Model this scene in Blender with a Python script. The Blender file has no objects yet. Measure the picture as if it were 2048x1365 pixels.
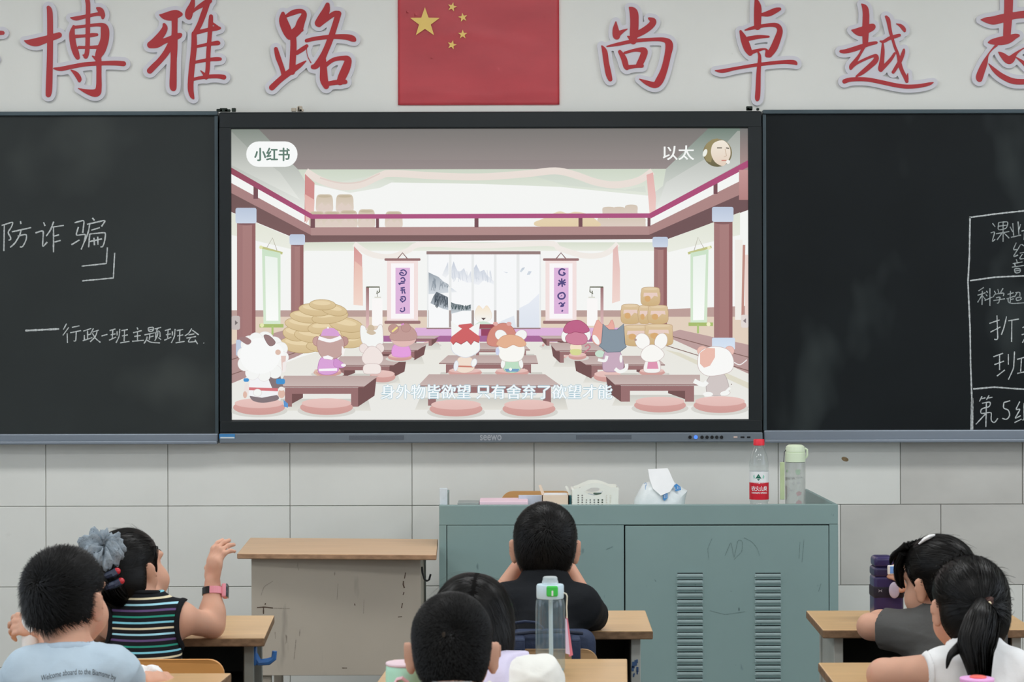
import bpy, bmesh, math, random
import numpy as np
from mathutils import Vector, Matrix, geometry
random.seed(7)
RNG = np.random.default_rng(11)
PI = math.pi
SC = bpy.context.scene
COL = SC.collection

# ------------------------------------------------------------ camera
FOC = 4100.0            # focal length in pixels of the 2048 px wide frame
CAMZ = 1.42             # height of the lens above the floor
WALL = 7.565            # distance from the lens to the tiled front wall
ROLL = 0.0024
cam_data = bpy.data.cameras.new('camera')
cam = bpy.data.objects.new('camera', cam_data)
COL.objects.link(cam)
cam_data.sensor_fit = 'HORIZONTAL'
cam_data.sensor_width = 36.0
cam_data.lens = 36.0 * FOC / 2048.0
cam_data.clip_start = 0.05
cam_data.clip_end = 60
cam.location = (0, 0, CAMZ)
cam.rotation_euler = (Matrix.Rotation(PI / 2, 3, 'X') @ Matrix.Rotation(-ROLL, 3, 'Z')).to_euler()
cam_data.dof.use_dof = True
cam_data.dof.focus_distance = 7.0
cam_data.dof.aperture_fstop = 13.0
SC.camera = cam

# ------------------------------------------------------------ world, exposure
SC.view_settings.view_transform = 'Standard'
SC.view_settings.look = 'None'
SC.view_settings.gamma = 1.0
SC.view_settings.use_curve_mapping = False
SC.view_settings.exposure = 0.0
world = bpy.data.worlds.new('world')
SC.world = world
world.use_nodes = True
world.node_tree.nodes['Background'].inputs[0].default_value = (0.72, 0.82, 1.0, 1)
world.node_tree.nodes['Background'].inputs[1].default_value = 1.2
SC.cycles.use_denoising = True
SC.cycles.max_bounces = 7
SC.cycles.diffuse_bounces = 4
SC.cycles.glossy_bounces = 3
SC.cycles.transmission_bounces = 7
SC.cycles.transparent_max_bounces = 10
SC.cycles.caustics_reflective = False
SC.cycles.caustics_refractive = False
SC.cycles.sample_clamp_indirect = 4.0

def area_light(name, loc, rot, sx, sy, power, color=(1, 1, 1), parent=None):
    l = bpy.data.lights.new(name, 'AREA')
    l.shape = 'RECTANGLE'; l.size = sx; l.size_y = sy
    l.energy = power; l.color = color
    o = bpy.data.objects.new(name, l)
    COL.objects.link(o)
    o.location = loc; o.rotation_euler = rot
    if parent:
        o.parent = parent
        o.matrix_parent_inverse = Matrix.Translation(parent.location).inverted()
    return o
LAMP_POWER = 18.4
LAMP_COLOR = (0.97, 0.99, 1.0)
WINDOW_POWER = 13.0

# ------------------------------------------------------------ helpers
def lin1(c):
    c = c / 255.0
    return c / 12.92 if c <= 0.04045 else ((c + 0.055) / 1.055) ** 2.4
def lin(rgb):
    return tuple(lin1(c) for c in rgb)
def alb(rgb, k=0.72):
    return tuple(min(0.92, v / k) for v in lin(rgb))

def P(px, py, Y):
    """world point seen at pixel (px, py) of the photograph at distance Y"""
    dx, dy = px - 1024.0, py - 682.5
    u, v = dx - ROLL * dy, dy + ROLL * dx
    return Vector((u * Y / FOC, Y, CAMZ - v * Y / FOC))

MATS = {}
def mat(name, rgb, rough=0.55, spec=0.4, metal=0.0, noise=0.0, nscale=8.0, bump=0.0, bscale=60.0, raw=False,
        sss=0.0, emit=None, estr=1.0, trans=0.0, ior=1.45, coat=0.0, nstretch=(1, 1, 1), dark=None, alpha=1.0, spots=None):
    """principled material; noise varies the base colour, dark is the colour it varies to, spots = (rgb, scale, threshold, width)"""
    if name in MATS:
        return MATS[name]
    m = bpy.data.materials.new(name)
    MATS[name] = m
    m.use_nodes = True
    nt = m.node_tree; N = nt.nodes; L = nt.links
    b = N['Principled BSDF']
    base = rgb if raw else alb(rgb)
    b.inputs['Base Color'].default_value = (*base, 1)
    b.inputs['Roughness'].default_value = rough
    b.inputs['Specular IOR Level'].default_value = spec
    b.inputs['Metallic'].default_value = metal
    b.inputs['IOR'].default_value = ior
    b.inputs['Transmission Weight'].default_value = trans
    b.inputs['Coat Weight'].default_value = coat
    b.inputs['Alpha'].default_value = alpha
    if sss:
        b.inputs['Subsurface Weight'].default_value = sss
        b.inputs['Subsurface Radius'].default_value = (0.012, 0.005, 0.003)
    if emit:
        b.inputs['Emission Color'].default_value = (*lin(emit), 1)
        b.inputs['Emission Strength'].default_value = estr
    if noise or bump or spots:
        tc = N.new('ShaderNodeTexCoord')
        mp = N.new('ShaderNodeMapping'); mp.inputs['Scale'].default_value = nstretch
        L.new(tc.outputs['Object'], mp.inputs['Vector'])
    col_out = None
    if noise:
        nz = N.new('ShaderNodeTexNoise'); nz.inputs['Scale'].default_value = nscale; nz.inputs['Detail'].default_value = 5
        L.new(mp.outputs['Vector'], nz.inputs['Vector'])
        rp = N.new('ShaderNodeValToRGB')
        rp.color_ramp.elements[0].position = 0.3; rp.color_ramp.elements[1].position = 0.7
        d = tuple(v * (1 - noise) for v in base) if dark is None else alb(dark)
        u = tuple(min(0.95, v * (1 + noise * 0.6)) for v in base) if dark is None else base
        rp.color_ramp.elements[0].color = (*d, 1); rp.color_ramp.elements[1].color = (*u, 1)
        L.new(nz.outputs['Fac'], rp.inputs['Fac'])
        col_out = rp.outputs['Color']
    for sp in (spots or ()):
        srgb, sscale, thr, wid = sp[:4]
        nz = N.new('ShaderNodeTexNoise'); nz.inputs['Scale'].default_value = sscale; nz.inputs['Detail'].default_value = 3
        mp2 = N.new('ShaderNodeMapping'); mp2.inputs['Scale'].default_value = sp[4] if len(sp) > 4 else (1, 1, 1)
        L.new(tc.outputs['Object'], mp2.inputs['Vector'])
        L.new(mp2.outputs['Vector'], nz.inputs['Vector'])
        rp = N.new('ShaderNodeValToRGB')
        rp.color_ramp.elements[0].position = thr; rp.color_ramp.elements[1].position = min(1, thr + wid)
        rp.color_ramp.elements[0].color = (0, 0, 0, 1); rp.color_ramp.elements[1].color = (1, 1, 1, 1)
        L.new(nz.outputs['Fac'], rp.inputs['Fac'])
        mx = N.new('ShaderNodeMixRGB')
        L.new(rp.outputs['Color'], mx.inputs['Fac'])
        if col_out: L.new(col_out, mx.inputs['Color1'])
        else: mx.inputs['Color1'].default_value = (*base, 1)
        mx.inputs['Color2'].default_value = (*alb(srgb), 1)
        col_out = mx.outputs['Color']
    if col_out:
        L.new(col_out, b.inputs['Base Color'])
    if bump:
        nz = N.new('ShaderNodeTexNoise'); nz.inputs['Scale'].default_value = bscale; nz.inputs['Detail'].default_value = 4
        L.new(mp.outputs['Vector'], nz.inputs['Vector'])
        bp = N.new('ShaderNodeBump'); bp.inputs['Strength'].default_value = bump; bp.inputs['Distance'].default_value = 0.01
        L.new(nz.outputs['Fac'], bp.inputs['Height'])
        L.new(bp.outputs['Normal'], b.inputs['Normal'])
    return m

def clear_mat(name, tint, gloss=0.08, rough=0.05, body=None, mix=0.0):
    """thin clear plastic or glass: see-through with a fresnel sheen; body adds a little of its own colour"""
    m = bpy.data.materials.new(name); m.use_nodes = True; nt = m.node_tree; N = nt.nodes; L = nt.links
    N.remove(N['Principled BSDF']); out = N['Material Output']
    tr = N.new('ShaderNodeBsdfTransparent'); tr.inputs[0].default_value = (*tint, 1)
    gl = N.new('ShaderNodeBsdfGlossy'); gl.inputs['Roughness'].default_value = rough; gl.inputs[0].default_value = (.9, .9, .9, 1)
    lw = N.new('ShaderNodeLayerWeight'); lw.inputs[0].default_value = 0.35
    mr = N.new('ShaderNodeMapRange'); mr.inputs[3].default_value = gloss; mr.inputs[4].default_value = 0.65
    L.new(lw.outputs['Facing'], mr.inputs[0])
    pw = N.new('ShaderNodeMath'); pw.operation = 'POWER'; pw.inputs[1].default_value = 2.2
    L.new(lw.outputs['Facing'], pw.inputs[0]); L.new(pw.outputs[0], mr.inputs[0])
    mx = N.new('ShaderNodeMixShader'); L.new(mr.outputs[0], mx.inputs[0]); L.new(tr.outputs[0], mx.inputs[1]); L.new(gl.outputs[0], mx.inputs[2])
    last = mx.outputs[0]
    if body:
        df = N.new('ShaderNodeBsdfDiffuse'); df.inputs[0].default_value = (*alb(body), 1)
        m2 = N.new('ShaderNodeMixShader'); m2.inputs[0].default_value = mix; L.new(last, m2.inputs[1]); L.new(df.outputs[0], m2.inputs[2]); last = m2.outputs[0]
    L.new(last, out.inputs['Surface'])
    return m

def link(name, me, mats=None, parent=None, smooth=False):
    if mats is not None:
        for m in (mats if isinstance(mats, (list, tuple)) else [mats]):
            me.materials.append(m)
    if smooth:
        me.shade_smooth()
    o = bpy.data.objects.new(name, me)
    COL.objects.link(o)
    if parent is not None:
        o.parent = parent
        # mesh data are in world coordinates: cancel an Empty's placement (a mesh parent already stands at the origin)
        M = Matrix.Translation(parent.location) @ parent.rotation_euler.to_matrix().to_4x4() if parent.type == 'EMPTY' else Matrix.Identity(4)
        o.matrix_parent_inverse = M.inverted()
    return o

def thing(name, label, cat, loc=(0, 0, 0), group=None, rz=0.0):
    o = bpy.data.objects.new(name, None)
    o.empty_display_size = 0.05
    COL.objects.link(o)
    o.location = loc
    o.rotation_euler = (0, 0, rz)
    o['label'] = label; o['category'] = cat
    if group: o['group'] = group
    return o
def tag(o, label, cat, group=None):
    o['label'] = label; o['category'] = cat
    if group: o['group'] = group
    return o
def struct(o):
    o['kind'] = 'structure'
    return o
def copy_tree(o, parent=None):
    c = o.copy(); COL.objects.link(c)
    if parent is not None:
        inv = o.matrix_parent_inverse.copy(); c.parent = parent; c.matrix_parent_inverse = inv
    for ch in [x for x in COL.objects if x.parent == o]:
        copy_tree(ch, c)
    return c

class MB:
    """collects boxes, tubes, lathes into one mesh"""
    def __init__(s): s.bm = bmesh.new(); s.mi = 0
    def _mark(s, n0):
        s.bm.faces.ensure_lookup_table()
        for f in s.bm.faces[n0:]: f.material_index = s.mi
    def box(s, lo, hi, bev=0.0, seg=2, rot=None, ctr=None):
        n0 = len(s.bm.faces)
        lo, hi = Vector(lo), Vector(hi)
        r = bmesh.ops.create_cube(s.bm, size=1)
        vs = r['verts']
        d = hi - lo; c = (hi + lo) / 2
        for v in vs: v.co = Vector((v.co.x * d.x, v.co.y * d.y, v.co.z * d.z))
        if bev > 0:
            es = list({e for v in vs for e in v.link_edges})
            r2 = bmesh.ops.bevel(s.bm, geom=vs + es, offset=min(bev, min(d) * 0.49), segments=seg, affect='EDGES', profile=0.5)
            vs = list({v for f in s.bm.faces[n0:] for v in f.verts}) if False else [v for v in r2['verts']]
            s.bm.faces.ensure_lookup_table()
            vs = list({v for f in s.bm.faces[n0:] for v in f.verts})
        if rot is not None:
            for v in vs: v.co = rot @ v.co
        for v in vs: v.co += c
        s._mark(n0)
        return s
    def tube(s, pts, r, n=10, cap=True, flat=1.0):
        """swept round tube through pts; r a number or a list"""
        n0 = len(s.bm.faces)
        pts = [Vector(p) for p in pts]
        rs = [r] * len(pts) if not isinstance(r, (list, tuple)) else r
        rings = []
        up = None
        for i, p in enumerate(pts):
            t = (pts[min(i + 1, len(pts) - 1)] - pts[max(i - 1, 0)]).normalized()
            if up is None:
                up = Vector((0, 0, 1)) if abs(t.z) < 0.9 else Vector((0, 1, 0))
            a = t.cross(up)
            if a.length < 1e-6: a = t.orthogonal()
            a.normalize(); b = a.cross(t).normalized(); up = b
            rings.append([s.bm.verts.new(p + (a * math.cos(2 * PI * k / n) + b * math.sin(2 * PI * k / n) * flat) * rs[i]) for k in range(n)])
        for i in range(len(rings) - 1):
            for k in range(n):
                s.bm.faces.new((rings[i][k], rings[i][(k + 1) % n], rings[i + 1][(k + 1) % n], rings[i + 1][k]))
        if cap:
            s.bm.faces.new(list(reversed(rings[0]))); s.bm.faces.new(rings[-1])
        s._mark(n0)
        return s
    def lathe(s, c, prof, n=32, sx=1.0, sy=1.0):
        """prof: list of (radius, z) turned round the vertical through c"""
        n0 = len(s.bm.faces)
        c = Vector(c); rings = []
        for (r, z) in prof:
            if r < 1e-6: rings.append([s.bm.verts.new(c + Vector((0, 0, z)))])
            else: rings.append([s.bm.verts.new(c + Vector((r * sx * math.cos(2 * PI * k / n), r * sy * math.sin(2 * PI * k / n), z))) for k in range(n)])
        for i in range(len(rings) - 1):
            A, B = rings[i], rings[i + 1]
            for k in range(n):
                k2 = (k + 1) % n
                if len(A) == 1 and len(B) == 1: continue
                if len(A) == 1: s.bm.faces.new((A[0], B[k2], B[k]))
                elif len(B) == 1: s.bm.faces.new((A[k], A[k2], B[0]))
                else: s.bm.faces.new((A[k], A[k2], B[k2], B[k]))
        s._mark(n0)
        return s
    def ell(s, c, r, rot=None, u=20, v=12):
        n0 = len(s.bm.faces)
        rr = bmesh.ops.create_uvsphere(s.bm, u_segments=u, v_segments=v, radius=1)
        for w in rr['verts']:
            q = Vector((w.co.x * r[0], w.co.y * r[1], w.co.z * r[2]))
            if rot is not None: q = rot @ q
            w.co = q + Vector(c)
        s._mark(n0)
        return s
    def prism(s, pts2, y0, y1, fn=None):
        """polygon pts2 [(x,z)] extruded from depth y0 (front) to y1"""
        n0 = len(s.bm.faces)
        A = [s.bm.verts.new((x, y0, z)) for x, z in pts2]; B = [s.bm.verts.new((x, y1, z)) for x, z in pts2]
        n = len(pts2)
        s.bm.faces.new(A); s.bm.faces.new(list(reversed(B)))
        for i in range(n): s.bm.faces.new((A[i], B[i], B[(i + 1) % n], A[(i + 1) % n]))
        s._mark(n0)
        return s
    def build(s, name, mats, parent=None, smooth=False, xf=None):
        bmesh.ops.recalc_face_normals(s.bm, faces=s.bm.faces)
        if xf is not None: s.bm.transform(xf)
        me = bpy.data.meshes.new(name); s.bm.to_mesh(me); s.bm.free()
        o = link(name, me, mats, parent, smooth)
        if smooth:
            try: me.set_sharp_from_angle(angle=math.radians(40))
            except Exception: pass
        return o

def catmull(pts, sub=6, closed=False):
    pts = [np.array(p, float) for p in pts]
    n = len(pts)
    if n < 3: return pts
    out = []
    rng = range(n) if closed else range(n - 1)
    for i in rng:
        p0 = pts[(i - 1) % n] if (closed or i > 0) else pts[i]
        p1 = pts[i]; p2 = pts[(i + 1) % n]
        p3 = pts[(i + 2) % n] if (closed or i + 2 < n) else pts[(i + 1) % n]
        for k in range(sub):
            t = k / sub
            out.append(0.5 * ((2 * p1) + (-p0 + p2) * t + (2 * p0 - 5 * p1 + 4 * p2 - p3) * t * t + (-p0 + 3 * p1 - 3 * p2 + p3) * t ** 3))
    if not closed: out.append(pts[-1])
    return out

# ---- marching squares on a signed field: returns closed loops (in grid units)
def contours(F):
    ny, nx = F.shape
    ins = F < 0
    segs = {}
    code = ins[:-1, :-1] * 1 + ins[:-1, 1:] * 2 + ins[1:, 1:] * 4 + ins[1:, :-1] * 8
    def edge_pt(e):
        y, x, d = e
        if d == 0:
            a, b = F[y, x], F[y, x + 1]; t = a / (a - b); return (x + t, y)
        a, b = F[y, x], F[y + 1, x]; t = a / (a - b); return (x, y + t)
    table = {1: [(3, 0)], 2: [(0, 1)], 3: [(3, 1)], 4: [(1, 2)], 5: [(3, 2), (1, 0)], 6: [(0, 2)], 7: [(3, 2)], 8: [(2, 3)], 9: [(2, 0)],
             10: [(0, 3), (2, 1)], 11: [(2, 1)], 12: [(1, 3)], 13: [(1, 0)], 14: [(0, 3)]}
    for y, x in zip(*np.nonzero((code > 0) & (code < 15))):
        ed = {0: (y, x, 0), 1: (y, x + 1, 1), 2: (y + 1, x, 0), 3: (y, x, 1)}
        for a, b in table[int(code[y, x])]:
            segs[ed[a]] = ed[b]
    loops = []
    while segs:
        st, nx_ = segs.popitem()
        loop = [st]; cur = nx_
        while cur != st and cur in segs:
            loop.append(cur); cur = segs.pop(cur)
        if len(loop) > 3: loops.append([edge_pt(e) for e in loop])
    return loops

def filled_curve_mesh(loops, ext, name='shape'):
    """2D loops -> filled, extruded mesh in the XY plane (holes by nesting)"""
    cu = bpy.data.curves.new(name, 'CURVE'); cu.dimensions = '2D'; cu.fill_mode = 'BOTH'; cu.extrude = ext
    for lp in loops:
        sp = cu.splines.new('POLY'); sp.points.add(len(lp) - 1); sp.use_cyclic_u = True
        for q, pt in zip(sp.points, lp): q.co = (pt[0], pt[1], 0, 1)
    o = bpy.data.objects.new(name, cu); COL.objects.link(o)
    dg = bpy.context.evaluated_depsgraph_get()
    me = bpy.data.meshes.new_from_object(o.evaluated_get(dg))
    bpy.data.objects.remove(o); bpy.data.curves.remove(cu)
    me.materials.clear()
    return me

def text_mesh(s, size=1.0, offset=0.0, align='LEFT', ext=0.0, spacing=1.0):
    cu = bpy.data.curves.new('text', 'FONT'); cu.body = s; cu.size = size; cu.offset = offset; cu.extrude = ext
    cu.align_x = align; cu.space_character = spacing; cu.resolution_u = 4
    o = bpy.data.objects.new('text', cu); COL.objects.link(o)
    dg = bpy.context.evaluated_depsgraph_get()
    me = bpy.data.meshes.new_from_object(o.evaluated_get(dg))
    bpy.data.objects.remove(o); bpy.data.curves.remove(cu)
    me.materials.clear()
    return me

# ============================================================ the room
RX0, RX1, RY0, RZ1 = -3.9, 3.9, -3.0, 3.35
M_plaster = mat('plaster', (206, 206, 201), 0.7, 0.25, noise=0.05, nscale=1.6, bump=0.05, bscale=40, spots=[((176, 174, 166), 14, 0.74, 0.04)])
M_tile = mat('white_tile', (207, 207, 202), 0.28, 0.45, noise=0.05, nscale=2.5, spots=[((178, 176, 168), 5, 0.68, 0.15)])
M_tile_grey = mat('grey_marble_tile', (184, 182, 177), 0.35, 0.4, noise=0.10, nscale=3.2, nstretch=(1, 1, 1.6))
M_grout = mat('grout', (150, 150, 146), 0.9, 0.1)
M_floor = mat('terrazzo', (104, 102, 98), 0.35, 0.4, noise=0.12, nscale=30)
M_ceil = mat('ceiling_paint', (222, 222, 218), 0.8, 0.1, noise=0.03, nscale=2)
M_side = mat('side_paint', (200, 202, 198), 0.75, 0.2, noise=0.04, nscale=2)
M_frame_white = mat('window_frame_paint', (215, 216, 214), 0.4, 0.4, noise=0.03, nscale=6)
M_pane = clear_mat('window_pane', (0.96, 0.97, 0.97), .04, .01)

struct(MB().box((RX0, RY0, -0.1), (RX1, WALL + 0.2, 0)).build('floor', M_floor))
struct(MB().box((RX0, RY0, RZ1), (RX1, WALL + 0.2, RZ1 + 0.1)).build('ceiling', M_ceil))
struct(MB().box((RX0, WALL, 0), (RX1, WALL + 0.2, RZ1)).build('wall_front', M_plaster))
struct(MB().box((RX0, RY0 - 0.15, 0), (RX1, RY0, RZ1)).build('wall_back', M_side))

def side_wall(name, x0, x1, first):
    """wall with three window openings, glazed"""
    b = MB()
    ops = [(-2.2, -0.2), (0.8, 2.8), (3.6, 5.6)]
    zl, zh = 0.95, 2.65
    b.box((x0, RY0, 0), (x1, WALL + 0.2, zl)); b.box((x0, RY0, zh), (x1, WALL + 0.2, RZ1))
    ys = [RY0] + [v for o in ops for v in o] + [WALL + 0.2]
    for k in range(0, len(ys), 2): b.box((x0, ys[k], zl), (x1, ys[k + 1], zh))
    struct(b.build(name, M_side))
    xc = (x0 + x1) / 2
    for i, (a, c) in enumerate(ops):
        w = thing('window_%d' % (first + i), '', '')
        del w['label']; del w['category']
        w['kind'] = 'structure'; w.location = (xc, (a + c) / 2, zl)
        f = MB(); t = 0.05
        f.box((xc - .03, a, zl), (xc + .03, c, zl + t)); f.box((xc - .03, a, zh - t), (xc + .03, c, zh))
        for y in (a, (a + c) / 2 - t / 2, c - t): f.box((xc - .03, y, zl + t), (xc + .03, y + t, zh - t))
        f.build('window_frame', M_frame_white, w)
        MB().box((xc - .003, a + t, zl + t), (xc + .003, (a + c) / 2 - t / 2, zh - t)).build('window_pane', M_pane, w)
        MB().box((xc - .003, (a + c) / 2 + t / 2, zl + t), (xc + .003, c - t, zh - t)).build('window_pane', M_pane, w)
side_wall('wall_left', RX0 - 0.2, RX0, 1)
side_wall('wall_right', RX1, RX1 + 0.2, 4)

# tiled dado: every tile a bevelled slab on the grout bed
tz = [P(1024, y, WALL).z for y in (1333, 1172, 1011)]
th = tz[1] - tz[0]
rows = [tz[0] - th * 2, tz[0] - th, tz[0], tz[1], tz[2], P(1024, 880, WALL).z]
cw = 243.8 * WALL / FOC
cx0 = P(93, 1011, WALL).x
b = MB()
b.box((RX0, WALL - 0.006, 0), (RX1, WALL, rows[-1]))
k0 = int(math.floor((RX0 - cx0) / cw)); k1 = int(math.ceil((RX1 - cx0) / cw))
xa, xb = P(1680, 1100, WALL).x, P(1880, 1100, WALL).x
for r in range(len(rows) - 1):
    xs = [cx0 + cw * k for k in range(k0, k1 + 1)]
    if r == 3:
        xs = [x for x in xs if x < xa - 0.05] + [xa + cw * k * 0.823 for k in range(0, 12)]
    for i in range(len(xs) - 1):
        x0, x1 = max(xs[i], RX0), min(xs[i + 1], RX1)
        if x1 - x0 < 0.03: continue
        grey = (r == 3 and x0 > xa - 0.02) or (r == 4 and x0 > P(1780, 950, WALL).x)
        b.mi = 2 if grey else 1
        b.box((x0 + .0012, WALL - 0.012, max(0, rows[r]) + .0012), (x1 - .0012, WALL - 0.003, rows[r + 1] - .0012), 0.0015, 1)
struct(b.build('trim_1', [M_grout, M_tile, M_tile_grey]))

q = P(1690, 919, WALL - .012)
MB().ell((q.x, WALL - .0122, q.z), (.0135, .0012, .008), np.array(Matrix.Rotation(.35, 3, 'Y')) if False else Matrix.Rotation(.35, 3, 'Y'), 16, 8).build('brown_stain', mat('brown_stain', (140, 118, 88), .7, .2, noise=.3, nscale=60), bpy.data.objects['trim_1'], True)

# ceiling lamps (the room's own light, above and behind the frame)
M_lamp = mat('lamp_diffuser', (235, 235, 230), 0.5, emit=(255, 252, 245), estr=2.0)
M_lampbody = mat('lamp_body', (225, 225, 222), 0.4, noise=0.02, nscale=5)
lamp_n = 0
for y in (0.2, 2.9, 5.6):
    for x in (-2.3, 0.0, 2.3):
        lamp_n += 1
        t = thing('ceiling_lamp', 'white panel lamp fixed under the classroom ceiling', 'lamp', (x, y, RZ1), 'ceiling panel lamps')
        MB().box((x - .62, y - .27, RZ1 - .05), (x + .62, y + .27, RZ1), .01).build('lamp_housing', M_lampbody, t)
        MB().box((x - .60, y - .25, RZ1 - .062), (x + .60, y + .25, RZ1 - .05)).build('diffuser', M_lamp, t)
        area_light('lamp_light', (x, y, RZ1 - .08), (0, 0, 0), 1.2, .5, LAMP_POWER * (1.08 if y > 5 else 0.85), LAMP_COLOR, t)
# daylight through the windows
for sx in (-1, 1):
    for y in (-1.2, 1.8, 4.6):
        pw = WINDOW_POWER * (0.55 if sx < 0 else 1.0)
        area_light('window_daylight', (sx * 3.86, y, 1.8), (0, sx * PI / 2, 0), 1.6, 1.9, pw, (0.86, 0.93, 1.0))

# ============================================================ red brush characters on the wall
M_red = mat('red_vinyl', (160, 42, 47), 0.38, 0.4, noise=0.05, nscale=3)
M_back = mat('pale_foam_board', (192, 191, 197), 0.6, 0.2, noise=0.02, nscale=6)

def stroke_loops(ox, oy, s, strokes, grow=0.0, res=2):
    """union outline of brush strokes [(x, y, full width)...] given in zoomed pixels; returns loops in photo pixels"""
    S = []
    for st in strokes:
        p = np.array(catmull(st, 5))
        p[:, 0] = p[:, 0] / s + ox; p[:, 1] = p[:, 1] / s + oy; p[:, 2] = np.maximum(p[:, 2], 1.0) / s / 2
        S.append(p)
    allp = np.vstack(S)
    pad = grow + allp[:, 2].max() + 4
    x0, y0 = np.floor(allp[:, 0].min() - pad), np.floor(allp[:, 1].min() - pad)
    x1, y1 = np.ceil(allp[:, 0].max() + pad), np.ceil(allp[:, 1].max() + pad)
    gx = np.arange(x0, x1 + 1e-6, 1.0 / res); gy = np.arange(y0, y1 + 1e-6, 1.0 / res)
    F = np.full((len(gy), len(gx)), 50.0)
    for p in S:
        for a, c in zip(p[:-1], p[1:]):
            m = max(a[2], c[2]) + grow + 6
            ix0 = np.searchsorted(gx, min(a[0], c[0]) - m); ix1 = np.searchsorted(gx, max(a[0], c[0]) + m)
            iy0 = np.searchsorted(gy, min(a[1], c[1]) - m); iy1 = np.searchsorted(gy, max(a[1], c[1]) + m)
            X, Y = np.meshgrid(gx[ix0:ix1], gy[iy0:iy1])
            dx, dy = c[0] - a[0], c[1] - a[1]; L2 = dx * dx + dy * dy + 1e-9
            t = np.clip(((X - a[0]) * dx + (Y - a[1]) * dy) / L2, 0, 1)
            d = np.hypot(X - a[0] - t * dx, Y - a[1] - t * dy) - (a[2] + (c[2] - a[2]) * t)
            F[iy0:iy1, ix0:ix1] = np.minimum(F[iy0:iy1, ix0:ix1], d)
    F -= grow
    out = []
    for lp in contours(F):
        q = [(x0 + u / res, y0 + v / res) for u, v in lp]
        if len(q) < 14: continue
        q = q[::2]
        n = len(q)
        q = [((q[i - 1][0] + 2 * q[i][0] + q[(i + 1) % n][0]) / 4, (q[i - 1][1] + 2 * q[i][1] + q[(i + 1) % n][1]) / 4) for i in range(n)]
        ar = abs(sum(q[i][0] * q[(i + 1) % n][1] - q[(i + 1) % n][0] * q[i][1] for i in range(n))) / 2
        if ar > (60 if grow else 4): out.append(q)
    return out

def wall_shape(loops, yfront, thick, Yscale):
    """photo-pixel loops -> world loops at distance Yscale, extruded towards the wall"""
    w = []
    for lp in loops:
        w.append([(P(x, y, Yscale).x, P(x, y, Yscale).z) for x, y in lp])
    me = filled_curve_mesh(w, thick / 2)
    M = Matrix(((1, 0, 0, 0), (0, 0, -1, yfront + thick / 2), (0, 1, 0, 0), (0, 0, 0, 1)))
    me.transform(M)
    return me

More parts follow.
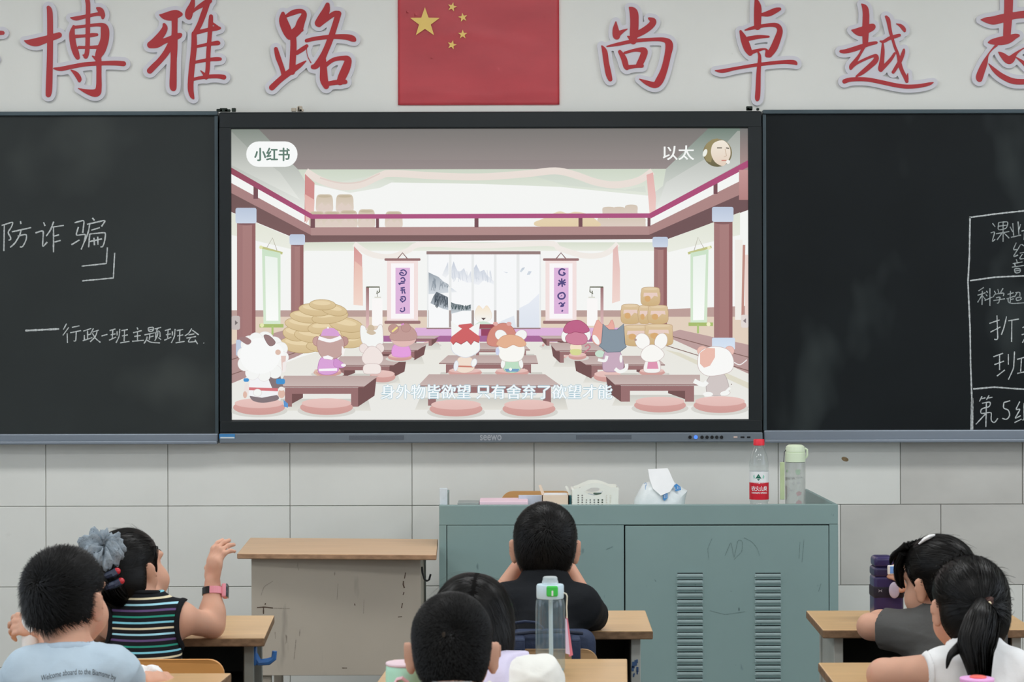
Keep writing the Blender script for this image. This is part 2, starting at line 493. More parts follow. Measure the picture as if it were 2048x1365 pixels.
GLYPHS = {
 'bo': (0, 0, 4.995, [
  [(245,408,8),(290,422,48),(360,424,82),(430,405,76),(500,382,64),(560,364,62),(592,352,56)],
  [(486,76,36),(500,130,56),(503,350,58),(500,600,60),(492,880,64),(485,948,52)],
  [(868,-60,40),(875,0,46),(882,60,44),(880,200,44),(878,400,44),(872,520,44),(858,566,46)],[(862,566,36),(832,552,14)],
  [(705,178,8),(760,186,42),(860,165,36),(960,145,34),(1022,140,46)],
  [(970,82,18),(1005,105,56),(1028,150,48),(1028,182,26)],
  [(738,262,22),(722,340,56),(735,450,62),(760,530,62),(778,578,42)],
  [(750,274,30),(840,264,30),(960,250,32),(1030,255,46),(1050,300,82),(1046,400,84),(1012,500,90),(985,560,66),(985,620,50)],
  [(990,600,50),(990,750,50),(988,880,58),(962,930,78),(880,920,50),(785,885,8)],
  [(925,562,12),(965,590,40)],
  [(760,365,34),(850,360,30),(920,352,40),(970,348,28)],[(790,475,30),(880,475,28),(975,472,36)],
  [(540,685,16),(610,690,42),(720,668,42),(850,645,42),(1000,635,42),(1150,632,48),(1236,638,50)],
  [(710,700,10),(760,738,45),(792,785,48),(795,812,28)]]),
 'ya': (280, 0, 6.5, [
  [(255,195,10),(320,212,80),(400,208,125),(470,188,112),(530,188,55)],
  [(452,240,80),(452,400,74),(445,600,90),(440,800,80),(432,1100,92),(438,1152,70)],
  [(315,318,36),(325,370,72),(280,450,90),(210,525,90),(150,580,92)],
  [(140,585,90),(220,570,108),(320,535,72),(420,500,76),(500,470,75),(530,452,42)],
  [(400,580,80),(340,690,78),(260,790,72),(180,870,76),(130,922,76)],
  [(700,-40,30),(690,10,50),(678,70,74),(645,150,100),(635,205,92),(640,232,55)],
  [(690,160,20),(740,110,45),(820,60,66),(890,20,75),(915,12,50)],
  [(880,40,66),(830,180,74),(785,300,68),(740,390,66),(708,442,60)],
  [(705,440,64),(705,600,74),(685,800,74),(665,1000,74),(660,1150,74),(675,1240,60),(697,1282,26)],
  [(710,432,45),(780,415,50),(880,390,48),(980,372,62),(1034,368,40)],
  [(720,612,34),(800,595,38),(900,575,44),(1000,562,60),(1020,562,52)],
  [(715,812,38),(800,795,42),(900,778,44),(1000,770,54),(1045,770,42)],
  [(700,1032,40),(780,1015,42),(900,998,50),(1020,995,54),(1092,1006,62)],
  [(925,215,52),(920,300,60),(905,500,55),(890,700,55),(882,900,55),(862,1012,50)],
  [(790,920,10),(842,972,42)],[(950,306,26),(1005,350,36)]]),
 'lu': (400, 0, 4.995, [
  [(830,135,34),(833,210,84),(872,310,92),(895,368,62)],
  [(850,170,22),(930,128,52),(1010,112,42),(1042,145,52),(1010,220,78),(985,290,86),(940,335,90)],
  [(1022,302,28),(960,330,50),(905,372,50)],
  [(930,340,56),(935,450,62),(928,600,62),(920,720,60)],
  [(760,490,38),(780,570,52),(820,680,46),(840,750,50)],
  [(970,530,40),(1030,490,45),(1068,460,32)],
  [(1060,610,10),(990,660,46),(900,720,60),(800,800,55),(720,876,58)],
  [(1275,48,42),(1260,110,74),(1220,180,84),(1185,232,76)],
  [(1190,248,50),(1260,195,48),(1340,140,52),(1385,138,56)],
  [(1380,150,58),(1350,250,58),(1300,400,60),(1255,510,60),(1215,590,68),(1160,660,58),(1130,670,46)],
  [(1065,408,36),(1150,388,40),(1300,370,42),(1450,370,55),(1520,386,62),(1545,402,34)],
  [(1065,480,5),(1075,560,6),(1110,630,10)],
  [(1230,600,60),(1235,700,70),(1240,800,80),(1262,864,56)],
  [(1250,660,40),(1330,600,40),(1430,582,46),(1480,600,66),(1460,680,84),(1420,770,82),(1400,820,66)],
  [(1270,840,44),(1360,825,48),(1452,820,44)]]),
 'shang': (1180, 0, 4.452, [
  [(350,68,12),(388,110,72),(395,200,75),(390,300,72),(385,370,54)],
  [(230,195,10),(228,260,52),(235,315,66),(242,335,36)],[(240,310,56),(290,280,28),(332,260,8)],
  [(525,165,20),(562,190,54),(540,230,58),(480,275,58),(410,312,54)],
  [(105,410,12),(130,460,46),(145,560,48),(165,660,52),(180,708,38)],
  [(150,415,12),(250,395,30),(400,365,32),(580,352,32),(670,360,44),(705,400,68),(690,500,58),(660,620,60),(620,715,70),(580,758,56),(510,740,42),(440,705,8)],
  [(265,462,32),(300,520,50),(320,590,48),(330,615,22)],[(310,472,24),(400,448,28),(480,452,56),(470,510,60),(440,575,58)],[(330,602,40),(400,592,30),(462,588,34)],
  [(335,325,12),(360,340,40)]]),
 'zhuo': (1180, 0, 4.452, [
  [(1475,-10,20),(1492,60,62),(1492,150,65),(1490,240,58)],
  [(1530,132,28),(1590,122,52),(1650,95,48),(1688,82,28)],
  [(1340,280,22),(1370,350,60),(1400,430,65),(1425,478,42)],
  [(1380,270,12),(1450,250,30),(1560,228,30),(1655,226,40),(1690,270,48),(1668,350,60),(1635,430,64),(1595,488,54)],
  [(1410,346,40),(1500,330,34),(1590,328,18)],[(1430,470,38),(1500,448,26),(1565,440,16),(1580,490,48)],
  [(1115,630,10),(1180,634,34),(1300,610,28),(1500,577,30),(1700,555,32),(1810,556,40),(1836,572,20)],
  [(1495,465,14),(1510,510,28),(1500,650,38),(1495,800,44),(1490,870,44),(1488,892,26)]]),
 'yue': (1640, 20, 7.585, [
  [(628,-90,14),(680,-30,85),(695,60,96),(695,120,100),(690,300,100),(685,500,82)],
  [(475,305,10),(540,325,80),(620,330,138),(720,292,120),(785,262,105),(808,245,50)],
  [(315,630,46),(380,630,64),(500,600,74),(620,560,72),(740,520,58),(840,500,46),(860,496,24)],
  [(660,570,46),(600,680,40),(540,770,58),(480,850,72),(465,892,40)],
  [(480,860,56),(560,810,38),(680,750,38),(800,702,42),(850,705,64),(840,770,80),(760,850,76),(640,950,64),(550,1010,28)],
  [(370,1085,68),(450,1060,64),(600,1052,62),(750,1062,62),(950,1102,62),(1150,1145,62),(1320,1165,62),(1500,1155,58),(1650,1125,48),(1715,1102,14)],
  [(1000,102,36),(1030,150,62),(1050,250,52),(1070,350,48),(1095,430,40),(1130,550,40),(1180,680,44),(1210,830,58),(1240,920,56),(1290,1020,58),(1315,1085,50)],[(1330,960,8),(1318,1050,46)],
  [(910,475,20),(960,482,44),(1050,432,54),(1150,400,54),(1202,385,46)],
  [(1150,210,8),(1220,240,48),(1268,290,58),(1282,325,32)],
  [(950,510,28),(950,620,54),(940,750,64),(922,880,84),(920,910,66)],[(920,912,60),(1000,830,56),(1080,740,48),(1130,660,36)],
  [(1270,600,28),(1260,650,52),(1220,760,58),(1150,880,54),(1108,945,48)]]),
 'zhi': (1920, 0, 6.5, [
  [(630,-60,116),(628,100,112),(620,250,108),(610,400,100),(605,500,92)],
  [(265,258,8),(340,262,70),(430,268,108),(550,240,110),(700,205,90),(832,190,94),(950,185,70)],
  [(365,555,15),(420,545,70),(520,535,108),(620,515,108),(710,475,68),(755,465,38)],
  [(470,590,36),(410,650,18),(360,720,22),(320,820,70),(275,930,90),(250,1005,92),(252,1035,68)],
  [(500,680,14),(550,720,66),(620,780,98),(660,772,96),(720,702,42),(790,650,18),(840,630,14),(900,690,16)],
  [(730,750,14),(800,800,38),(860,850,60),(880,880,40)],
  [(370,830,10),(440,910,50),(540,990,68),(680,1055,74),(832,1065,70),(950,1050,62),(1010,940,16)]]),
 'left_edge': (0, 0, 4.995, [
  [(-330,390,12),(-240,385,60),(-120,352,46),(-20,332,46),(28,330,40)],[(-160,120,40),(-150,400,60),(-160,800,64),(-165,900,50)],[(-330,640,14),(-200,610,50),(-60,590,46)]]),
}
GL_LABEL = {
 'left_edge': 'red brush character cut off at the left edge of the upper wall',
 'bo': 'red brush character with cross radical at its left, leftmost whole one on the wall',
 'ya': 'red brush character between the cross-radical one and the one beside the flag, left half',
 'lu': 'red brush character on the wall just left of the flag',
 'shang': 'red brush character on the wall just right of the flag',
 'zhuo': 'red brush character with one long vertical tail, second to the right of the flag',
 'yue': 'red brush character with a long sweeping base stroke, third right of the flag',
 'zhi': 'red brush character cut off by the right edge of the photo',
}
for key, (ox, oy, s, st) in GLYPHS.items():
    c = P(ox + 400 / s, 120, WALL)
    t = thing('wall_character', GL_LABEL[key], 'wall lettering', (c.x, WALL, c.z), 'red brush characters above the blackboard')
    link('backing_board', wall_shape(stroke_loops(ox, oy, s, st, 8.2, 1), WALL - 0.0125, 0.012, WALL - 0.01), M_back, t)['label'] = 'pale lilac-grey backing board'
    link('red_face', wall_shape(stroke_loops(ox, oy, s, st, 0.0, 2), WALL - 0.0145, 0.002, WALL - 0.01), M_red, t)['label'] = 'red brush strokes'

# ============================================================ flag
def flag():
    Y = WALL - 0.004
    x0, x1 = P(796, 120, Y).x, P(1118.5, 120, Y).x
    z1, z0 = P(957, -5, Y).z, P(957, 210, Y).z
    t = thing('national_flag', 'glossy red flag with five yellow stars stuck flat above the display', 'flag', ((x0 + x1) / 2, WALL, z0))
    # slightly rippled glossy sheet
    bm = bmesh.new(); nx, nz = 60, 40
    V = []
    for j in range(nz + 1):
        row = []
        for i in range(nx + 1):
            u, v = i / nx, j / nz
            w = 0.0012 * math.sin(u * 5 + 1) * math.sin(v * 9 + u * 3) + 0.0011 * math.exp(-((v - 0.55 - 0.12 * math.sin(u * 4)) / 0.05) ** 2) * math.sin(u * PI)
            w += 0.0009 * math.exp(-((v - 0.10 - 0.02 * math.sin(u * 9)) / 0.025) ** 2)
            row.append(bm.verts.new((x0 + (x1 - x0) * u, Y - 0.002 - w, z0 + (z1 - z0) * v)))
        V.append(row)
    for j in range(nz):
        for i in range(nx): bm.faces.new((V[j][i], V[j][i + 1], V[j + 1][i + 1], V[j + 1][i]))
    r = bmesh.ops.solidify(bm, geom=bm.faces[:], thickness=0.0015)
    me = bpy.data.meshes.new('sheet'); bm.to_mesh(me); bm.free()
    M = mat('red_gloss_sheet', (212, 95, 103), 0.36, 0.5, noise=0.06, nscale=4, nstretch=(1, 1, 3))
    link('sheet', me, M, t, True)
    Ms = mat('yellow_star', (208, 176, 92), 0.3, 0.5, noise=0.03, nscale=10)
    for cx, cy, R, a in ((850, 46, 31, 0), (904.5, 14.5, 9.8, 14), (926, 35.5, 9.8, -10), (925.5, 69.5, 9.8, 0), (904, 90.5, 9.8, 14)):
        pts = []
        for k in range(10):
            rr = R if k % 2 == 0 else R * 0.40
            an = math.radians(a) + k * PI / 5
            pts.append((cx + rr * math.sin(an), cy - rr * math.cos(an)))
        link('star', wall_shape([pts], Y - 0.0072, 0.001, Y), Ms, t)
flag()

# ============================================================ blackboards
M_alu = mat('aluminium_rail', (118, 126, 136), 0.38, 0.5, metal=0.35, noise=0.08, nscale=3, nstretch=(0.3, 1, 6))
M_alu_dark = mat('dark_rail', (62, 74, 80), 0.4, 0.5, metal=0.3, noise=0.12, nscale=6)
M_board_l = mat('left_slate', (42, 46, 46), 0.5, 0.22, noise=0.14, nscale=2.2, spots=[((62, 66, 64), 1.7, 0.56, 0.2), ((120, 108, 92), 26, 0.81, 0.02)])
M_board_r = mat('right_slate', (20, 24, 26), 0.5, 0.18, noise=0.2, nscale=2.5, spots=[((50, 56, 56), 1.9, 0.58, 0.2, (1.6, 1, 0.8)), ((120, 100, 84), 24, 0.82, 0.02)])
M_chalk = mat('chalk', (176, 180, 180), 0.9, 0.05, noise=0.35, nscale=140)
M_chalk_d = mat('faint_chalk', (150, 156, 156), 0.9, 0.05, noise=0.4, nscale=120)
M_debris = mat('old_tape', (46, 52, 48), 0.8, 0.1, noise=0.3, nscale=60)
M_putty = mat('dried_putty', (170, 160, 145), 0.8, 0.1, noise=0.2, nscale=60)

def ribbons(name, strokes, width, Y, m, parent, ox=0, oy=0, s=1.0, smooth=True):
    """flat chalk lines on the plane at distance Y; strokes in zoomed pixels"""
    bm = bmesh.new()
    for n, st in enumerate(strokes):
        p = [(x / s + ox, y / s + oy) for x, y in st]
        q = []
        for a, c in zip(p[:-1], p[1:]):
            L = max(1, int(math.hypot(c[0] - a[0], c[1] - a[1]) / 3))
            q += [(a[0] + (c[0] - a[0]) * k / L, a[1] + (c[1] - a[1]) * k / L) for k in range(L)]
        q.append(p[-1])
        if smooth and len(q) > 4:
            for _ in range(2):
                q = [q[0]] + [((q[i - 1][0] + 2 * q[i][0] + q[i + 1][0]) / 4, (q[i - 1][1] + 2 * q[i][1] + q[i + 1][1]) / 4) for i in range(1, len(q) - 1)] + [q[-1]]
        prev = None
        for i in range(len(q)):
            a, c = q[max(0, i - 1)], q[min(len(q) - 1, i + 1)]
            d = math.hypot(c[0] - a[0], c[1] - a[1]) + 1e-9
            nx, ny = -(c[1] - a[1]) / d, (c[0] - a[0]) / d
            w = width / 2 * random.uniform(0.8, 1.2)
            y = Y - 0.0004 - 0.00002 * n
            A = bm.verts.new(P(q[i][0] + nx * w, q[i][1] + ny * w, y)); B = bm.verts.new(P(q[i][0] - nx * w, q[i][1] - ny * w, y))
            if prev: bm.faces.new((prev[0], A, B, prev[1]))
            prev = (A, B)
    me = bpy.data.meshes.new(name); bm.to_mesh(me); bm.free()
    return link(name, me, m, parent)

YB = WALL - 0.05       # front of the slates
YD = WALL - 0.075      # front of the display's frame
zt, zb = P(1024, 221.5, YB).z, P(1024, 886.5, YB).z
def board(name, label, xl, xr, mslate, ybot):
    t = thing(name, label, 'blackboard', ((xl + xr) / 2, WALL, zb))
    zlow = P(1024, ybot, YB).z
    MB().box((xl, YB, zlow), (xr, WALL - .008, P(1024, 230, YB).z)).build('slate', mslate, t)
    MB().box((xl, YB - .012, P(1024, 230, YB).z), (xr, WALL - .002, zt), .003).build('top_rail', M_alu_dark, t)
    f = MB(); f.box((xl, YB - .02, zb), (xr, WALL - .002, zlow), .004)
    f.box((xl, YB - .045, zb), (xr, YB - .02, zb + .012), .003)
    f.build('chalk_rail', M_alu, t)
    return t
xjl, xjr = P(436.5, 550, YB).x, P(1526, 550, YB).x
bl = board('blackboard', 'grey-black blackboard left of the display, with white chalk characters', -2.75, xjl, M_board_l, 866)
br = board('blackboard', 'darkest blackboard right of the display, with a ruled chalk table at its edge', xjr, 2.75, M_board_r, 862)
MB().box((xjl - .012, YB - .003, P(1024, 866, YB).z), (xjl, YB, P(1024, 230, YB).z)).build('side_edge', M_alu_dark, bl)
MB().box((xjr, YB - .003, P(1024, 862, YB).z), (xjr + .012, YB, P(1024, 230, YB).z)).build('side_edge', M_alu_dark, br)
z6 = (0, 420, 4.655)
big = [
 [(15,145),(40,138),(125,110),(105,165),(70,210),(105,262),(95,290),(80,280)], [(40,140),(36,385)], [(190,105),(195,132)], [(110,205),(290,165)], [(195,190),(185,235),(140,310),(95,350)], [(165,245),(250,225),(245,280),(205,355),(185,345)],
 [(405,115),(420,150)], [(330,215),(405,190),(395,350),(440,300)], [(500,110),(470,190),(430,245)], [(490,160),(595,145)], [(498,165),(498,395)], [(505,245),(550,232)], [(505,300),(565,285)],
 [(695,120),(785,95),(770,215)], [(730,160),(705,240),(800,225),(785,300),(755,370)], [(665,325),(740,280)], [(860,75),(880,100)], [(810,135),(985,95),(945,155)], [(835,130),(825,200),(790,290)], [(850,190),(930,165)], [(825,350),(835,225)], [(835,225),(985,210),(975,290),(955,355),(935,345)], [(835,295),(950,270)], [(875,260),(880,330)], [(910,250),(912,325)]]
for a, c in ((0, 6), (6, 13), (13, 99)): ribbons('chalk_character', big[a:c], 2.7, YB, M_chalk, bl, *z6)
for st in ([(1000,350),(990,500),(760,525)], [(1068,400),(1055,635),(765,662)]): ribbons('chalk_bracket', [st], 2.6, YB, M_chalk, bl, *z6, smooth=False)
ban = [[(1020,1125),(1075,1110)],[(1050,1120),(1045,1200)],[(1030,1165),(1075,1155)],[(1015,1215),(1080,1185)],[(1090,1130),(1090,1170)],[(1115,1110),(1110,1180),(1080,1240)],[(1130,1125),(1190,1115)],[(1160,1120),(1155,1225)],[(1135,1175),(1190,1165)],[(1120,1240),(1205,1225)]]
small = [[(620,1060),(590,1115)], [(640,1095),(585,1170)], [(625,1150),(628,1240)], [(670,1095),(740,1080)], [(655,1145),(755,1125)], [(710,1140),(705,1235),(685,1220)],
 [(775,1130),(850,1105)],[(815,1125),(815,1205)],[(820,1165),(850,1155)],[(785,1165),(785,1215)],[(770,1220),(860,1190)],[(870,1105),(845,1150)],[(860,1140),(920,1120)],[(905,1130),(890,1180),(840,1230)],[(860,1150),(890,1200),(935,1235)],
 [(945,1175),(1000,1160)]] + ban + [[(1275,1095),(1285,1115)],[(1240,1145),(1320,1125)],[(1280,1140),(1280,1215)],[(1250,1180),(1310,1170)],[(1230,1225),(1340,1215)],
 [(1380,1100),(1380,1140),(1430,1130),(1435,1090),(1380,1100)],[(1385,1120),(1430,1110)],[(1345,1165),(1440,1145)],[(1395,1160),(1390,1210)],[(1395,1185),(1430,1175)],[(1370,1180),(1365,1215),(1340,1245)],[(1370,1215),(1400,1235),(1490,1240)],[(1440,1110),(1500,1095)],[(1470,1105),(1455,1125)],[(1450,1200),(1450,1130),(1490,1125),(1490,1185)],[(1470,1140),(1465,1180),(1440,1220)],[(1475,1190),(1500,1210)]] + [[(x + 515, y) for x, y in st] for st in ban] + [
 [(1785,1105),(1760,1150),(1720,1175)],[(1790,1120),(1850,1165)],[(1755,1165),(1810,1155)],[(1735,1195),(1825,1180)],[(1775,1190),(1745,1235),(1830,1225)],[(1815,1210),(1840,1250)],[(1895,1238),(1899,1244)]]
for a, c in ((0, 6), (6, 15), (15, 16), (16, 26), (26, 31), (31, 43), (43, 53), (53, 56), (56, 99)):
    if small[a:c]: ribbons('chalk_character', small[a:c], 2.2, YB, M_chalk, bl, *z6)
ribbons('chalk_dash', [[(235,1125),(550,1110)]], 3.6, YB, M_chalk, bl, *z6)
z7 = (1848, 410, 2.845)
for st in ([(258,72),(420,50),(700,20)], [(262,70),(258,300),(250,440)], [(250,440),(262,700),(265,900),(272,1100),(268,1285)], [(276,1100),(276,1282)], [(262,432),(400,412),(700,398)], [(280,1048),(400,1038),(569,1050),(700,1052)]): ribbons('chalk_table_line', [st], 3.0, YB, M_chalk, br, *z7)
rt = [[(390,105),(405,125)],[(380,160),(405,150),(385,215),(405,195)],[(425,100),(420,145),(470,135),(480,95),(425,100)],[(422,122),(475,115)],[(410,165),(485,152)],[(450,95),(450,210)],[(445,160),(415,200)],[(455,160),(485,190)],
 [(505,105),(510,175)],[(535,95),(540,170)],[(490,125),(505,155)],[(550,110),(540,140)],[(495,185),(552,172)],[(555,150),(620,130)],[(575,110),(569,200)],
 [(525,215),(505,260),(535,250),(505,300),(535,285)],[(550,225),(530,260)],[(555,225),(600,250)],[(545,275),(600,265)],[(560,280),(540,310),(600,300)],
 [(525,310),(530,325)],[(505,335),(560,325)],[(515,335),(520,350)],[(500,355),(569,345)],[(515,365),(515,390),(550,385),(550,360),(515,365)],[(517,377),(548,372)],
 [(340,470),(310,490)],[(305,515),(350,500)],[(332,490),(330,570)],[(330,515),(305,555)],[(335,520),(350,540)],[(355,490),(362,500)],[(352,510),(360,520)],[(345,545),(390,525)],[(375,475),(375,575)],
 [(400,490),(408,505)],[(420,480),(425,500)],[(450,475),(435,500)],[(395,525),(395,510),(460,500),(450,520)],[(410,530),(440,522),(425,540),(430,565),(415,560)],[(395,545),(460,535)],
 [(475,510),(510,500)],[(492,490),(490,525)],[(470,535),(515,520)],[(492,530),(490,560)],[(492,540),(510,535)],[(480,530),(475,555),(500,562),(620,555)],[(520,500),(550,495),(545,520)],[(530,500),(515,525)],[(525,530),(522,548),(555,540),(555,522),(525,530)]]
for a, c in ((0, 8), (8, 13), (13, 15), (15, 20), (20, 26), (26, 35), (35, 41), (41, 99)): ribbons('chalk_character', rt[a:c], 2.0, YB, M_chalk_d, br, *z7)
rt2 = [[(372,675),(430,655)],[(415,630),(420,770),(400,765)],[(378,725),(435,695)],[(470,635),(455,700),(440,740)],[(480,660),(540,650)],[(500,655),(498,780)],[(560,700),(600,680)],[(556,740),(600,725)],[(575,760),(560,785)],
 [(395,865),(450,845)],[(430,855),(430,940)],[(400,910),(455,890)],[(415,975),(460,940)],[(480,850),(480,910)],[(515,835),(510,930),(480,995)],[(530,880),(600,860)],[(555,870),(550,950)],[(530,960),(600,945)],
 [(330,1090),(315,1120)],[(325,1105),(350,1098)],[(370,1085),(355,1110)],[(365,1100),(390,1095)],[(330,1130),(380,1120),(375,1150),(325,1160),(320,1190),(385,1180),(380,1230),(400,1245),(420,1215)],[(355,1125),(352,1265)],[(350,1190),(295,1250)],
 [(455,1125),(450,1160),(480,1165),(490,1200),(470,1225),(445,1215)],[(455,1125),(490,1115)],[(545,1120),(520,1170),(550,1160),(515,1220),(550,1200)],[(515,1240),(555,1220)],[(569,1130),(569,1220)],[(569,1130),(610,1120)],[(569,1160),(610,1155)],[(560,1225),(620,1218)]]
for a, c in ((0, 6), (6, 9), (9, 18), (18, 25), (25, 27), (27, 99)): ribbons('chalk_character', rt2[a:c], 2.2, YB, M_chalk, br, *z7)
# scraps of old tape and putty left on the top rail
for (px, py, w, h, mm, par) in ((449, 219, 40, 5, M_debris, bl), (594, 217, 26, 8, M_putty, bl), (1508, 217, 34, 6, M_debris, br)):
    c = P(px, py, YB); bb = MB()
    for k in range(5):
        dx = random.uniform(-.5, .5) * w; hh = h * random.uniform(.5, 1.3); ww = w * random.uniform(.15, .4)
        q = P(px + dx, py + random.uniform(0, 2), YB)
        sc = YB / FOC
        bb.box((q.x - ww * sc / 2, YB - .006, zt - .002), (q.x + ww * sc / 2, YB + .004, zt + hh * sc), .002, 1)
    bb.build('tape_scrap', mm, par)

# ============================================================ interactive display and the picture it shows
class Art:
    """flat coloured shapes in photo pixels on the plane of the screen; later shapes lie a hair nearer"""
    def __init__(s, Y, step=0.000012):
        s.Y, s.step = Y, step; s.v = []; s.f = []; s.c = []; s.n = 0; s.clip = None
    def poly(s, pts, col, col2=None, smooth=0, axis=1):
        if smooth: pts = [tuple(q) for q in catmull(pts, smooth, True)]
        s.n += 1
        y = s.Y - s.n * s.step
        if s.clip:
            x0, y0, x1, y1 = s.clip
            pts = [(min(max(a, x0), x1), min(max(b, y0), y1)) for a, b in pts]
        vs = [Vector((a, b, 0)) for a, b in pts]
        tri = geometry.tessellate_polygon([vs])
        k = len(s.v)
        lo = min(p[axis] for p in pts); hi = max(p[axis] for p in pts)
        c1 = lin(col); c2 = lin(col2) if col2 else c1
        for p in pts:
            s.v.append(P(p[0], p[1], y))
            t = (p[axis] - lo) / (hi - lo + 1e-9)
            s.c.append(tuple(c1[i] + (c2[i] - c1[i]) * t for i in range(3)))
        s.f += [tuple(k + i for i in t) for t in tri]
    def rect(s, x0, y0, x1, y1, col, col2=None, axis=1): s.poly([(x0, y0), (x1, y0), (x1, y1), (x0, y1)], col, col2, 0, axis)
    def ell(s, cx, cy, rx, ry, col, col2=None, rot=0, line=None, lw=1.0, n=28):
        a = math.radians(rot)
        def pts(gx): return [(cx + (rx + gx) * math.cos(t) * math.cos(a) - (ry + gx) * math.sin(t) * math.sin(a), cy + (rx + gx) * math.cos(t) * math.sin(a) + (ry + gx) * math.sin(t) * math.cos(a)) for t in [2 * PI * k / n for k in range(n)]]
        if line: s.poly(pts(lw), line)
        s.poly(pts(0), col, col2)
    def blob(s, pts, col, col2=None, line=None, lw=1.1, sm=5):
        if line:
            q = catmull(pts, sm, True); c = sum(q) / len(q)
            s.line([tuple(u) for u in q] + [tuple(q[0])], lw * 2, line)
        s.poly(pts, col, col2, sm)
    def line(s, pts, w, col, col2=None, sm=0):
        if sm: pts = [tuple(q) for q in catmull(pts, sm)]
        L, R = [], []
        for i in range(len(pts)):
            a, c = pts[max(0, i - 1)], pts[min(len(pts) - 1, i + 1)]
            d = math.hypot(c[0] - a[0], c[1] - a[1]) + 1e-9
            nx, ny = -(c[1] - a[1]) / d * w / 2, (c[0] - a[0]) / d * w / 2
            L.append((pts[i][0] + nx, pts[i][1] + ny)); R.append((pts[i][0] - nx, pts[i][1] - ny))
        s.n += 1; y = s.Y - s.n * s.step; k = len(s.v); c1 = lin(col)
        for p in L + R: s.v.append(P(p[0], p[1], y)); s.c.append(c1)
        n = len(pts)
        s.f += [(k + i, k + i + 1, k + n + i + 1, k + n + i) for i in range(n - 1)]
    def rrect(s, x0, y0, x1, y1, r, col, col2=None):
        pts = []
        for cx, cy, a0 in ((x1 - r, y0 + r, -90), (x1 - r, y1 - r, 0), (x0 + r, y1 - r, 90), (x0 + r, y0 + r, 180)):
            pts += [(cx + r * math.cos(math.radians(a0 + t)), cy + r * math.sin(math.radians(a0 + t))) for t in range(0, 91, 15)]
        s.poly(pts, col, col2)
    def text(s, body, x0, y0, x1, y1, col, bold=0.0):
        """lettering fitted into the pixel box"""
        me = text_mesh(body, 1.0, bold)
        vx = [v.co.x for v in me.vertices]; vy = [v.co.y for v in me.vertices]
        ax, bx, ay, by = min(vx), max(vx), min(vy), max(vy)
        s.n += 1; y = s.Y - s.n * s.step; k = len(s.v); c1 = lin(col)
        for v in me.vertices:
            s.v.append(P(x0 + (v.co.x - ax) / (bx - ax) * (x1 - x0), y1 - (v.co.y - ay) / (by - ay) * (y1 - y0), y)); s.c.append(c1)
        s.f += [tuple(k + i for i in p.vertices) for p in me.polygons]
        bpy.data.meshes.remove(me)
    def build(s, name, m, parent):
        me = bpy.data.meshes.new(name); me.from_pydata([tuple(v) for v in s.v], [], s.f)
        at = me.color_attributes.new('glow', 'FLOAT_COLOR', 'POINT')
        at.data.foreach_set('color', np.array([(*c, 1.0) for c in s.c], np.float32).ravel())
        me.update()
        return link(name, me, m, parent)

A = Art(YD + 0.012)
WH = (244, 245, 243)
A.rect(462, 257, 1497, 840, WH)
# ceiling of the hall in the cartoon, side walls
A.poly([(462, 257), (517, 257), (596, 339), (612, 339), (622, 430), (462, 336)], (128, 136, 128), (236, 238, 232))
A.poly([(462, 262), (500, 300), (560, 345), (600, 400), (462, 330)], (150, 155, 148), (232, 234, 228))
A.poly([(1416, 257), (1497, 257), (1497, 322), (1300, 430), (1310, 345), (1332, 338)], (112, 128, 118), (236, 238, 232))
A.poly([(1475, 262), (1440, 300), (1332, 365), (1312, 420), (1497, 318), (1497, 262)], (160, 165, 158), (232, 234, 230))
A.poly([(516, 257), (1417, 257), (1332, 338), (596, 339)], (120, 117, 114), (152, 142, 140))
A.poly([(577, 320), (1350, 320), (1332, 338), (596, 339)], (142, 132, 131), (150, 139, 138))
A.poly([(1480, 257), (1497, 257), (1497, 400), (1480, 400)], (116, 116, 114), (200, 160, 155))
A.poly([(596, 339), (1332, 338), (1326, 372), (1300, 392), (1120, 374), (960, 368), (770, 365), (640, 372), (612, 366)], (205, 214, 198), (226, 231, 220))
A.poly([(640, 372), (700, 386), (760, 376), (790, 362), (740, 352)], (214, 220, 208), (228, 232, 224))
A.poly([(1060, 350), (1110, 345), (1190, 372), (1250, 380), (1290, 372), (1292, 385), (1130, 371)], (206, 214, 202), (216, 222, 212))
A.line([(612, 343), (640, 360), (680, 373), (720, 370), (760, 352), (785, 347), (870, 352), (960, 354), (1050, 348), (1110, 342), (1150, 350), (1190, 364), (1230, 370), (1275, 362), (1305, 343)], 14, (233, 222, 214), sm=5)
A.line([(640, 356), (680, 366), (720, 364), (760, 347)], 3, (224, 208, 200), sm=5)
A.poly([(610, 348), (629, 366), (628, 425), (609, 445)], (206, 140, 138), (206, 140, 138))
A.poly([(609, 388), (629, 400), (628, 425), (612, 448)], (226, 178, 170), (234, 200, 192))
A.poly([(1293, 350), (1306, 345), (1312, 395), (1311, 425), (1300, 440), (1297, 400)], (226, 176, 172), (238, 206, 200))
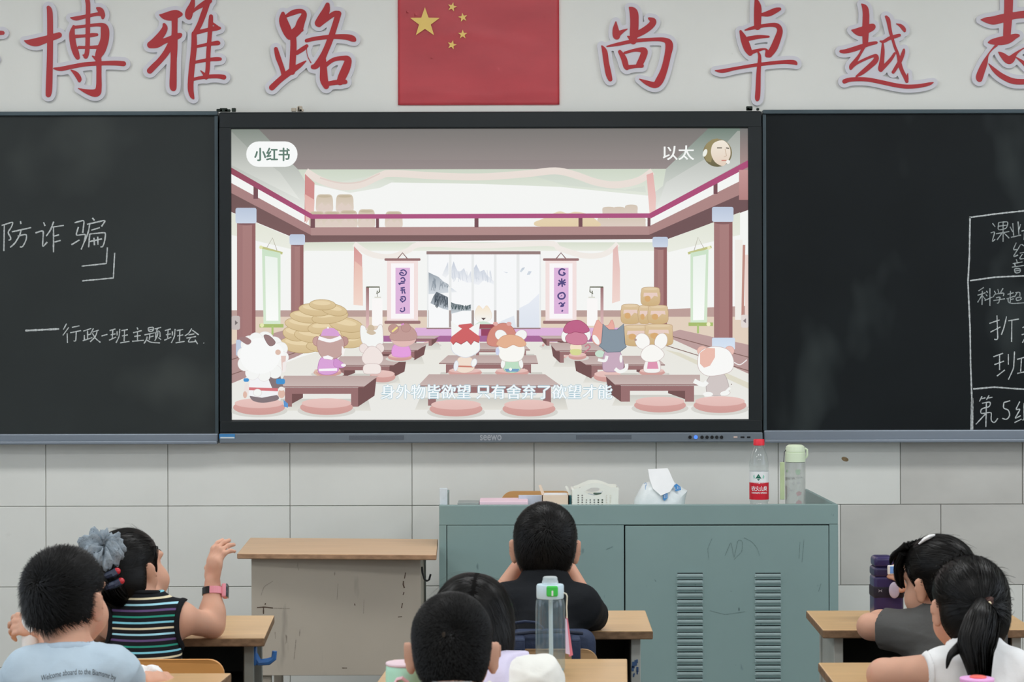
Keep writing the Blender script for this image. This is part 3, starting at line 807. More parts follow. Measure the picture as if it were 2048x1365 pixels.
# barrels and sacks on the gallery
for x0, x1, y0, y1 in ((632, 666, 390, 424), (672, 707, 390, 424), (618, 650, 424, 456), (646, 682, 424, 456), (679, 715, 422, 456), (716, 750, 420, 456), (770, 805, 424, 456)):
    A.blob([(x0 + 3, y0 + 1), ((x0 + x1) / 2, y0 - 1), (x1 - 3, y0 + 1), (x1, (y0 + y1) / 2), (x1 - 3, y1), (x0 + 3, y1), (x0, (y0 + y1) / 2)], (206, 192, 170), (226, 212, 202))
    A.ell((x0 + x1) / 2, y0 + 3, (x1 - x0) / 2 - 4, 2.5, (196, 182, 158))
    A.poly([(x0 + 4, (y0 + y1) / 2 + 5), (x0 + 12, (y0 + y1) / 2 - 2), (x0 + 18, (y0 + y1) / 2 + 6), (x0 + 25, (y0 + y1) / 2), (x1 - 4, (y0 + y1) / 2 + 6), (x1 - 5, y1 - 3), (x0 + 5, y1 - 3)], (222, 206, 196))
for x0, x1, y0, y1 in ((1205, 1230, 415, 436), (1226, 1250, 415, 436), (1250, 1275, 411, 436), (1195, 1217, 436, 455), (1217, 1242, 436, 455), (1241, 1267, 436, 455), (1265, 1291, 436, 455)):
    A.blob([(x0 + 2, y0), (x1 - 2, y0), (x1, (y0 + y1) / 2), (x1 - 2, y1), (x0 + 2, y1), (x0, (y0 + y1) / 2)], (212, 198, 182), (222, 206, 196))
A.blob([(1068, 446), (1085, 438), (1105, 428), (1120, 423), (1135, 427), (1150, 424), (1170, 427), (1190, 438), (1195, 454), (1085, 454)], (230, 212, 180), (226, 206, 170))
# gallery beams
A.poly([(462, 385), (624, 471), (610, 485), (462, 424)], (112, 86, 86), (124, 92, 92))
A.poly([(462, 366), (625, 455), (625, 472), (462, 386)], (168, 130, 129))
A.poly([(608, 470), (1300, 468), (1336, 478), (610, 485)], (116, 88, 88), (124, 94, 94))
A.poly([(622, 455), (1299, 453), (1299, 470), (622, 471)], (176, 140, 138))
A.poly([(1298, 469), (1497, 380), (1497, 420), (1334, 479)], (112, 84, 86))
A.poly([(1298, 453), (1497, 354), (1497, 382), (1298, 470)], (172, 134, 132))
for x0, x1, y0, y1 in ((507, 516, 372, 398), (621, 630, 436, 456), (752, 758, 436, 456), (949, 957, 436, 455), (1157, 1165, 436, 454), (1295, 1301, 434, 453), (1427, 1435, 364, 388)): A.rect(x0, y0, x1, y1, (118, 80, 86))
A.poly([(462, 335), (625, 429), (622, 438), (462, 348)], (146, 76, 90), (172, 80, 124))
A.poly([(620, 429), (1302, 427), (1302, 436), (622, 438)], (172, 84, 128))
A.poly([(1297, 428), (1497, 320), (1497, 334), (1302, 437)], (172, 78, 120))
A.rect(480 + 998, 340, 1497, 400, (196, 150, 148), (178, 130, 128))
# lower hall
A.poly([(462, 425), (609, 486), (609, 505), (462, 470)], (224, 226, 212), (234, 236, 226))
A.rect(606, 485, 1336, 502, (216, 222, 206), (232, 235, 224))
A.poly([(1336, 479), (1480, 425), (1480, 470), (1336, 505)], (222, 226, 212), (234, 236, 226))
A.line([(708, 488), (740, 508), (780, 514), (815, 502), (845, 489), (960, 492), (1095, 487), (1120, 498), (1170, 512), (1210, 508), (1236, 488)], 11, (240, 234, 228), sm=5)
A.poly([(708, 493), (724, 510), (726, 612), (707, 610)], (214, 152, 150), (238, 206, 194))
A.poly([(709, 522), (725, 535), (726, 612), (707, 610)], (232, 190, 178), (242, 216, 204))
A.poly([(1226, 500), (1235, 490), (1240, 540), (1240, 602), (1224, 607)], (226, 186, 182), (240, 214, 206))
A.rect(462, 621, 1497, 635, (186, 158, 152))
A.rect(462, 634, 1497, 692, (226, 208, 190))
A.poly([(1305, 620), (1497, 612), (1497, 630), (1305, 634)], (188, 158, 152))
A.rect(1470, 480, 1485, 640, (240, 236, 230)); A.line([(1488, 490), (1485, 640)], 5, (190, 140, 130)); A.rect(1490, 510, 1497, 640, (236, 214, 206))
A.poly([(462, 690), (590, 655), (720, 655), (590, 715), (462, 768)], (184, 152, 150), (176, 144, 142))
A.poly([(1330, 668), (1360, 660), (1497, 690), (1497, 748), (1310, 690)], (190, 160, 158), (182, 150, 148))
# floor
A.poly([(462, 768), (600, 715), (740, 672), (1330, 672), (1497, 748), (1497, 840), (462, 840)], (232, 230, 222), (234, 234, 230))
for a, c in (((462, 720), (640, 665)), ((462, 750), (700, 668)), ((1340, 672), (1497, 715)), ((1320, 688), (1497, 742))): A.line([a, c], 1.6, (128, 98, 92))
A.poly([(1330, 700), (1360, 706), (1497, 766), (1497, 778)], (222, 218, 200))
# stage
A.rect(830, 656, 1255, 673, (220, 178, 218)); A.rect(760, 672, 1330, 684, (166, 104, 152)); A.rect(962, 650, 990, 672, (150, 70, 100))
# landscape screen of five panels (a plain ink landscape)
for x0, x1 in ((857, 898), (903, 943), (948, 988), (993, 1033), (1039, 1079)):
    A.rect(x0 - 3, 508, x1 + 3, 656, (232, 234, 234)); A.rect(x0, 509, x1, 656, (247, 248, 249))
for x in (900.5, 945.5, 990.5, 1036): A.rect(x - 2.5, 621, x + 2.5, 655, (164, 150, 146))
def zz(pts): return [(740 + x / 4.096, 490 + y / 4.096) for x, y in pts]
for pts, c1, c2 in (([(590,250),(612,200),(640,140),(644,240),(620,270)], (206,212,222), (240,242,244)),
    ([(664,270),(670,180),(685,135),(705,190),(720,220),(745,215),(770,190),(790,240),(800,262),(825,220),(830,310),(790,310),(720,270)], (196,204,216), (240,242,246)),
    ([(850,320),(852,190),(870,160),(900,220),(935,205),(960,250),(1015,300),(1015,325),(930,290),(890,330)], (196,204,218), (240,242,246)),
    ([(480,225),(520,245),(560,262),(600,300),(640,322),(642,392),(480,405)], (150,160,170), (214,220,226)),
    ([(664,350),(700,375),(715,388),(664,392)], (212,218,226), (236,238,240)),
    ([(495,478),(520,420),(545,385),(590,405),(640,430),(642,535),(600,525),(540,500)], (88,98,108), (196,204,212)),
    ([(664,470),(700,485),(745,490),(780,505),(827,488),(827,540),(760,540),(664,566)], (80,96,102), (206,214,220)),
    ([(1226,220),(1245,190),(1270,183),(1262,200),(1240,225)], (190,200,212), (214,222,230)), ([(1284,245),(1300,215),(1325,218),(1308,245)], (206,214,224), None), ([(1090,220),(1130,226),(1120,232)], (214,220,228), None),
    ([(1085,620),(1180,580),(1195,660),(1195,680),(1060,680),(1050,640)], (230,235,242), (224,230,238)), ([(1222,520),(1300,480),(1385,400),(1388,680),(1222,680)], (232,236,244), (222,228,238))):
    A.poly(zz(pts), c1, c2)
for i in range(22): 
    x = random.uniform(500, 640); A.line(zz([(x, 250 + (x - 480) * .45 + random.uniform(0, 30)), (x + random.uniform(-18, 18), 330 + random.uniform(0, 50))]), 0.9, (140, 150, 160))
for i in range(30):
    x = random.uniform(530, 640); A.line(zz([(x, 395 + abs(x - 550) * .35 + random.uniform(0, 30)), (x + random.uniform(-22, 12), 460 + random.uniform(0, 60))]), 1.0, (70, 80, 90))
for i in range(22):
    x = random.uniform(664, 826); A.line(zz([(x, 488 + random.uniform(0, 20)), (x + random.uniform(-14, 14), 520 + random.uniform(0, 18))]), 1.1, (62, 80, 84))
for i in range(40):
    x = random.choice([random.uniform(668, 826), random.uniform(855, 1005)]); A.line(zz([(x, 215 + random.uniform(-10, 60)), (x + random.uniform(2, 12), 270 + random.uniform(0, 40))]), 0.8, (208, 214, 224))
A.rect(853, 503, 1081, 509, (150, 126, 124)); A.rect(853, 656, 1081, 658.5, (150, 120, 122))
A.rect(857, 621, 858, 655, (200, 190, 186))
# two pink hanging scrolls with made-up signs
for x0, dx in ((774, 0), (1091, 0)):
    x1 = x0 + 62
    A.line([((x0 + x1) / 2 - 10, 518), ((x0 + x1) / 2, 506), ((x0 + x1) / 2 + 10, 518)], 2, (130, 96, 96))
    A.rect(x0, 520, x1, 645, (242, 224, 222)); A.rect(x0 + 8, 527, x1 - 8, 638, (250, 246, 248)); A.rect(x0 + 17, 536, x1 - 16, 628, (222, 182, 220))
    A.rrect(x0 - 5, 517, x1 + 5, 522, 2, (150, 112, 112)); A.rrect(x0 - 5, 642, x1 + 5, 648, 2, (154, 116, 116))
INK = (84, 74, 128)
def zg(pts, w=2.6): A.line(zz(pts), w, INK, sm=4)
zg([(250,215),(275,205),(298,225),(285,248),(255,248),(243,232),(265,228),(275,238)])
zg([(250,280),(270,268),(285,285),(280,300),(252,300)]); zg([(232,318),(262,315),(285,312)]); zg([(255,310),(240,328)])
zg([(250,355),(285,350)]); zg([(262,350),(265,400)]); zg([(275,365),(288,400)]); zg([(248,372),(288,368)])
zg([(250,430),(282,425),(290,448),(268,465),(248,450),(262,442),(272,448)]); zg([(270,465),(262,472)])
zg([(280,510),(282,538),(260,548),(246,535)]); zg([(252,520),(256,526)], 3.5)
zg([(1598,205),(1570,198),(1550,215),(1552,240),(1580,250),(1598,235),(1580,228)], 3.2)
zg([(1545,290),(1600,330)], 3); zg([(1600,285),(1540,335)], 3); zg([(1570,275),(1575,345)], 3); zg([(1540,318),(1605,308)], 3)
zg([(1550,400),(1580,392),(1598,415),(1585,440),(1555,442),(1540,420),(1550,400)], 3.2); zg([(1566,416),(1570,420)], 4)
zg([(1545,485),(1565,475),(1575,495),(1560,505),(1590,480),(1598,472)]); zg([(1560,505),(1585,500),(1580,480)]); zg([(1570,538),(1580,545)], 4)
# lamp posts
for x, d in ((735, 1), (1204, -1)):
    A.rect(x - 3, 574, x + 3, 656, (150, 110, 112), (226, 190, 190)); A.line([(x - 2 * d, 574.5), (x + 24 * d, 574.5), (x + 24 * d, 584), (x + 18 * d, 588), (x + 20 * d, 582)], 2.4, (96, 98, 78))
    A.line([(x + 20 * d, 586), (x + 20 * d, 594)], 1.2, (150, 150, 140)); A.line([(x + 14 * d, 595), (x + 27 * d, 595)], 2, (214, 212, 200)); A.rect(x + 9 * d if d > 0 else x - 30, 598, x + 30 if d > 0 else x - 9, 652, (250, 247, 246))
# pillars
def pillar(x0, x1, ytop, ybot, cap0, cap1, dark):
    A.rect(x0, ytop, x1, ybot, (168, 126, 124), (164, 120, 118)); A.rect(x0, ytop, x0 + (x1 - x0) * .3, ybot, (160, 118, 117)); 
    if dark: A.rect(x1 - 7, ytop + 3, x1, ybot, (146, 98, 98))
    A.ell((x0 + x1) / 2, ytop + 2, (x1 - x0) / 2, 4, (134, 96, 98))
    w = (cap1[0] - cap0[0])
    A.rrect(cap0[0], cap0[1], cap1[0], cap1[1], 4, (186, 198, 218), (204, 214, 230))
# green scrolls
def green(pts, inner, top, bot, tx):
    A.line(top, 5, (192, 194, 134)); A.poly(pts, (204, 226, 200), (214, 232, 208)); A.poly(inner, (236, 243, 236), (250, 252, 249)); A.line(bot, 7, (168, 188, 112)); A.line([(tx, bot[0][1]), (tx, bot[0][1] + 18)], 4, (172, 196, 120))
A.line([(533, 497), (545, 476), (554, 501)], 1, (150, 140, 120)); A.line([(1388, 502), (1396, 475), (1408, 497)], 1, (150, 140, 120))
green([(524, 498), (561, 506), (561, 650), (527, 650)], [(530, 512), (555, 516), (557, 642), (532, 642)], [(519, 494), (565, 507)], [(519, 652), (567, 652)], 545)
A.ell(524, 651, 4, 4, (230, 232, 180)); A.ell(522, 495, 3.5, 3.5, (226, 228, 176))
green([(1381, 506), (1417, 499), (1414, 647), (1381, 648)], [(1386, 514), (1412, 509), (1408, 640), (1386, 641)], [(1376, 507), (1423, 494)], [(1377, 649), (1426, 649)], 1396)
A.ell(1417, 649, 4, 4, (240, 238, 200)); A.ell(1418, 496, 3.5, 3.5, (236, 236, 196))
pillar(474, 511, 445, 690, (471, 416), (513, 447), True); pillar(582, 607, 487, 655, (579, 469), (610, 490), True)
pillar(1308, 1334, 494, 660, (1305, 474), (1336, 495), True); pillar(1428, 1465, 443, 678, (1424, 414), (1467, 444), True)
A.rrect(1424, 676, 1470, 700, 3, (206, 220, 238), (216, 228, 242)); A.rrect(472, 680, 496, 712, 3, (190, 204, 224))
# side arrows of the player
A.rrect(463, 632, 480, 660, 4, (196, 186, 184)); A.poly([(470, 641), (476, 646), (470, 651)], (120, 112, 112)); A.rrect(1482, 630, 1497, 656, 4, (226, 216, 212)); A.poly([(1492, 637), (1486, 642), (1492, 647)], (140, 128, 130))
# heap of sacks
SK, SK2, SKL = (224, 202, 160), (212, 188, 144), (184, 158, 112)
for cx, cy, rx, ry, rot in ((600, 690, 40, 16, 5), (655, 690, 42, 14, -4), (700, 682, 30, 14, 0), (590, 668, 24, 14, 10), (625, 672, 36, 14, 6), (672, 672, 34, 14, -8), (705, 664, 24, 14, 4), (604, 650, 34, 13, 8), (650, 655, 34, 13, -6), (692, 650, 34, 14, 10), (614, 634, 34, 12, 6), (660, 634, 36, 13, -8), (630, 620, 32, 12, 5), (668, 620, 26, 11, 12), (645, 610, 26, 10, 2)):
    A.ell(cx, cy, rx, ry, SK, SK2, rot, SKL, 1.0); A.ell(cx - 2, cy - ry * .35, rx * .7, ry * .4, (232, 212, 172), None, rot)
# barrels
def barrel(x0, x1, y0, y1):
    A.blob([(x0 + 5, y0), (x1 - 5, y0), (x1 - 1, y0 + 8), (x1, (y0 + y1) / 2), (x1 - 4, y1), (x0 + 4, y1), (x0, (y0 + y1) / 2), (x0 + 1, y0 + 8)], (220, 196, 160), (206, 176, 128), (188, 156, 120), .8)
    A.ell((x0 + x1) / 2, y0 + 2, (x1 - x0) / 2 - 5, 2.5, (226, 204, 170))
    w = x1 - x0
    A.poly([(x0 + w * .15, y0 + 10), (x1 - w * .15, y0 + 10), (x1 - w * .12, y0 + 18), (x0 + w * .7, y0 + 16), (x0 + w * .52, y0 + 23), (x0 + w * .35, y0 + 16), (x0 + w * .12, y0 + 18)], (232, 206, 196))
    A.ell(x0 + w * .35, y0 + 22, w * .16, 6, (214, 170, 116))
for q in ((1248, 1296, 652, 690), (1290, 1345, 650, 690), (1242, 1280, 610, 646), (1276, 1302, 612, 646), (1296, 1336, 612, 646), (1282, 1320, 576, 610)): barrel(*q)

# low tables
TOP, TOP2, FR, SD, SH = (190, 168, 164), (200, 182, 178), (152, 112, 112), (116, 82, 82), (204, 203, 196)
def table(xb0, xb1, yb, xf0, xf1, yf, drop, legw, side):
    """seen from behind: back edge xb0..xb1 at yb, near edge xf0..xf1 at yf; side +1 shows the right flank"""
    ins = (xf1 - xf0) * .07
    A.poly([(xf0 + 4, yf + drop * .6), (xf1 + 8, yf + drop * .6), (xf1 + 14, yf + drop + 8), (xf0 - 6, yf + drop + 8)], SH, (226, 224, 216))
    A.rect(xf0 + ins, yf + 2, xf1 - ins, yf + drop * .36, FR)
    A.rect(xf0 + ins, yf + 2, xf0 + ins + legw, yf + drop, FR); A.rect(xf1 - ins - legw, yf + 2, xf1 - ins, yf + drop, FR)
    if side > 0: A.poly([(xf1 - ins, yf + 2), (xf1 - ins, yf + drop), (xb1 - 8, yf + drop * .45), (xb1 - 4, yb + 4)], SD); 
    if side < 0: A.poly([(xf0 + ins, yf + 2), (xf0 + ins, yf + drop), (xb0 + 8, yf + drop * .45), (xb0 + 4, yb + 4)], SD)
    if side > 0: A.poly([(xf0 + ins + legw, yf + drop * .36), (xf0 + ins + legw + 22, yf + drop * .36), (xf0 + ins + legw + 22, yf + drop * .55), (xf0 + ins + legw, yf + drop * .85)], SD)
    if side < 0: A.poly([(xf1 - ins - legw, yf + drop * .36), (xf1 - ins - legw - 34, yf + drop * .36), (xf1 - ins - legw - 34, yf + drop * .5), (xf1 - ins - legw, yf + drop * .85)], SD)
    A.poly([(xb0, yb), (xb1, yb), (xf1, yf), (xf0, yf)], TOP, TOP2); A.line([(xf0, yf + .5), (xf1, yf + .5)], 2, (140, 102, 102))
CU, CU2 = (232, 196, 190), (216, 166, 160)
def cushion(cx, cy, rx, ry):
    A.ell(cx, cy + ry * .55, rx + 5, ry * .75, (214, 212, 206)); A.ell(cx, cy + ry * .18, rx, ry * .85, CU2, (206, 156, 150)); A.ell(cx, cy - ry * .28, rx * .94, ry * .55, CU, (226, 188, 182))
cushion(862, 688, 16, 6); cushion(1100, 690, 16, 6)
table(838, 880, 672, 800, 868, 678, 14, 6, 1); table(1078, 1150, 672, 1088, 1160, 678, 14, 6, -1)
cushion(815, 716, 22, 9); cushion(1150, 716, 24, 9)
table(760, 856, 687, 745, 835, 701, 20, 8, 1); table(958, 1046, 686, 944, 1060, 700, 14, 6, 0); table(1098, 1212, 686, 1112, 1222, 702, 24, 8, -1)
table(680, 817, 713, 670, 787, 731, 28, 10, 1); table(896, 1072, 711, 878, 1076, 727, 30, 12, 0); table(1144, 1310, 731 - 19, 1172, 1330, 730, 28, 12, -1)

OL = (196, 176, 174)
# fox teacher in front of the painting
A.blob([(950, 628), (957, 612), (966, 619), (974, 612), (983, 628), (980, 640), (966, 644), (953, 640)], (246, 230, 206), WH, (236, 214, 190), .6); A.poly([(962, 636), (972, 636), (967, 641)], (96, 84, 84)); A.blob([(952, 648), (966, 643), (982, 648), (986, 656), (948, 656)], (206, 226, 210)); A.rect(958, 649, 1000, 657, (152, 74, 84))
# bun-haired pupil in pink
cushion(800, 714, 24, 8)
A.blob([(789, 690), (814, 690), (820, 712), (786, 712)], (228, 160, 222), None, (206, 130, 200), .8)
A.blob([(782, 668), (806, 652), (830, 668), (828, 686), (806, 694), (786, 686)], (226, 188, 182), None, OL, .8)
A.blob([(780, 672), (792, 656), (815, 652), (830, 662), (832, 678), (806, 682), (784, 680)], (194, 156, 150), None, (172, 132, 128), .8)
A.ell(787, 658, 10, 9, (190, 150, 144), None, 0, (170, 130, 126), .8); A.ell(812, 656, 9, 8.5, (190, 150, 144), None, 0, (170, 130, 126), .8); A.line([(784, 664), (795, 655)], 3.5, (240, 222, 140)); A.line([(802, 650), (808, 648)], 3, (222, 150, 212))
# beanie bear
cushion(655, 744, 28, 9)
A.line([(640, 738), (630, 746), (640, 754)], 3, (214, 186, 164), sm=4)
A.blob([(640, 720), (655, 712), (674, 718), (676, 742), (656, 750), (637, 744)], (218, 164, 216), None, (176, 116, 176), .9); A.poly([(638, 738), (674, 737), (674, 742), (638, 743)], (248, 244, 248)); A.blob([(670, 718), (682, 724), (690, 732), (682, 736), (668, 732)], (210, 150, 208), None, (176, 116, 176), .7); A.ell(687, 731, 5, 3, (246, 244, 244))
A.ell(634, 683, 8, 9, (198, 160, 154), None, 0, (166, 120, 118), .9); A.ell(688, 683, 8, 9, (188, 148, 142), None, 0, (166, 120, 118), .9)
A.blob([(634, 690), (640, 672), (662, 664), (682, 672), (688, 692), (680, 712), (660, 719), (642, 712)], (198, 164, 160), (196, 164, 158), (166, 120, 118), .9); A.poly([(684, 692), (690, 700), (686, 714), (683, 706)], (246, 242, 240))
A.poly([(641, 672), (646, 660), (656, 656), (668, 657), (676, 663), (681, 673)], (216, 164, 214)); A.line([(637, 676), (660, 682), (682, 675)], 7, (248, 247, 248), sm=4); A.ell(656, 656, 2, 2, WH); A.poly([(645, 714), (656, 711), (667, 716), (664, 720), (648, 718)], (248, 246, 248))
# cat-eared pupil and hamster in front
cushion(765, 752, 26, 13)
A.blob([(722, 652), (730, 654), (734, 662), (752, 660), (758, 651), (764, 652), (766, 672), (764, 690), (744, 694), (726, 688), (721, 670)], WH, None, OL, .8, 3); A.ell(742, 657, 7, 7, (206, 186, 160)); A.blob([(733, 664), (742, 660), (752, 666), (746, 670), (738, 669)], (208, 190, 166))
A.ell(727, 697, 8, 9, (238, 226, 222), None, 0, OL, .7); A.ell(760, 697, 8, 9, (238, 226, 222), None, 0, OL, .7)
A.blob([(724, 716), (732, 700), (744, 693), (758, 700), (766, 716), (760, 728), (744, 731), (730, 728)], (240, 228, 224), None, OL, .8); A.blob([(730, 730), (758, 730), (760, 746), (744, 748), (728, 746)], (242, 232, 228), None, OL, .8)
# white pupil with red hair and bow
cushion(930, 744, 34, 9)
A.blob([(916, 718), (930, 714), (944, 718), (948, 738), (930, 746), (913, 740)], (240, 222, 206), None, (206, 180, 168), .8); A.line([(916, 733), (946, 734)], 3, (204, 126, 110)); A.ell(948, 726, 5, 8, WH, None, 20, (200, 206, 222), .8); A.ell(912, 732, 4, 10, (236, 240, 244), None, 8, (200, 206, 222), .8)
A.blob([(903, 690), (908, 676), (930, 668), (954, 676), (959, 690), (956, 704), (932, 715), (908, 706)], WH, None, (206, 212, 226), 1.0)
A.poly([(900, 682), (908, 664), (918, 650), (942, 647), (952, 658), (960, 676), (958, 686), (948, 682), (942, 690), (934, 682), (922, 689), (912, 684), (906, 690)], (206, 100, 102)); A.line([(906, 690), (912, 684), (922, 689), (934, 682), (942, 690), (948, 682), (958, 686)], 1.3, (150, 66, 74))
A.poly([(902, 642), (912, 650), (924, 658), (903, 674)], WH); A.poly([(960, 646), (950, 650), (938, 658), (957, 672)], WH)
# russet bear and honey-haired mouse
A.blob([(977, 690), (980, 662), (1000, 648), (1018, 650), (1030, 664), (1034, 684), (1020, 692)], (210, 140, 126), None, (176, 104, 94), .9); A.ell(991, 648, 5, 4, (226, 172, 166)); A.ell(1018, 648, 5, 4, (226, 172, 166))
cushion(1024, 744, 34, 9)
A.blob([(1010, 724), (1024, 720), (1038, 724), (1040, 740), (1024, 746), (1008, 740)], (190, 222, 196), None, (150, 182, 160), .8); A.poly([(1009, 738), (1039, 738), (1036, 744), (1013, 744)], (120, 160, 196)); A.ell(1021, 739, 3, 3, WH)
A.ell(1006, 728, 4, 9, WH, None, 8, OL, .7); A.ell(1042, 728, 4, 9, WH, None, -8, OL, .7)
A.ell(1002, 671, 12, 10, WH, None, 30, OL, .8); A.ell(1042, 671, 12, 10, WH, None, -30, OL, .8)
A.blob([(997, 706), (1000, 690), (1024, 680), (1046, 690), (1048, 708), (1040, 721), (1022, 724), (1004, 720)], (248, 247, 242), None, (206, 200, 190), .9)
A.blob([(993, 688), (1004, 674), (1022, 670), (1042, 676), (1052, 689), (1040, 694), (1026, 690), (1012, 696), (1000, 693)], (228, 178, 146), None, (200, 146, 116), .8)
A.ell(995, 703, 4, 8, (206, 212, 236))
# plum-haired monkey
cushion(1155, 712, 18, 8)
A.line([(1168, 706), (1180, 696), (1176, 690), (1170, 694)], 2.6, (198, 126, 140), sm=4)
A.blob([(1143, 688), (1160, 688), (1162, 700), (1142, 700)], (244, 226, 200)); A.blob([(1141, 700), (1162, 700), (1160, 710), (1144, 710)], (214, 216, 150)); A.ell(1130, 673, 7, 11, WH, None, 0, OL, .8); A.ell(1175, 671, 6, 10, WH, None, 0, OL, .8)
A.blob([(1133, 672), (1152, 662), (1172, 672), (1172, 686), (1153, 690), (1134, 684)], (206, 132, 156), None, (160, 80, 104), .8); A.blob([(1127, 662), (1136, 646), (1156, 641), (1172, 650), (1178, 662), (1166, 666), (1150, 664), (1138, 667)], (190, 100, 136), None, (148, 66, 94), .9)
# grey cat, with a peach cat beyond
A.blob([(1184, 676), (1194, 641), (1202, 648), (1210, 652), (1218, 650), (1224, 640), (1228, 660), (1214, 690), (1194, 690)], (232, 172, 160), None, (204, 138, 128), .8, 3); A.ell(1192, 680, 5, 11, WH, None, -30); A.ell(1200, 708, 10, 7, (200, 224, 206))
cushion(1215, 752, 28, 12)
A.blob([(1210, 704), (1226, 700), (1240, 704), (1246, 738), (1220, 744), (1206, 738)], (200, 172, 190), None, (160, 132, 156), .9)
A.poly([(1203, 686), (1206, 648), (1218, 660), (1234, 660), (1247, 648), (1250, 688), (1253, 694), (1240, 704), (1214, 705), (1198, 692)], (136, 150, 162)); A.line([(1203, 686), (1206, 648), (1218, 660), (1234, 660), (1247, 648), (1250, 688), (1253, 694), (1240, 704), (1214, 705), (1198, 692), (1203, 686)], 1.4, (104, 116, 130))
A.line([(1214, 712), (1210, 722), (1196, 720)], 6, WH, sm=4); A.line([(1230, 738), (1240, 744), (1252, 738), (1253, 728)], 7, WH, sm=4); A.ell(1242, 718, 3, 8, WH)
# white mouse in pink
cushion(1304, 744, 26, 8)
A.blob([(1292, 722), (1304, 718), (1318, 722), (1320, 742), (1304, 746), (1288, 742)], (244, 242, 240), None, OL, .8); A.poly([(1296, 724), (1314, 724), (1317, 738), (1294, 738)], (222, 150, 178))
A.ell(1285, 683, 14, 16, (248, 247, 244), None, -25, OL, .8); A.ell(1322, 683, 12, 16, (248, 247, 244), None, 20, OL, .8); A.blob([(1282, 712), (1288, 698), (1304, 690), (1320, 698), (1328, 710), (1318, 721), (1304, 724), (1290, 722)], (248, 247, 243), None, OL, .8); A.ell(1271, 680, 2.5, 2.5, (180, 150, 140))
# front row of tables and cushions
table(568, 757, 752, 558, 728, 774, 40, 14, 1); table(858, 1090, 749, 836, 1122, 772, 40, 16, 0); table(1208, 1400, 750, 1230, 1400, 770, 34, 18, -1)
cushion(653, 812, 53, 18); cushion(912, 815, 53, 18); cushion(1058, 815, 53, 18); cushion(1320, 808, 52, 17)
# sheep pupil
cushion(518, 812, 52, 18)
A.blob([(500, 790), (520, 786), (552, 790), (556, 800), (528, 806), (506, 802)], (132, 118, 122)); A.poly([(500, 752), (536, 750), (556, 760), (556, 790), (524, 796), (497, 792)], (242, 242, 244)); A.poly([(534, 752), (560, 750), (568, 778), (545, 778)], (132, 116, 118)); A.poly([(497, 775), (556, 777), (556, 783), (497, 781)], (212, 120, 126)); A.ell(515, 786, 8, 7, WH, None, 0, (216, 206, 206), .7)
A.rrect(552, 758, 570, 769, 4, (70, 146, 206)); A.rrect(487, 757, 498, 764, 3, (70, 146, 206)); A.ell(493, 780, 5, 14, (236, 226, 222), None, 5); A.ell(563, 788, 7, 9, (222, 184, 168)); A.ell(490, 790, 4, 7, (222, 184, 168)); A.ell(563, 778, 6, 4, (240, 234, 230)); A.poly([(567, 800), (576, 808), (576, 816), (568, 814)], (96, 150, 206))
for cx, cy, r in ((520, 710, 38), (500, 690, 18), (530, 682, 18), (548, 690, 16), (562, 698, 13), (566, 715, 11), (560, 732, 12), (550, 744, 13), (528, 750, 13), (505, 746, 14), (490, 728, 14), (487, 708, 12), (512, 680, 14)): A.ell(cx, cy, r, r, WH, None, 0, (226, 222, 222), .7)
for cx, cy, r in ((520, 712, 40), (545, 706, 22), (505, 700, 20)): A.ell(cx, cy, r, r * .9, (248, 249, 248))
A.poly([(562, 712), (572, 712), (570, 740), (564, 742)], (226, 198, 190)); A.poly([(565, 726), (573, 722), (571, 744), (565, 746)], (240, 234, 232))
A.blob([(528, 672), (538, 672), (550, 684), (546, 691), (537, 690)], (150, 122, 122), None, (120, 94, 96), .8); A.blob([(477, 677), (490, 674), (502, 681), (500, 688), (492, 689)], (158, 124, 124)); A.ell(556, 705, 5.5, 5.5, (220, 188, 172))
# calico pupil on the right
cushion(1440, 808, 53, 18)
A.line([(1468, 725), (1480, 730), (1494, 720)], 2, (240, 236, 236), sm=4)
A.ell(1405, 702, 10, 9, (234, 190, 178), None, 0, (206, 160, 150), .8); A.ell(1459, 702, 9, 9, (234, 192, 182), None, 0, (206, 160, 150), .8)
A.blob([(1415, 760), (1430, 748), (1446, 748), (1455, 764), (1456, 786), (1430, 792), (1414, 786)], (208, 198, 196), None, (170, 160, 160), .9)
A.blob([(1396, 730), (1400, 705), (1425, 694), (1455, 700), (1467, 722), (1462, 742), (1440, 750), (1416, 752), (1402, 744)], (248, 248, 246), None, OL, .9)
A.poly([(1400, 728), (1400, 706), (1414, 696), (1430, 697), (1430, 715), (1420, 732), (1408, 736)], (234, 188, 174))
A.line([(1414, 764), (1406, 770), (1388, 762)], 9, WH, sm=4); A.ell(1416, 789, 10, 4.5, WH); A.ell(1450, 787, 10, 5, WH, None, -10, OL, .7); A.line([(1450, 786), (1460, 776)], 5, WH)
A.line([(1462, 769), (1464, 769)], 2, (120, 100, 96))
# lettering over the picture
A.rrect(492.5, 283, 595, 334, 25, (247, 249, 248))
for dx, dy in ((-.8, 0), (.8, 0), (0, -.6), (0, .6)): A.text('小红书', 509 + dx, 296 + dy, 579 + dx, 322 + dy, (96, 124, 112))
for dx, dy in ((-.5, 0), (.5, 0), (0, .5)): A.text('以太', 1326 + dx, 291 + dy, 1388 + dx, 320 + dy, (244, 246, 244))
for body, tx0, tx1 in (('身外物皆欲望', 762, 941), ('只有舍弃了欲望才能', 953, 1224)):
    for dx, dy in ((-1.5, 0), (1.5, 0), (0, -1.5), (0, 1.5)): A.text(body, tx0 + dx, 770 + dy, tx1 + dx, 798 + dy, (176, 202, 212))
    for dx, dy in ((-.5, 0), (.5, 0), (0, 0)): A.text(body, tx0 + dx, 770 + dy, tx1 + dx, 798 + dy, (246, 250, 252))
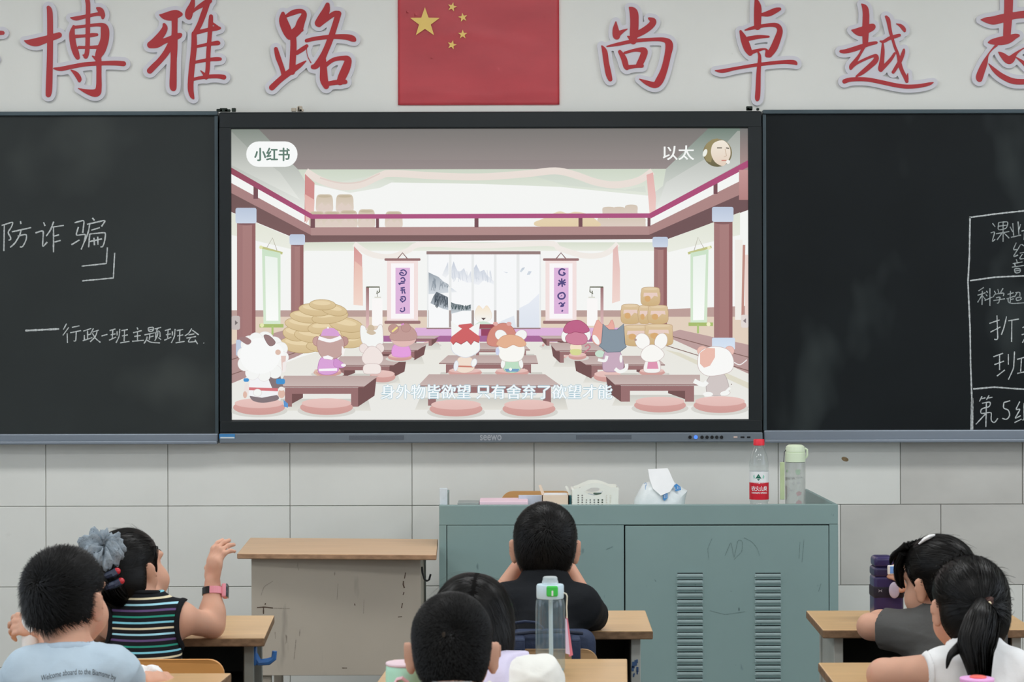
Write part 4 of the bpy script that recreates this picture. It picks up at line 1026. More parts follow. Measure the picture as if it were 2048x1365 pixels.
# round portrait of the account
A.ell(1435, 306, 29, 28, (150, 138, 106), (104, 98, 70)); A.poly([(1408, 306), (1413, 288), (1424, 279), (1436, 277), (1428, 300), (1422, 325), (1412, 322)], (150, 138, 98)); A.blob([(1422, 300), (1428, 286), (1446, 281), (1458, 292), (1461, 308), (1456, 322), (1446, 332), (1432, 326), (1424, 314)], (240, 232, 218), (226, 206, 188)); A.line([(1434, 296), (1444, 296)], 2, (90, 84, 70)); A.line([(1452, 296), (1458, 297)], 2, (90, 84, 70)); A.line([(1450, 298), (1453, 312), (1448, 314)], 1.2, (196, 170, 150)); A.line([(1443, 321), (1453, 321)], 2.4, (200, 130, 116)); A.ell(1410, 306, 4, 8, (236, 238, 230), None, 20); A.ell(1456, 324, 4, 4, (240, 240, 234))

M_screen = bpy.data.materials.new('screen_picture'); M_screen.use_nodes = True
nt = M_screen.node_tree; bs = nt.nodes['Principled BSDF']
bs.inputs['Base Color'].default_value = (0.004, 0.004, 0.004, 1); bs.inputs['Roughness'].default_value = 0.45; bs.inputs['Specular IOR Level'].default_value = 0.15
va = nt.nodes.new('ShaderNodeVertexColor'); va.layer_name = 'glow'
nt.links.new(va.outputs['Color'], bs.inputs['Emission Color']); bs.inputs['Emission Strength'].default_value = 0.99

M_bezel = mat('black_bezel', (30, 34, 36), 0.35, 0.3, noise=0.08, nscale=4)
M_lower = mat('grey_bezel', (104, 112, 120), 0.38, 0.45, metal=0.2, noise=0.05, nscale=5, nstretch=(1, 1, 4))
M_grille = mat('speaker_grille', (84, 90, 98), 0.6, 0.3, noise=0.2, nscale=400)
M_blackp = mat('black_plastic', (22, 23, 25), 0.4, 0.4, noise=0.1, nscale=20)

def Q(px, py): return P(px, py, YD)
tv = thing('interactive_display', 'big wall display showing a cartoon classroom, between the two blackboards', 'display', (Q(981, 550).x, WALL, Q(981, 887).z))
x0, x1 = Q(439, 550).x, Q(1524, 550).x
sx0, sx1 = Q(462.5, 550).x, Q(1497, 550).x
z0, z1 = Q(981, 866).z, Q(981, 223).z
sz0, sz1 = Q(981, 840).z, Q(981, 257).z
f = MB(); e = .006
f.box((x0, YD, sz1), (x1, WALL - .006, z1), e); f.box((x0, YD, z0), (x1, WALL - .006, sz0), e)
f.box((x0, YD, sz0 - .004), (sx0, WALL - .006, sz1 + .004), 0); f.box((sx1, YD, sz0 - .004), (x1, WALL - .006, sz1 + .004), 0)
f.box((sx0 - .01, YD + .014, sz0 - .01), (sx1 + .01, WALL - .006, sz1 + .01))
f.build('frame', M_bezel, tv)
lb = MB().box((x0, YD - .012, Q(981, 886).z), (x1, WALL - .006, z0), .004).build('lower_bezel', M_lower, tv)
scr = A.build('screen', M_screen, tv); scr['label'] = 'lit screen with a cartoon of animal pupils at low tables and white subtitles'
YL = YD - .0125
for a, c in ((698, 808), (1152, 1263)):
    MB().box((P(a, 875, YL).x, YL, P(981, 880, YL).z), (P(c, 875, YL).x, YL + .004, P(981, 871, YL).z)).build('speaker_grille', M_grille, tv)
M_logo = mat('logo_grey', (150, 154, 160), 0.4, 0.4, noise=0.02, nscale=10)
def plane_text(name, body, x0, y0, x1, y1, Y, m, parent, bold=0.0, thick=.0008):
    me = text_mesh(body, 1.0, bold, ext=0.5)
    vx = [v.co.x for v in me.vertices]; vy = [v.co.y for v in me.vertices]
    ax, bx, ay, by = min(vx), max(vx), min(vy), max(vy)
    for v in me.vertices:
        q = P(x0 + (v.co.x - ax) / (bx - ax) * (x1 - x0), y1 - (v.co.y - ay) / (by - ay) * (y1 - y0), Y)
        v.co = (q.x, Y - thick * (0.5 + v.co.z), q.z)
    return link(name, me, m, parent)
lg = plane_text('logo', 'seewo', 960, 870.5, 1003, 881.5, YL, M_logo, tv, 0.012)
M_led = mat('blue_led', (60, 110, 220), 0.3, emit=(90, 140, 250), estr=0.7)
for k, px in enumerate((1380, 1391.5, 1404, 1414, 1424, 1433.5, 1443)):
    c = P(px, 875, YL); b = MB()
    r = .0062 if k != 1 else .007
    b.tube([c + Vector((0, -.003, 0)), c + Vector((0, .003, 0))], r, 14)
    b.build('button', M_led if k == 1 else M_blackp, tv)
M_port = mat('usb_port', (196, 170, 160), 0.4, 0.4, noise=0.02, nscale=10)
for px, w, mm in ((1471, 8, M_port), (1485, 8, M_blackp), (1497.5, 7, M_blackp)):
    c = P(px, 875, YL); s = YL / FOC
    MB().box((c.x - w * s / 2, YL - .001, c.z - .003), (c.x + w * s / 2, YL + .004, c.z + .003), .001, 1).build('port', mm, tv)
M_stick = mat('blue_sticker', (60, 120, 170), 0.4, 0.4, noise=0.02, nscale=10); M_stickw = mat('white_sticker', (190, 196, 196), 0.4, 0.4, noise=0.02, nscale=10)
c0, c1 = P(438.5, 878, YL), P(470, 868.5, YL)
b = MB(); b.box((c0.x, YL - .0006, c0.z), (c1.x, YL + .003, c1.z)); b.mi = 1; b.box((c0.x + .004, YL - .0012, c0.z + .001), (c1.x - .002, YL + .003, c0.z + .006))
b.build('energy_sticker', [M_stick, M_stickw], tv)

# ============================================================ furniture
M_wood = mat('desk_laminate', (186, 153, 110), 0.30, 0.45, noise=0.10, nscale=5, nstretch=(1, 9, 1), spots=[((150, 120, 84), 60, 0.76, 0.04)])
M_woodedge = mat('worn_desk_edge', (122, 98, 76), 0.7, 0.2, noise=0.35, nscale=40, nstretch=(1, 1, 2))
M_woodp = mat('pale_laminate', (189, 158, 126), 0.42, 0.35, noise=0.08, nscale=4, nstretch=(1.0, 10, 1))
M_woodpe = mat('worn_pale_edge', (150, 118, 92), 0.7, 0.2, noise=0.3, nscale=30, nstretch=(1, 1, 3))
M_chairwood = mat('orange_plywood', (204, 146, 84), 0.35, 0.45, noise=0.10, nscale=5, nstretch=(1, 1, 6))
M_chairtan = mat('tan_plywood', (178, 142, 102), 0.4, 0.4, noise=0.10, nscale=5, nstretch=(1, 1, 6))
M_deskmetal = mat('desk_paint', (164, 166, 160), 0.5, 0.35, noise=0.08, nscale=6, spots=[((84, 70, 60), 22, 0.70, 0.03, (1, 1, 0.35))])
M_darkmetal = mat('dark_tube', (64, 62, 58), 0.45, 0.4, metal=0.3, noise=0.3, nscale=25)
M_inside = mat('drawer_inside', (58, 58, 54), 0.7, 0.2, noise=0.25, nscale=10)
M_bluepaint = mat('blue_ink', (60, 84, 120), 0.7, 0.2, noise=0.3, nscale=40)
M_hookblue = mat('blue_plastic', (54, 104, 166), 0.35, 0.5, noise=0.04, nscale=10)
M_lect = mat('beige_sheet', (160, 151, 138), 0.5, 0.35, noise=0.06, nscale=3, spots=[((104, 94, 84), 16, 0.69, 0.03, (1.4, 1, 0.5)), ((74, 60, 50), 30, 0.80, 0.02, (1, 1, 0.5)), ((130, 122, 112), 7, 0.62, 0.1, (2, 1, 0.4))])

def T(px, py, z):
    """point at height z seen at pixel (px, py)"""
    v = (py - 682.5) + ROLL * (px - 1024.0)
    return P(px, py, (CAMZ - z) * FOC / v)

def slab(bm_mb, c4, z0, z1, bev=0.004):
    """quad slab from four (x, y) corners"""
    bm = bm_mb.bm; n0 = len(bm.faces)
    A = [bm.verts.new((x, y, z0)) for x, y in c4]; B = [bm.verts.new((x, y, z1)) for x, y in c4]
    fs = [bm.faces.new(list(reversed(A))), bm.faces.new(B)]
    for i in range(4): fs.append(bm.faces.new((A[i], A[(i + 1) % 4], B[(i + 1) % 4], B[i])))
    bmesh.ops.recalc_face_normals(bm, faces=fs)
    if bev:
        es = list({e for f in fs for e in f.edges})
        bmesh.ops.bevel(bm, geom=A + B + es, offset=bev, segments=2, affect='EDGES', profile=0.5)
    bm.faces.ensure_lookup_table()
    for f in bm.faces[n0:]:
        f.material_index = 0 if f.normal.z > 0.6 else 1

DZ = 0.70
def desk(label, fl, fr, brr, bl_, group='wooden pupils\' desks', hook=None, paint=False, style='tube'):
    """desk from the four (x, y) corners of its top: near-left, near-right, far-right, far-left"""
    c = [(fl[0] + brr[0]) / 2, (fl[1] + brr[1]) / 2]
    t = thing('school_desk', label, 'desk', (c[0], c[1], 0), group)
    b = MB(); slab(b, [fl, fr, brr, bl_], DZ - .021, DZ, .003); b.build('desktop', [M_wood, M_woodedge], t)
    def pt(u, v):
        a = (fl[0] + (fr[0] - fl[0]) * u, fl[1] + (fr[1] - fl[1]) * u); d = (bl_[0] + (brr[0] - bl_[0]) * u, bl_[1] + (brr[1] - bl_[1]) * u)
        return (a[0] + (d[0] - a[0]) * v, a[1] + (d[1] - a[1]) * v)
    # book box under the top, open to the pupil
    zz0, zz1 = DZ - .145, DZ - .0215
    b = MB()
    slab(b, [pt(.10, .12), pt(.90, .12), pt(.90, .92), pt(.10, .92)], zz0, zz0 + .004, 0)
    for u in (.10, .895): slab(b, [pt(u, .12), pt(u + .005, .12), pt(u + .005, .92), pt(u, .92)], zz0, zz1, 0)
    slab(b, [pt(.10, .91), pt(.90, .91), pt(.90, .92), pt(.10, .92)], zz0, zz1, 0)
    for f in b.bm.faces: f.material_index = 0
    b.build('book_box', M_inside, t)
    for u in (.06, .90):
        for v in (.10, .86):
            b = MB()
            slab(b, [pt(u, v), pt(u + .045, v), pt(u + .045, v + .06), pt(u, v + .06)], 0.02, zz1, .002)
            for f in b.bm.faces: f.material_index = 0
            b.build('leg', M_deskmetal if style == 'sheet' or paint else mat('desk_leg_grey', (124, 126, 120), 0.45, 0.4, noise=0.12, nscale=10, spots=[((50, 44, 40), 30, 0.68, 0.05)]), t)
        b = MB(); slab(b, [pt(u - .005, .02), pt(u + .05, .02), pt(u + .05, .98), pt(u - .005, .98)], 0, .025, .003)
        for f in b.bm.faces: f.material_index = 0
        b.build('foot_bar', M_deskmetal, t)
        if style == 'sheet':
            b = MB(); slab(b, [pt(u + .01, .17), pt(u + .014, .17), pt(u + .014, .86), pt(u + .01, .86)], .30, zz1, 0)
            for f in b.bm.faces: f.material_index = 0
            b.build('side_sheet', M_deskmetal, t)
    if paint:
        b = MB(); x, y = pt(.92, .098)
        for k in range(26):
            zc = random.uniform(.44, .655); xx = x + random.uniform(-.008, .008); s = random.uniform(.002, .006)
            b.box((xx - s * .6, y - .0012, zc - s * 1.4), (xx + s * .6, y + .001, zc + s * 1.4), .0005, 1)
        o = b.build('ink_stain', M_bluepaint, t); o['kind'] = 'stuff'
    if hook:
        x, y = pt(.945, .15); z = DZ - .055
        b = MB(); b.box((x - .004, y - .012, z - .02), (x + .006, y + .012, z + .025), .002, 1)
        b.tube([(x, y, z + .005), (x + .012, y, z - .014), (x + .035, y, z - .012), (x + .048, y, z - .004), (x + .050, y, z + .014)], [.009, .009, .009, .007, .006], 8)
        b.build('bag_hook', M_hookblue, t, True)
    return t

def xy(v): return (v.x, v.y)
W = .53
fr, bk = T(529, 1277, DZ), T(549, 1231.5, DZ)
desk('light wooden desk under the raised arm of the girl in a striped tank top', (fr.x - W, fr.y), xy(fr), xy(bk), (bk.x - W, bk.y), hook=True)
fr, bk = T(1306, 1263, DZ), T(1291, 1221.5, DZ)
desk('wooden desk in front of the black-shirted boy, its leg smeared with blue ink', (fr.x - W, fr.y), xy(fr), xy(bk), (bk.x - W, bk.y), paint=True)
fl, bk = T(1645.5, 1261, DZ), T(1612, 1222, DZ)
desk('light wooden desk with the purple bottle on it, pale sheet-metal side', xy(fl), (fl.x + W, fl.y), (bk.x + W, bk.y), xy(bk), style='sheet')
bk = T(463, 1347, DZ); dy = .41
desk('wooden desk in front of the boy in the pale blue shirt', (bk.x - .02 - W, bk.y - dy), (bk.x - .025, bk.y - dy), xy(bk), (bk.x - W, bk.y))
bk = T(1254.5, 1318.5, DZ)
desk('wooden desk with the clear water bottle standing on it', (bk.x - .022 - W, bk.y - dy), (bk.x - .022, bk.y - dy), xy(bk), (bk.x - W, bk.y))
bk = T(1636, 1326, DZ)
desk('wooden desk under the left elbow of the girl with the ponytail', (bk.x - .012, bk.y - dy), (bk.x + W, bk.y - dy), (bk.x + W, bk.y), xy(bk), style='sheet')
# the desks of the nearest row, just under the frame: they carry the two cups
for x0, y0, lab in ((-.40, 3.55, 'wooden desk below the frame that carries the mint cup'), (.62, 3.48, 'wooden desk below the frame that carries the pink cup')):
    desk(lab, (x0, y0), (x0 + W, y0), (x0 + W, y0 + .28), (x0, y0 + .28))

# ---- chairs
def make_chair(label, mw, loc, rz=0.0):
    t = thing('school_chair', label, 'chair', (0, 0, 0), 'plywood chairs with metal frames')
    w = .19
    # seat towards +y, the back at y = 0
    b = MB()
    s = []
    b.box((-w, .02, .365), (w, .36, .38), .006); b.build('seat', mw, t)
    loop = []
    for k in range(4):
        cx, cz, a0 = ((w - .035, .705 - .035, 0), (-w + .035, .705 - .035, 90), (-w + .02, .52 + .02, 180), (w - .02, .52 + .02, 270))[k]
        r = .035 if k < 2 else .02
        loop += [(cx + r * math.cos(math.radians(a0 + q)), cz + r * math.sin(math.radians(a0 + q))) for q in range(0, 91, 15)]
    b = MB(); bm = b.bm
    N = len(loop); A = [bm.verts.new((x, -.006 - .03 * (x / w) ** 2 * 0 + .018 * (x / w) ** 2, z)) for x, z in loop]; B = [bm.verts.new((x, .006 + .018 * (x / w) ** 2, z)) for x, z in loop]
    f0 = bm.faces.new(A); f1 = bm.faces.new(list(reversed(B)))
    for i in range(N): bm.faces.new((A[i], B[i], B[(i + 1) % N], A[(i + 1) % N]))
    b.build('backrest', mw, t)
    for sx in (-1, 1):
        b = MB(); b.tube([(sx * (w - .03), .03, .69), (sx * (w - .03), .035, .45), (sx * (w - .02), .03, .36), (sx * w, -.02, 0)], .011, 8); b.build('leg', M_darkmetal, t, True)
        b = MB(); b.tube([(sx * (w - .02), .33, .36), (sx * w, .37, 0)], .011, 8); b.build('leg', M_darkmetal, t, True)
        b = MB(); b.tube([(sx * (w - .02), .03, .352), (sx * (w - .02), .34, .352)], .010, 8); b.build('seat_rail', M_darkmetal, t, True)
    b = MB(); b.tube([(-w + .02, .335, .352), (w - .02, .335, .352)], .009, 8); b.build('cross_rail', M_darkmetal, t, True)
    t.location = loc; t.rotation_euler = (0, 0, rz)
    return t
CHX = [  # x, y of the chair back, colour, label
 ((445 - 1024) * 4.60 / FOC - .19, 4.60, M_chairwood, 'orange plywood chair behind the girl in the striped tank top'),
 ((1196 - 1024) * 4.74 / FOC - .19, 4.74, M_chairtan, 'tan plywood chair with the navy backpack hung on it'),
 (P(1950, 1200, 4.9).x, 4.66, M_chairwood, 'plywood chair under the girl in the dark grey shirt'),
 (P(140, 1300, 4.0).x, 3.70, M_chairwood, 'plywood chair under the boy in the pale blue shirt'),
 (P(958, 1300, 4.15).x, 3.86, M_chairwood, 'plywood chair under the girl with the lavender collar'),
 (P(1955, 1300, 4.15).x, 3.80, M_chairwood, 'plywood chair under the girl with the ponytail'),
 (P(905, 1300, 3.5).x, 3.16, M_chairwood, 'plywood chair under the boy with cropped hair nearest the camera')]
for x, y, mw, lab in CHX:
    make_chair(lab, mw, (x, y, 0))
# teacher's chair behind the steel podium
def teacher_chair():
    Y = 7.28
    x0, x1 = P(1001, 990, Y).x, P(1152, 990, Y).x
    z1 = P(1070, 983, Y).z
    t = thing('teacher_chair', 'orange wooden chair back showing behind the steel podium', 'chair', ((x0 + x1) / 2, Y, 0))
    loop = []
    for cx, cz, a0 in ((x1 - .045, z1 - .045, 0), (x0 + .045, z1 - .045, 90), (x0 + .02, z1 - .30, 180), (x1 - .02, z1 - .30, 270)):
        r = .045 if a0 in (0, 90) else .02
        loop += [(cx + r * math.cos(math.radians(a0 + q)), cz + r * math.sin(math.radians(a0 + q))) for q in range(0, 91, 15)]
    MB().prism(loop, Y, Y + .014).build('backrest', mat('orange_wood', (190, 142, 90), 0.4, 0.4, noise=0.08, nscale=5, nstretch=(1, 1, 6)), t)
    MB().box((x0 - .04, Y - .36 + .33, .43), (x1 + .04, Y + .20, .45), .006).build('seat', M_chairwood, t)
    for x in (x0 + .02, x1 - .02):
        MB().tube([(x, Y + .022, z1 - .1), (x, Y + .022, 0)], .01, 8).build('leg', M_darkmetal, t)
        MB().tube([(x, Y + .18, .43), (x, Y + .19, 0)], .01, 8).build('leg', M_darkmetal, t)
teacher_chair()

# ---- wooden lectern
def lectern():
    z = .745
    a, c, d, e = T(474, 1108, z), T(873, 1110.5, z), T(876, 1079, z), T(500, 1076, z)
    t = thing('lectern', 'pale wood topped lectern with scuffed beige metal body, left of the steel podium', 'lectern', ((a.x + c.x) / 2, (a.y + d.y) / 2, 0))
    b = MB(); slab(b, [xy(a), xy(c), xy(d), xy(e)], z - .017, z, .003); b.build('tabletop', [M_woodp, M_woodpe], t)
    yf = a.y + .035; s = yf / FOC
    x0, x1 = P(503, 1250, yf).x, P(842, 1250, yf).x
    zb = P(680, 1352, yf).z
    b = MB()
    b.box((x0, yf, zb), (x1, yf + .012, z - .0175), .002)
    b.build('front_panel', M_lect, t)
    for x in (x0, x1 - .012):
        MB().box((x, yf + .012, zb), (x + .012, d.y - .04, z - .0175)).build('side_panel', M_lect, t)
    for x in (x0 + .03, x1 - .06):
        for y in (yf + .02, d.y - .08):
            MB().box((x, y, 0), (x + .03, y + .03, zb + .04), .003).build('leg', M_lect, t)
    hx, hz = P(844, 1135, yf + .02).x, P(844, 1135, yf + .02).z
    MB().tube([(x1 + .002, yf + .03, hz), (x1 + .004, yf + .03, hz - .02), (x1 + .010, yf + .03, hz - .040), (x1 + .018, yf + .03, hz - .046), (x1 + .025, yf + .03, hz - .042), (x1 + .030, yf + .03, hz - .024)], .0032, 8).build('hook', M_blackp, t, True)
lectern()
LT = bpy.data.objects['lectern']; LY = T(474, 1108, .745).y + .035
M_rust = mat('rust', (84, 70, 60), 0.8, 0.15, noise=.4, nscale=200); M_scuff = mat('scuff', (140, 131, 120), 0.7, 0.2, noise=.3, nscale=200)
for st, w, m in (([(514,1216),(530,1215),(546,1217)], 2.6, M_rust), ([(527,1216),(527,1229)], 2.4, M_rust), ([(530,1211),(531,1207)], 1.6, M_rust), ([(811,1146),(809,1158)], 2.0, M_rust), ([(807,1163),(806,1172),(809,1177)], 2.6, M_rust), ([(808,1185),(806,1191)], 1.8, M_rust), ([(805,1207),(803,1217)], 2.2, M_rust), ([(796,1235),(804,1234)], 1.6, M_rust), ([(545,1217),(580,1218)], 1.2, M_scuff), ([(600,1260),(599,1273)], 1.8, M_scuff), ([(592,1280),(588,1320)], 1.6, M_scuff), ([(550,1265),(551,1278)], 1.4, M_scuff), ([(684,1337),(694,1337)], 1.8, M_rust), ([(522,1192),(528,1174),(546,1163)], 1.2, M_scuff), ([(709,1208),(710,1212)], 1.8, M_rust), ([(676,1168),(674,1200)], 1.0, M_scuff), ([(728,1200),(727,1228)], 1.0, M_scuff)):
    ribbons('rust_mark' if m is M_rust else 'scuff_mark', [st], w, LY, m, LT)

# ---- steel podium
M_steel = mat('grey_green_steel', (117, 138, 136), 0.42, 0.4, noise=0.05, nscale=3, spots=[((92, 112, 112), 18, 0.71, 0.05, (1.5, 1, 0.6)), ((64, 78, 78), 34, 0.80, 0.02, (1, 1, 0.4))])
M_steeld = mat('gap_shade', (30, 36, 36), 0.8, 0.1, noise=0.1, nscale=20)  # near-black colour standing in for shade in louvre slots and door gaps
M_steell = mat('lit_louvre_steel', (150, 168, 168), 0.4, 0.4, noise=0.08, nscale=8)  # door steel made paler, as if light catches the louvre hoods
def podium():
    Y = 6.75; Yb = 7.46
    x0, x1 = P(878.5, 1150, Y).x, P(1676.5, 1150, Y).x
    zt = P(1277, 1010.5, Y).z
    zd = P(1277, 1050.5, Y).z
    t = thing('steel_podium', 'grey-green steel teacher\'s podium with two doors and rows of louvres', 'podium', ((x0 + x1) / 2, (Y + Yb) / 2, 0))
    b = MB()
    b.box((x0, Y + .014, .02), (x1, Y + .03, zd + .002))            # carcass behind the doors
    b.box((x0, Y, zd), (x1, Y + .03, zt), .0025)                    # top band
    b.box((x0, Y, .04), (P(893, 1150, Y).x, Y + .014, zd)); b.box((P(1659, 1150, Y).x, Y, .04), (x1, Y + .014, zd))
    b.box((x0, Y + .03, .02), (x0 + .012, Yb, zt), .0015); b.box((x1 - .012, Y + .03, .02), (x1, Yb, zt), .0015)
    b.box((x0 + .02, Y + .03, 0), (x1 - .02, Yb - .02, .04))
    b.build('cabinet_body', M_steel, t)
    MB().box((x0 + .012, Y + .03, .842), (x1 - .012, Y + .33, .85)).build('front_shelf', M_steel, t)
    MB().box((x0 + .012, Y + .33, .72), (x1 - .012, Y + .44, .73)).build('desk_board', M_steel, t)
    g = .0022
    for (a, c, nm) in ((893, 1249.5, 'plain'), (1249.5, 1659, 'louvred')):
        xa, xb = P(a, 1150, Y).x + g, P(c, 1150, Y).x - g
        zc = zd - (.0035 if nm == 'louvred' else .001)
        d = MB().box((xa, Y + .001, .06), (xb, Y + .013, zc), .0015).build('door', M_steel, t)
        d['label'] = 'plain left door' if nm == 'plain' else 'right door with two columns of louvres'
        if nm == 'louvred':
            for lx in (1353.5, 1509.5):
                for k in range(24):
                    py = 1146.5 + k * 13.13
                    q0, q1 = P(lx, py, Y), P(lx + 53, py, Y)
                    h = 7.2 * Y / FOC
                    m = MB(); bm = m.bm
                    zt_ = q0.z - .0035
                    pr = [(-.001, q0.z), (-.001, zt_)]
                    # dark strip painted in for the shade of the slot opening
                    m.mi = 1; m.box((q0.x + .002, Y - .0004, zt_), (q1.x - .002, Y + .002, q0.z))
                    # hood: leans out at the slot and runs back into the door below
                    m.mi = 0; n0 = len(bm.faces)
                    prof = [(Y + .001, zt_ + .0005), (Y - .0075, zt_ - .0002), (Y - .0070, zt_ - h * .45), (Y - .004, zt_ - h * .85), (Y + .001, zt_ - h)]
                    V = []
                    for xx, inn in ((q0.x, 1), (q0.x + .004, 0), (q1.x - .004, 0), (q1.x, 1)):
                        V.append([bm.verts.new((xx, (Y + .001) if inn and 0 < i < 4 else y, z)) for i, (y, z) in enumerate(prof)])
                    for i in range(3):
                        for j in range(4): bm.faces.new((V[i][j], V[i + 1][j], V[i + 1][j + 1], V[i][j + 1]))
                    m.build('louvre', [M_steell, M_steeld], d)
    # added dark sheet; its colour stands for shade in the real door gaps
    MB().box((x0 + .01, Y + .0132, .05), (x1 - .01, Y + .0138, zd + .001)).build('gap_shade_sheet', M_steeld, t)
    return t
podium()
PD = bpy.data.objects['steel_podium']
M_scr = mat('steel_scratch', (102, 122, 120), 0.6, 0.2, noise=.3, nscale=300)
for st, w in (([(1424,1078),(1415,1098),(1418,1120)], 1.0), ([(1450,1112),(1462,1084),(1468,1118),(1476,1080),(1485,1082),(1484,1104),(1468,1120)], 1.2), ([(1488,1076),(1504,1084),(1515,1098),(1519,1112)], 1.1), ([(1642,1168),(1637,1184)], 1.6), ([(1226,1094),(1212,1100)], 2.0), ([(1600,1085),(1598,1118)], 1.0), ([(1608,1080),(1604,1125)], 1.0), ([(1136,1128),(1146,1120),(1142,1134),(1152,1126)], 1.4), ([(1309,1160),(1312,1164)], 1.8), ([(1390,1165),(1391,1185)], 1.2), ([(1420,1222),(1450,1230),(1490,1224)], .9), ([(1461,1183),(1463,1184)], 1.8)):
    ribbons('scratch', [st], w, 6.7508 if st[0][1] > 1053 else 6.75, M_scr, PD)

# ============================================================ things on the podium and on the desks
M_clear = clear_mat('clear_plastic', (0.93, 0.95, 0.95), .06, .06, (210, 214, 214), .05)
M_clearb = clear_mat('bluish_clear_plastic', (0.84, 0.91, 0.94), .05, .05, (150, 178, 192), .11)
M_white = mat('white_plastic', (232, 232, 228), 0.35, 0.45, noise=0.02, nscale=12)
M_paper = mat('white_paper', (236, 236, 234), 0.8, 0.1, noise=0.03, nscale=20, bump=0.15, bscale=30)
SHELF = 0.85

def puffy(b, pts, yc, depth, n=7):
    """rounded lump whose front outline is the pixel polygon pts (already world x, z)"""
    cx = sum(p[0] for p in pts) / len(pts); zb = min(p[1] for p in pts)
    rings = []; bm = b.bm; n0 = len(bm.faces)
    for k in range(n + 1):
        a = PI * k / n; s = max(.05, math.sin(a) ** .45)
        y = yc - depth / 2 * math.cos(a)
        rings.append([bm.verts.new((cx + (x - cx) * s, y, zb + (z - zb) * s)) for x, z in pts])
    N = len(pts)
    for k in range(n):
        for i in range(N): bm.faces.new((rings[k][i], rings[k][(i + 1) % N], rings[k + 1][(i + 1) % N], rings[k + 1][i]))
    bm.faces.new(rings[0]); bm.faces.new(list(reversed(rings[-1]))); b._mark(n0)

def cyl_text(name, body, cx, cy, r, px0, py0, px1, py1, m, parent, bold=0.0):
    """lettering wrapped on the near side of a vertical cylinder at (cx, cy)"""
    me = text_mesh(body, 1.0, bold)
    vx = [v.co.x for v in me.vertices]; vy = [v.co.y for v in me.vertices]
    ax, bx, ay, by = min(vx), max(vx), min(vy), max(vy)
    Yn = cy - r
    for v in me.vertices:
        q = P(px0 + (v.co.x - ax) / (bx - ax) * (px1 - px0), py1 - (v.co.y - ay) / (by - ay) * (py1 - py0), Yn)
        d = max(-.98, min(.98, (q.x - cx) / r))
        v.co = (cx + r * d, cy - r * math.sqrt(1 - d * d), q.z)
    return link(name, me, m, parent)
def cyl_patch(name, polys, cx, cy, r, m, parent):
    """filled pixel polygons wrapped on a vertical cylinder"""
    bm = bmesh.new(); Yn = cy - r
    for pts in polys:
        q = catmull(pts, 4, True) if len(pts) > 5 else [np.array(p, float) for p in pts]
        tri = geometry.tessellate_polygon([[Vector((a, c, 0)) for a, c in q]])
        vs = []
        for a, c in q:
            w = P(a, c, Yn); d = max(-.98, min(.98, (w.x - cx) / r)); vs.append(bm.verts.new((cx + r * d, cy - r * math.sqrt(1 - d * d), w.z)))
        for f in tri: bm.faces.new([vs[i] for i in f])
    bmesh.ops.subdivide_edges(bm, edges=bm.edges[:], cuts=1)
    for v in bm.verts:
        d = max(-.98, min(.98, (v.co.x - cx) / r)); v.co.y = cy - r * math.sqrt(1 - d * d)
    me = bpy.data.meshes.new(name); bm.to_mesh(me); bm.free()
    return link(name, me, m, parent)

# ---- red-capped water bottle
def water_bottle():
    Y = 6.93; s = Y / FOC
    cx = P(1518, 950, Y).x
    R = 19.3 * s
    zz = lambda py: P(1518, py, Y).z
    t = thing('water_bottle', 'clear water bottle with red cap and red-and-white label on the podium', 'bottle', (cx, Y, SHELF))
    b = MB()
    z0 = SHELF
    prof = [(0, z0 + .004), (R * .72, z0), (R * .93, z0 + .004), (R * .98, z0 + .015), (R * .9, z0 + .022), (R, z0 + .030), (R, zz(999)), (R * .99, zz(943)), (R * .96, zz(938)), (R, zz(932)), (R * .98, zz(926)), (R * .86, zz(912)), (R * .62, zz(899)), (R * .50, zz(894)), (R * .48, zz(889)), (0, zz(888))]
    b.lathe((cx, Y, 0), [(r, z) for r, z in prof], 36); b.build('bottle_body', M_clear, t, True)
    MB().lathe((cx, Y, 0), [(0, zz(879)), (R * .52, zz(879)), (R * .57, zz(880.5)), (R * .58, zz(891)), (R * .5, zz(891.5)), (0, zz(891))], 28).build('cap', mat('red_cap', (206, 40, 56), 0.35, 0.5, noise=0.03, nscale=10), t, True)
    rl = R * 1.012
    b = MB(); Mw = mat('label_white', (226, 228, 226), 0.4, 0.4, noise=0.02, nscale=10); Mr = mat('label_red', (186, 28, 44), 0.4, 0.4, noise=0.03, nscale=10)
    zA, zB, zC = zz(999), zz(965), zz(943)
    b.lathe((cx, Y, 0), [(rl, zB), (rl, zC)], 40); b.mi = 1
    b.lathe((cx, Y, 0), [(rl, zA), (rl, zB)], 40); b.build('label_band', [Mw, Mr], t, True)
    r2 = rl * 1.006
    cyl_text('label_lettering', '农夫山泉', cx, Y, r2, 1503.5, 973, 1535, 983, Mw, t, 0.02)
    cyl_text('label_lettering', 'NONGFU SPRING', cx, Y, r2, 1504.5, 985, 1534.5, 988.5, Mw, t, 0.02)
    cyl_patch('label_swoop', [[(1500, 962), (1506, 966), (1517, 968.5), (1529, 967), (1537, 963), (1537, 960), (1500, 960)]], cx, Y, r2, Mw, t)
    cyl_patch('label_emblem', [[(1517, 948.5), (1523, 958), (1511, 958)], [(1514, 959), (1520, 959), (1517, 962.5)]], cx, Y, r2 * 1.004, mat('emblem_green', (20, 92, 72), 0.4, 0.4, noise=0.02, nscale=10), t)
    cyl_patch('label_emblem', [[(1507, 953), (1509, 950), (1510, 957), (1508, 958)], [(1527, 950), (1529, 953), (1528, 958), (1525, 957)]], cx, Y, r2 * 1.004, mat('emblem_pale_green', (130, 188, 168), 0.4, 0.4, noise=0.02, nscale=10), t)
water_bottle()

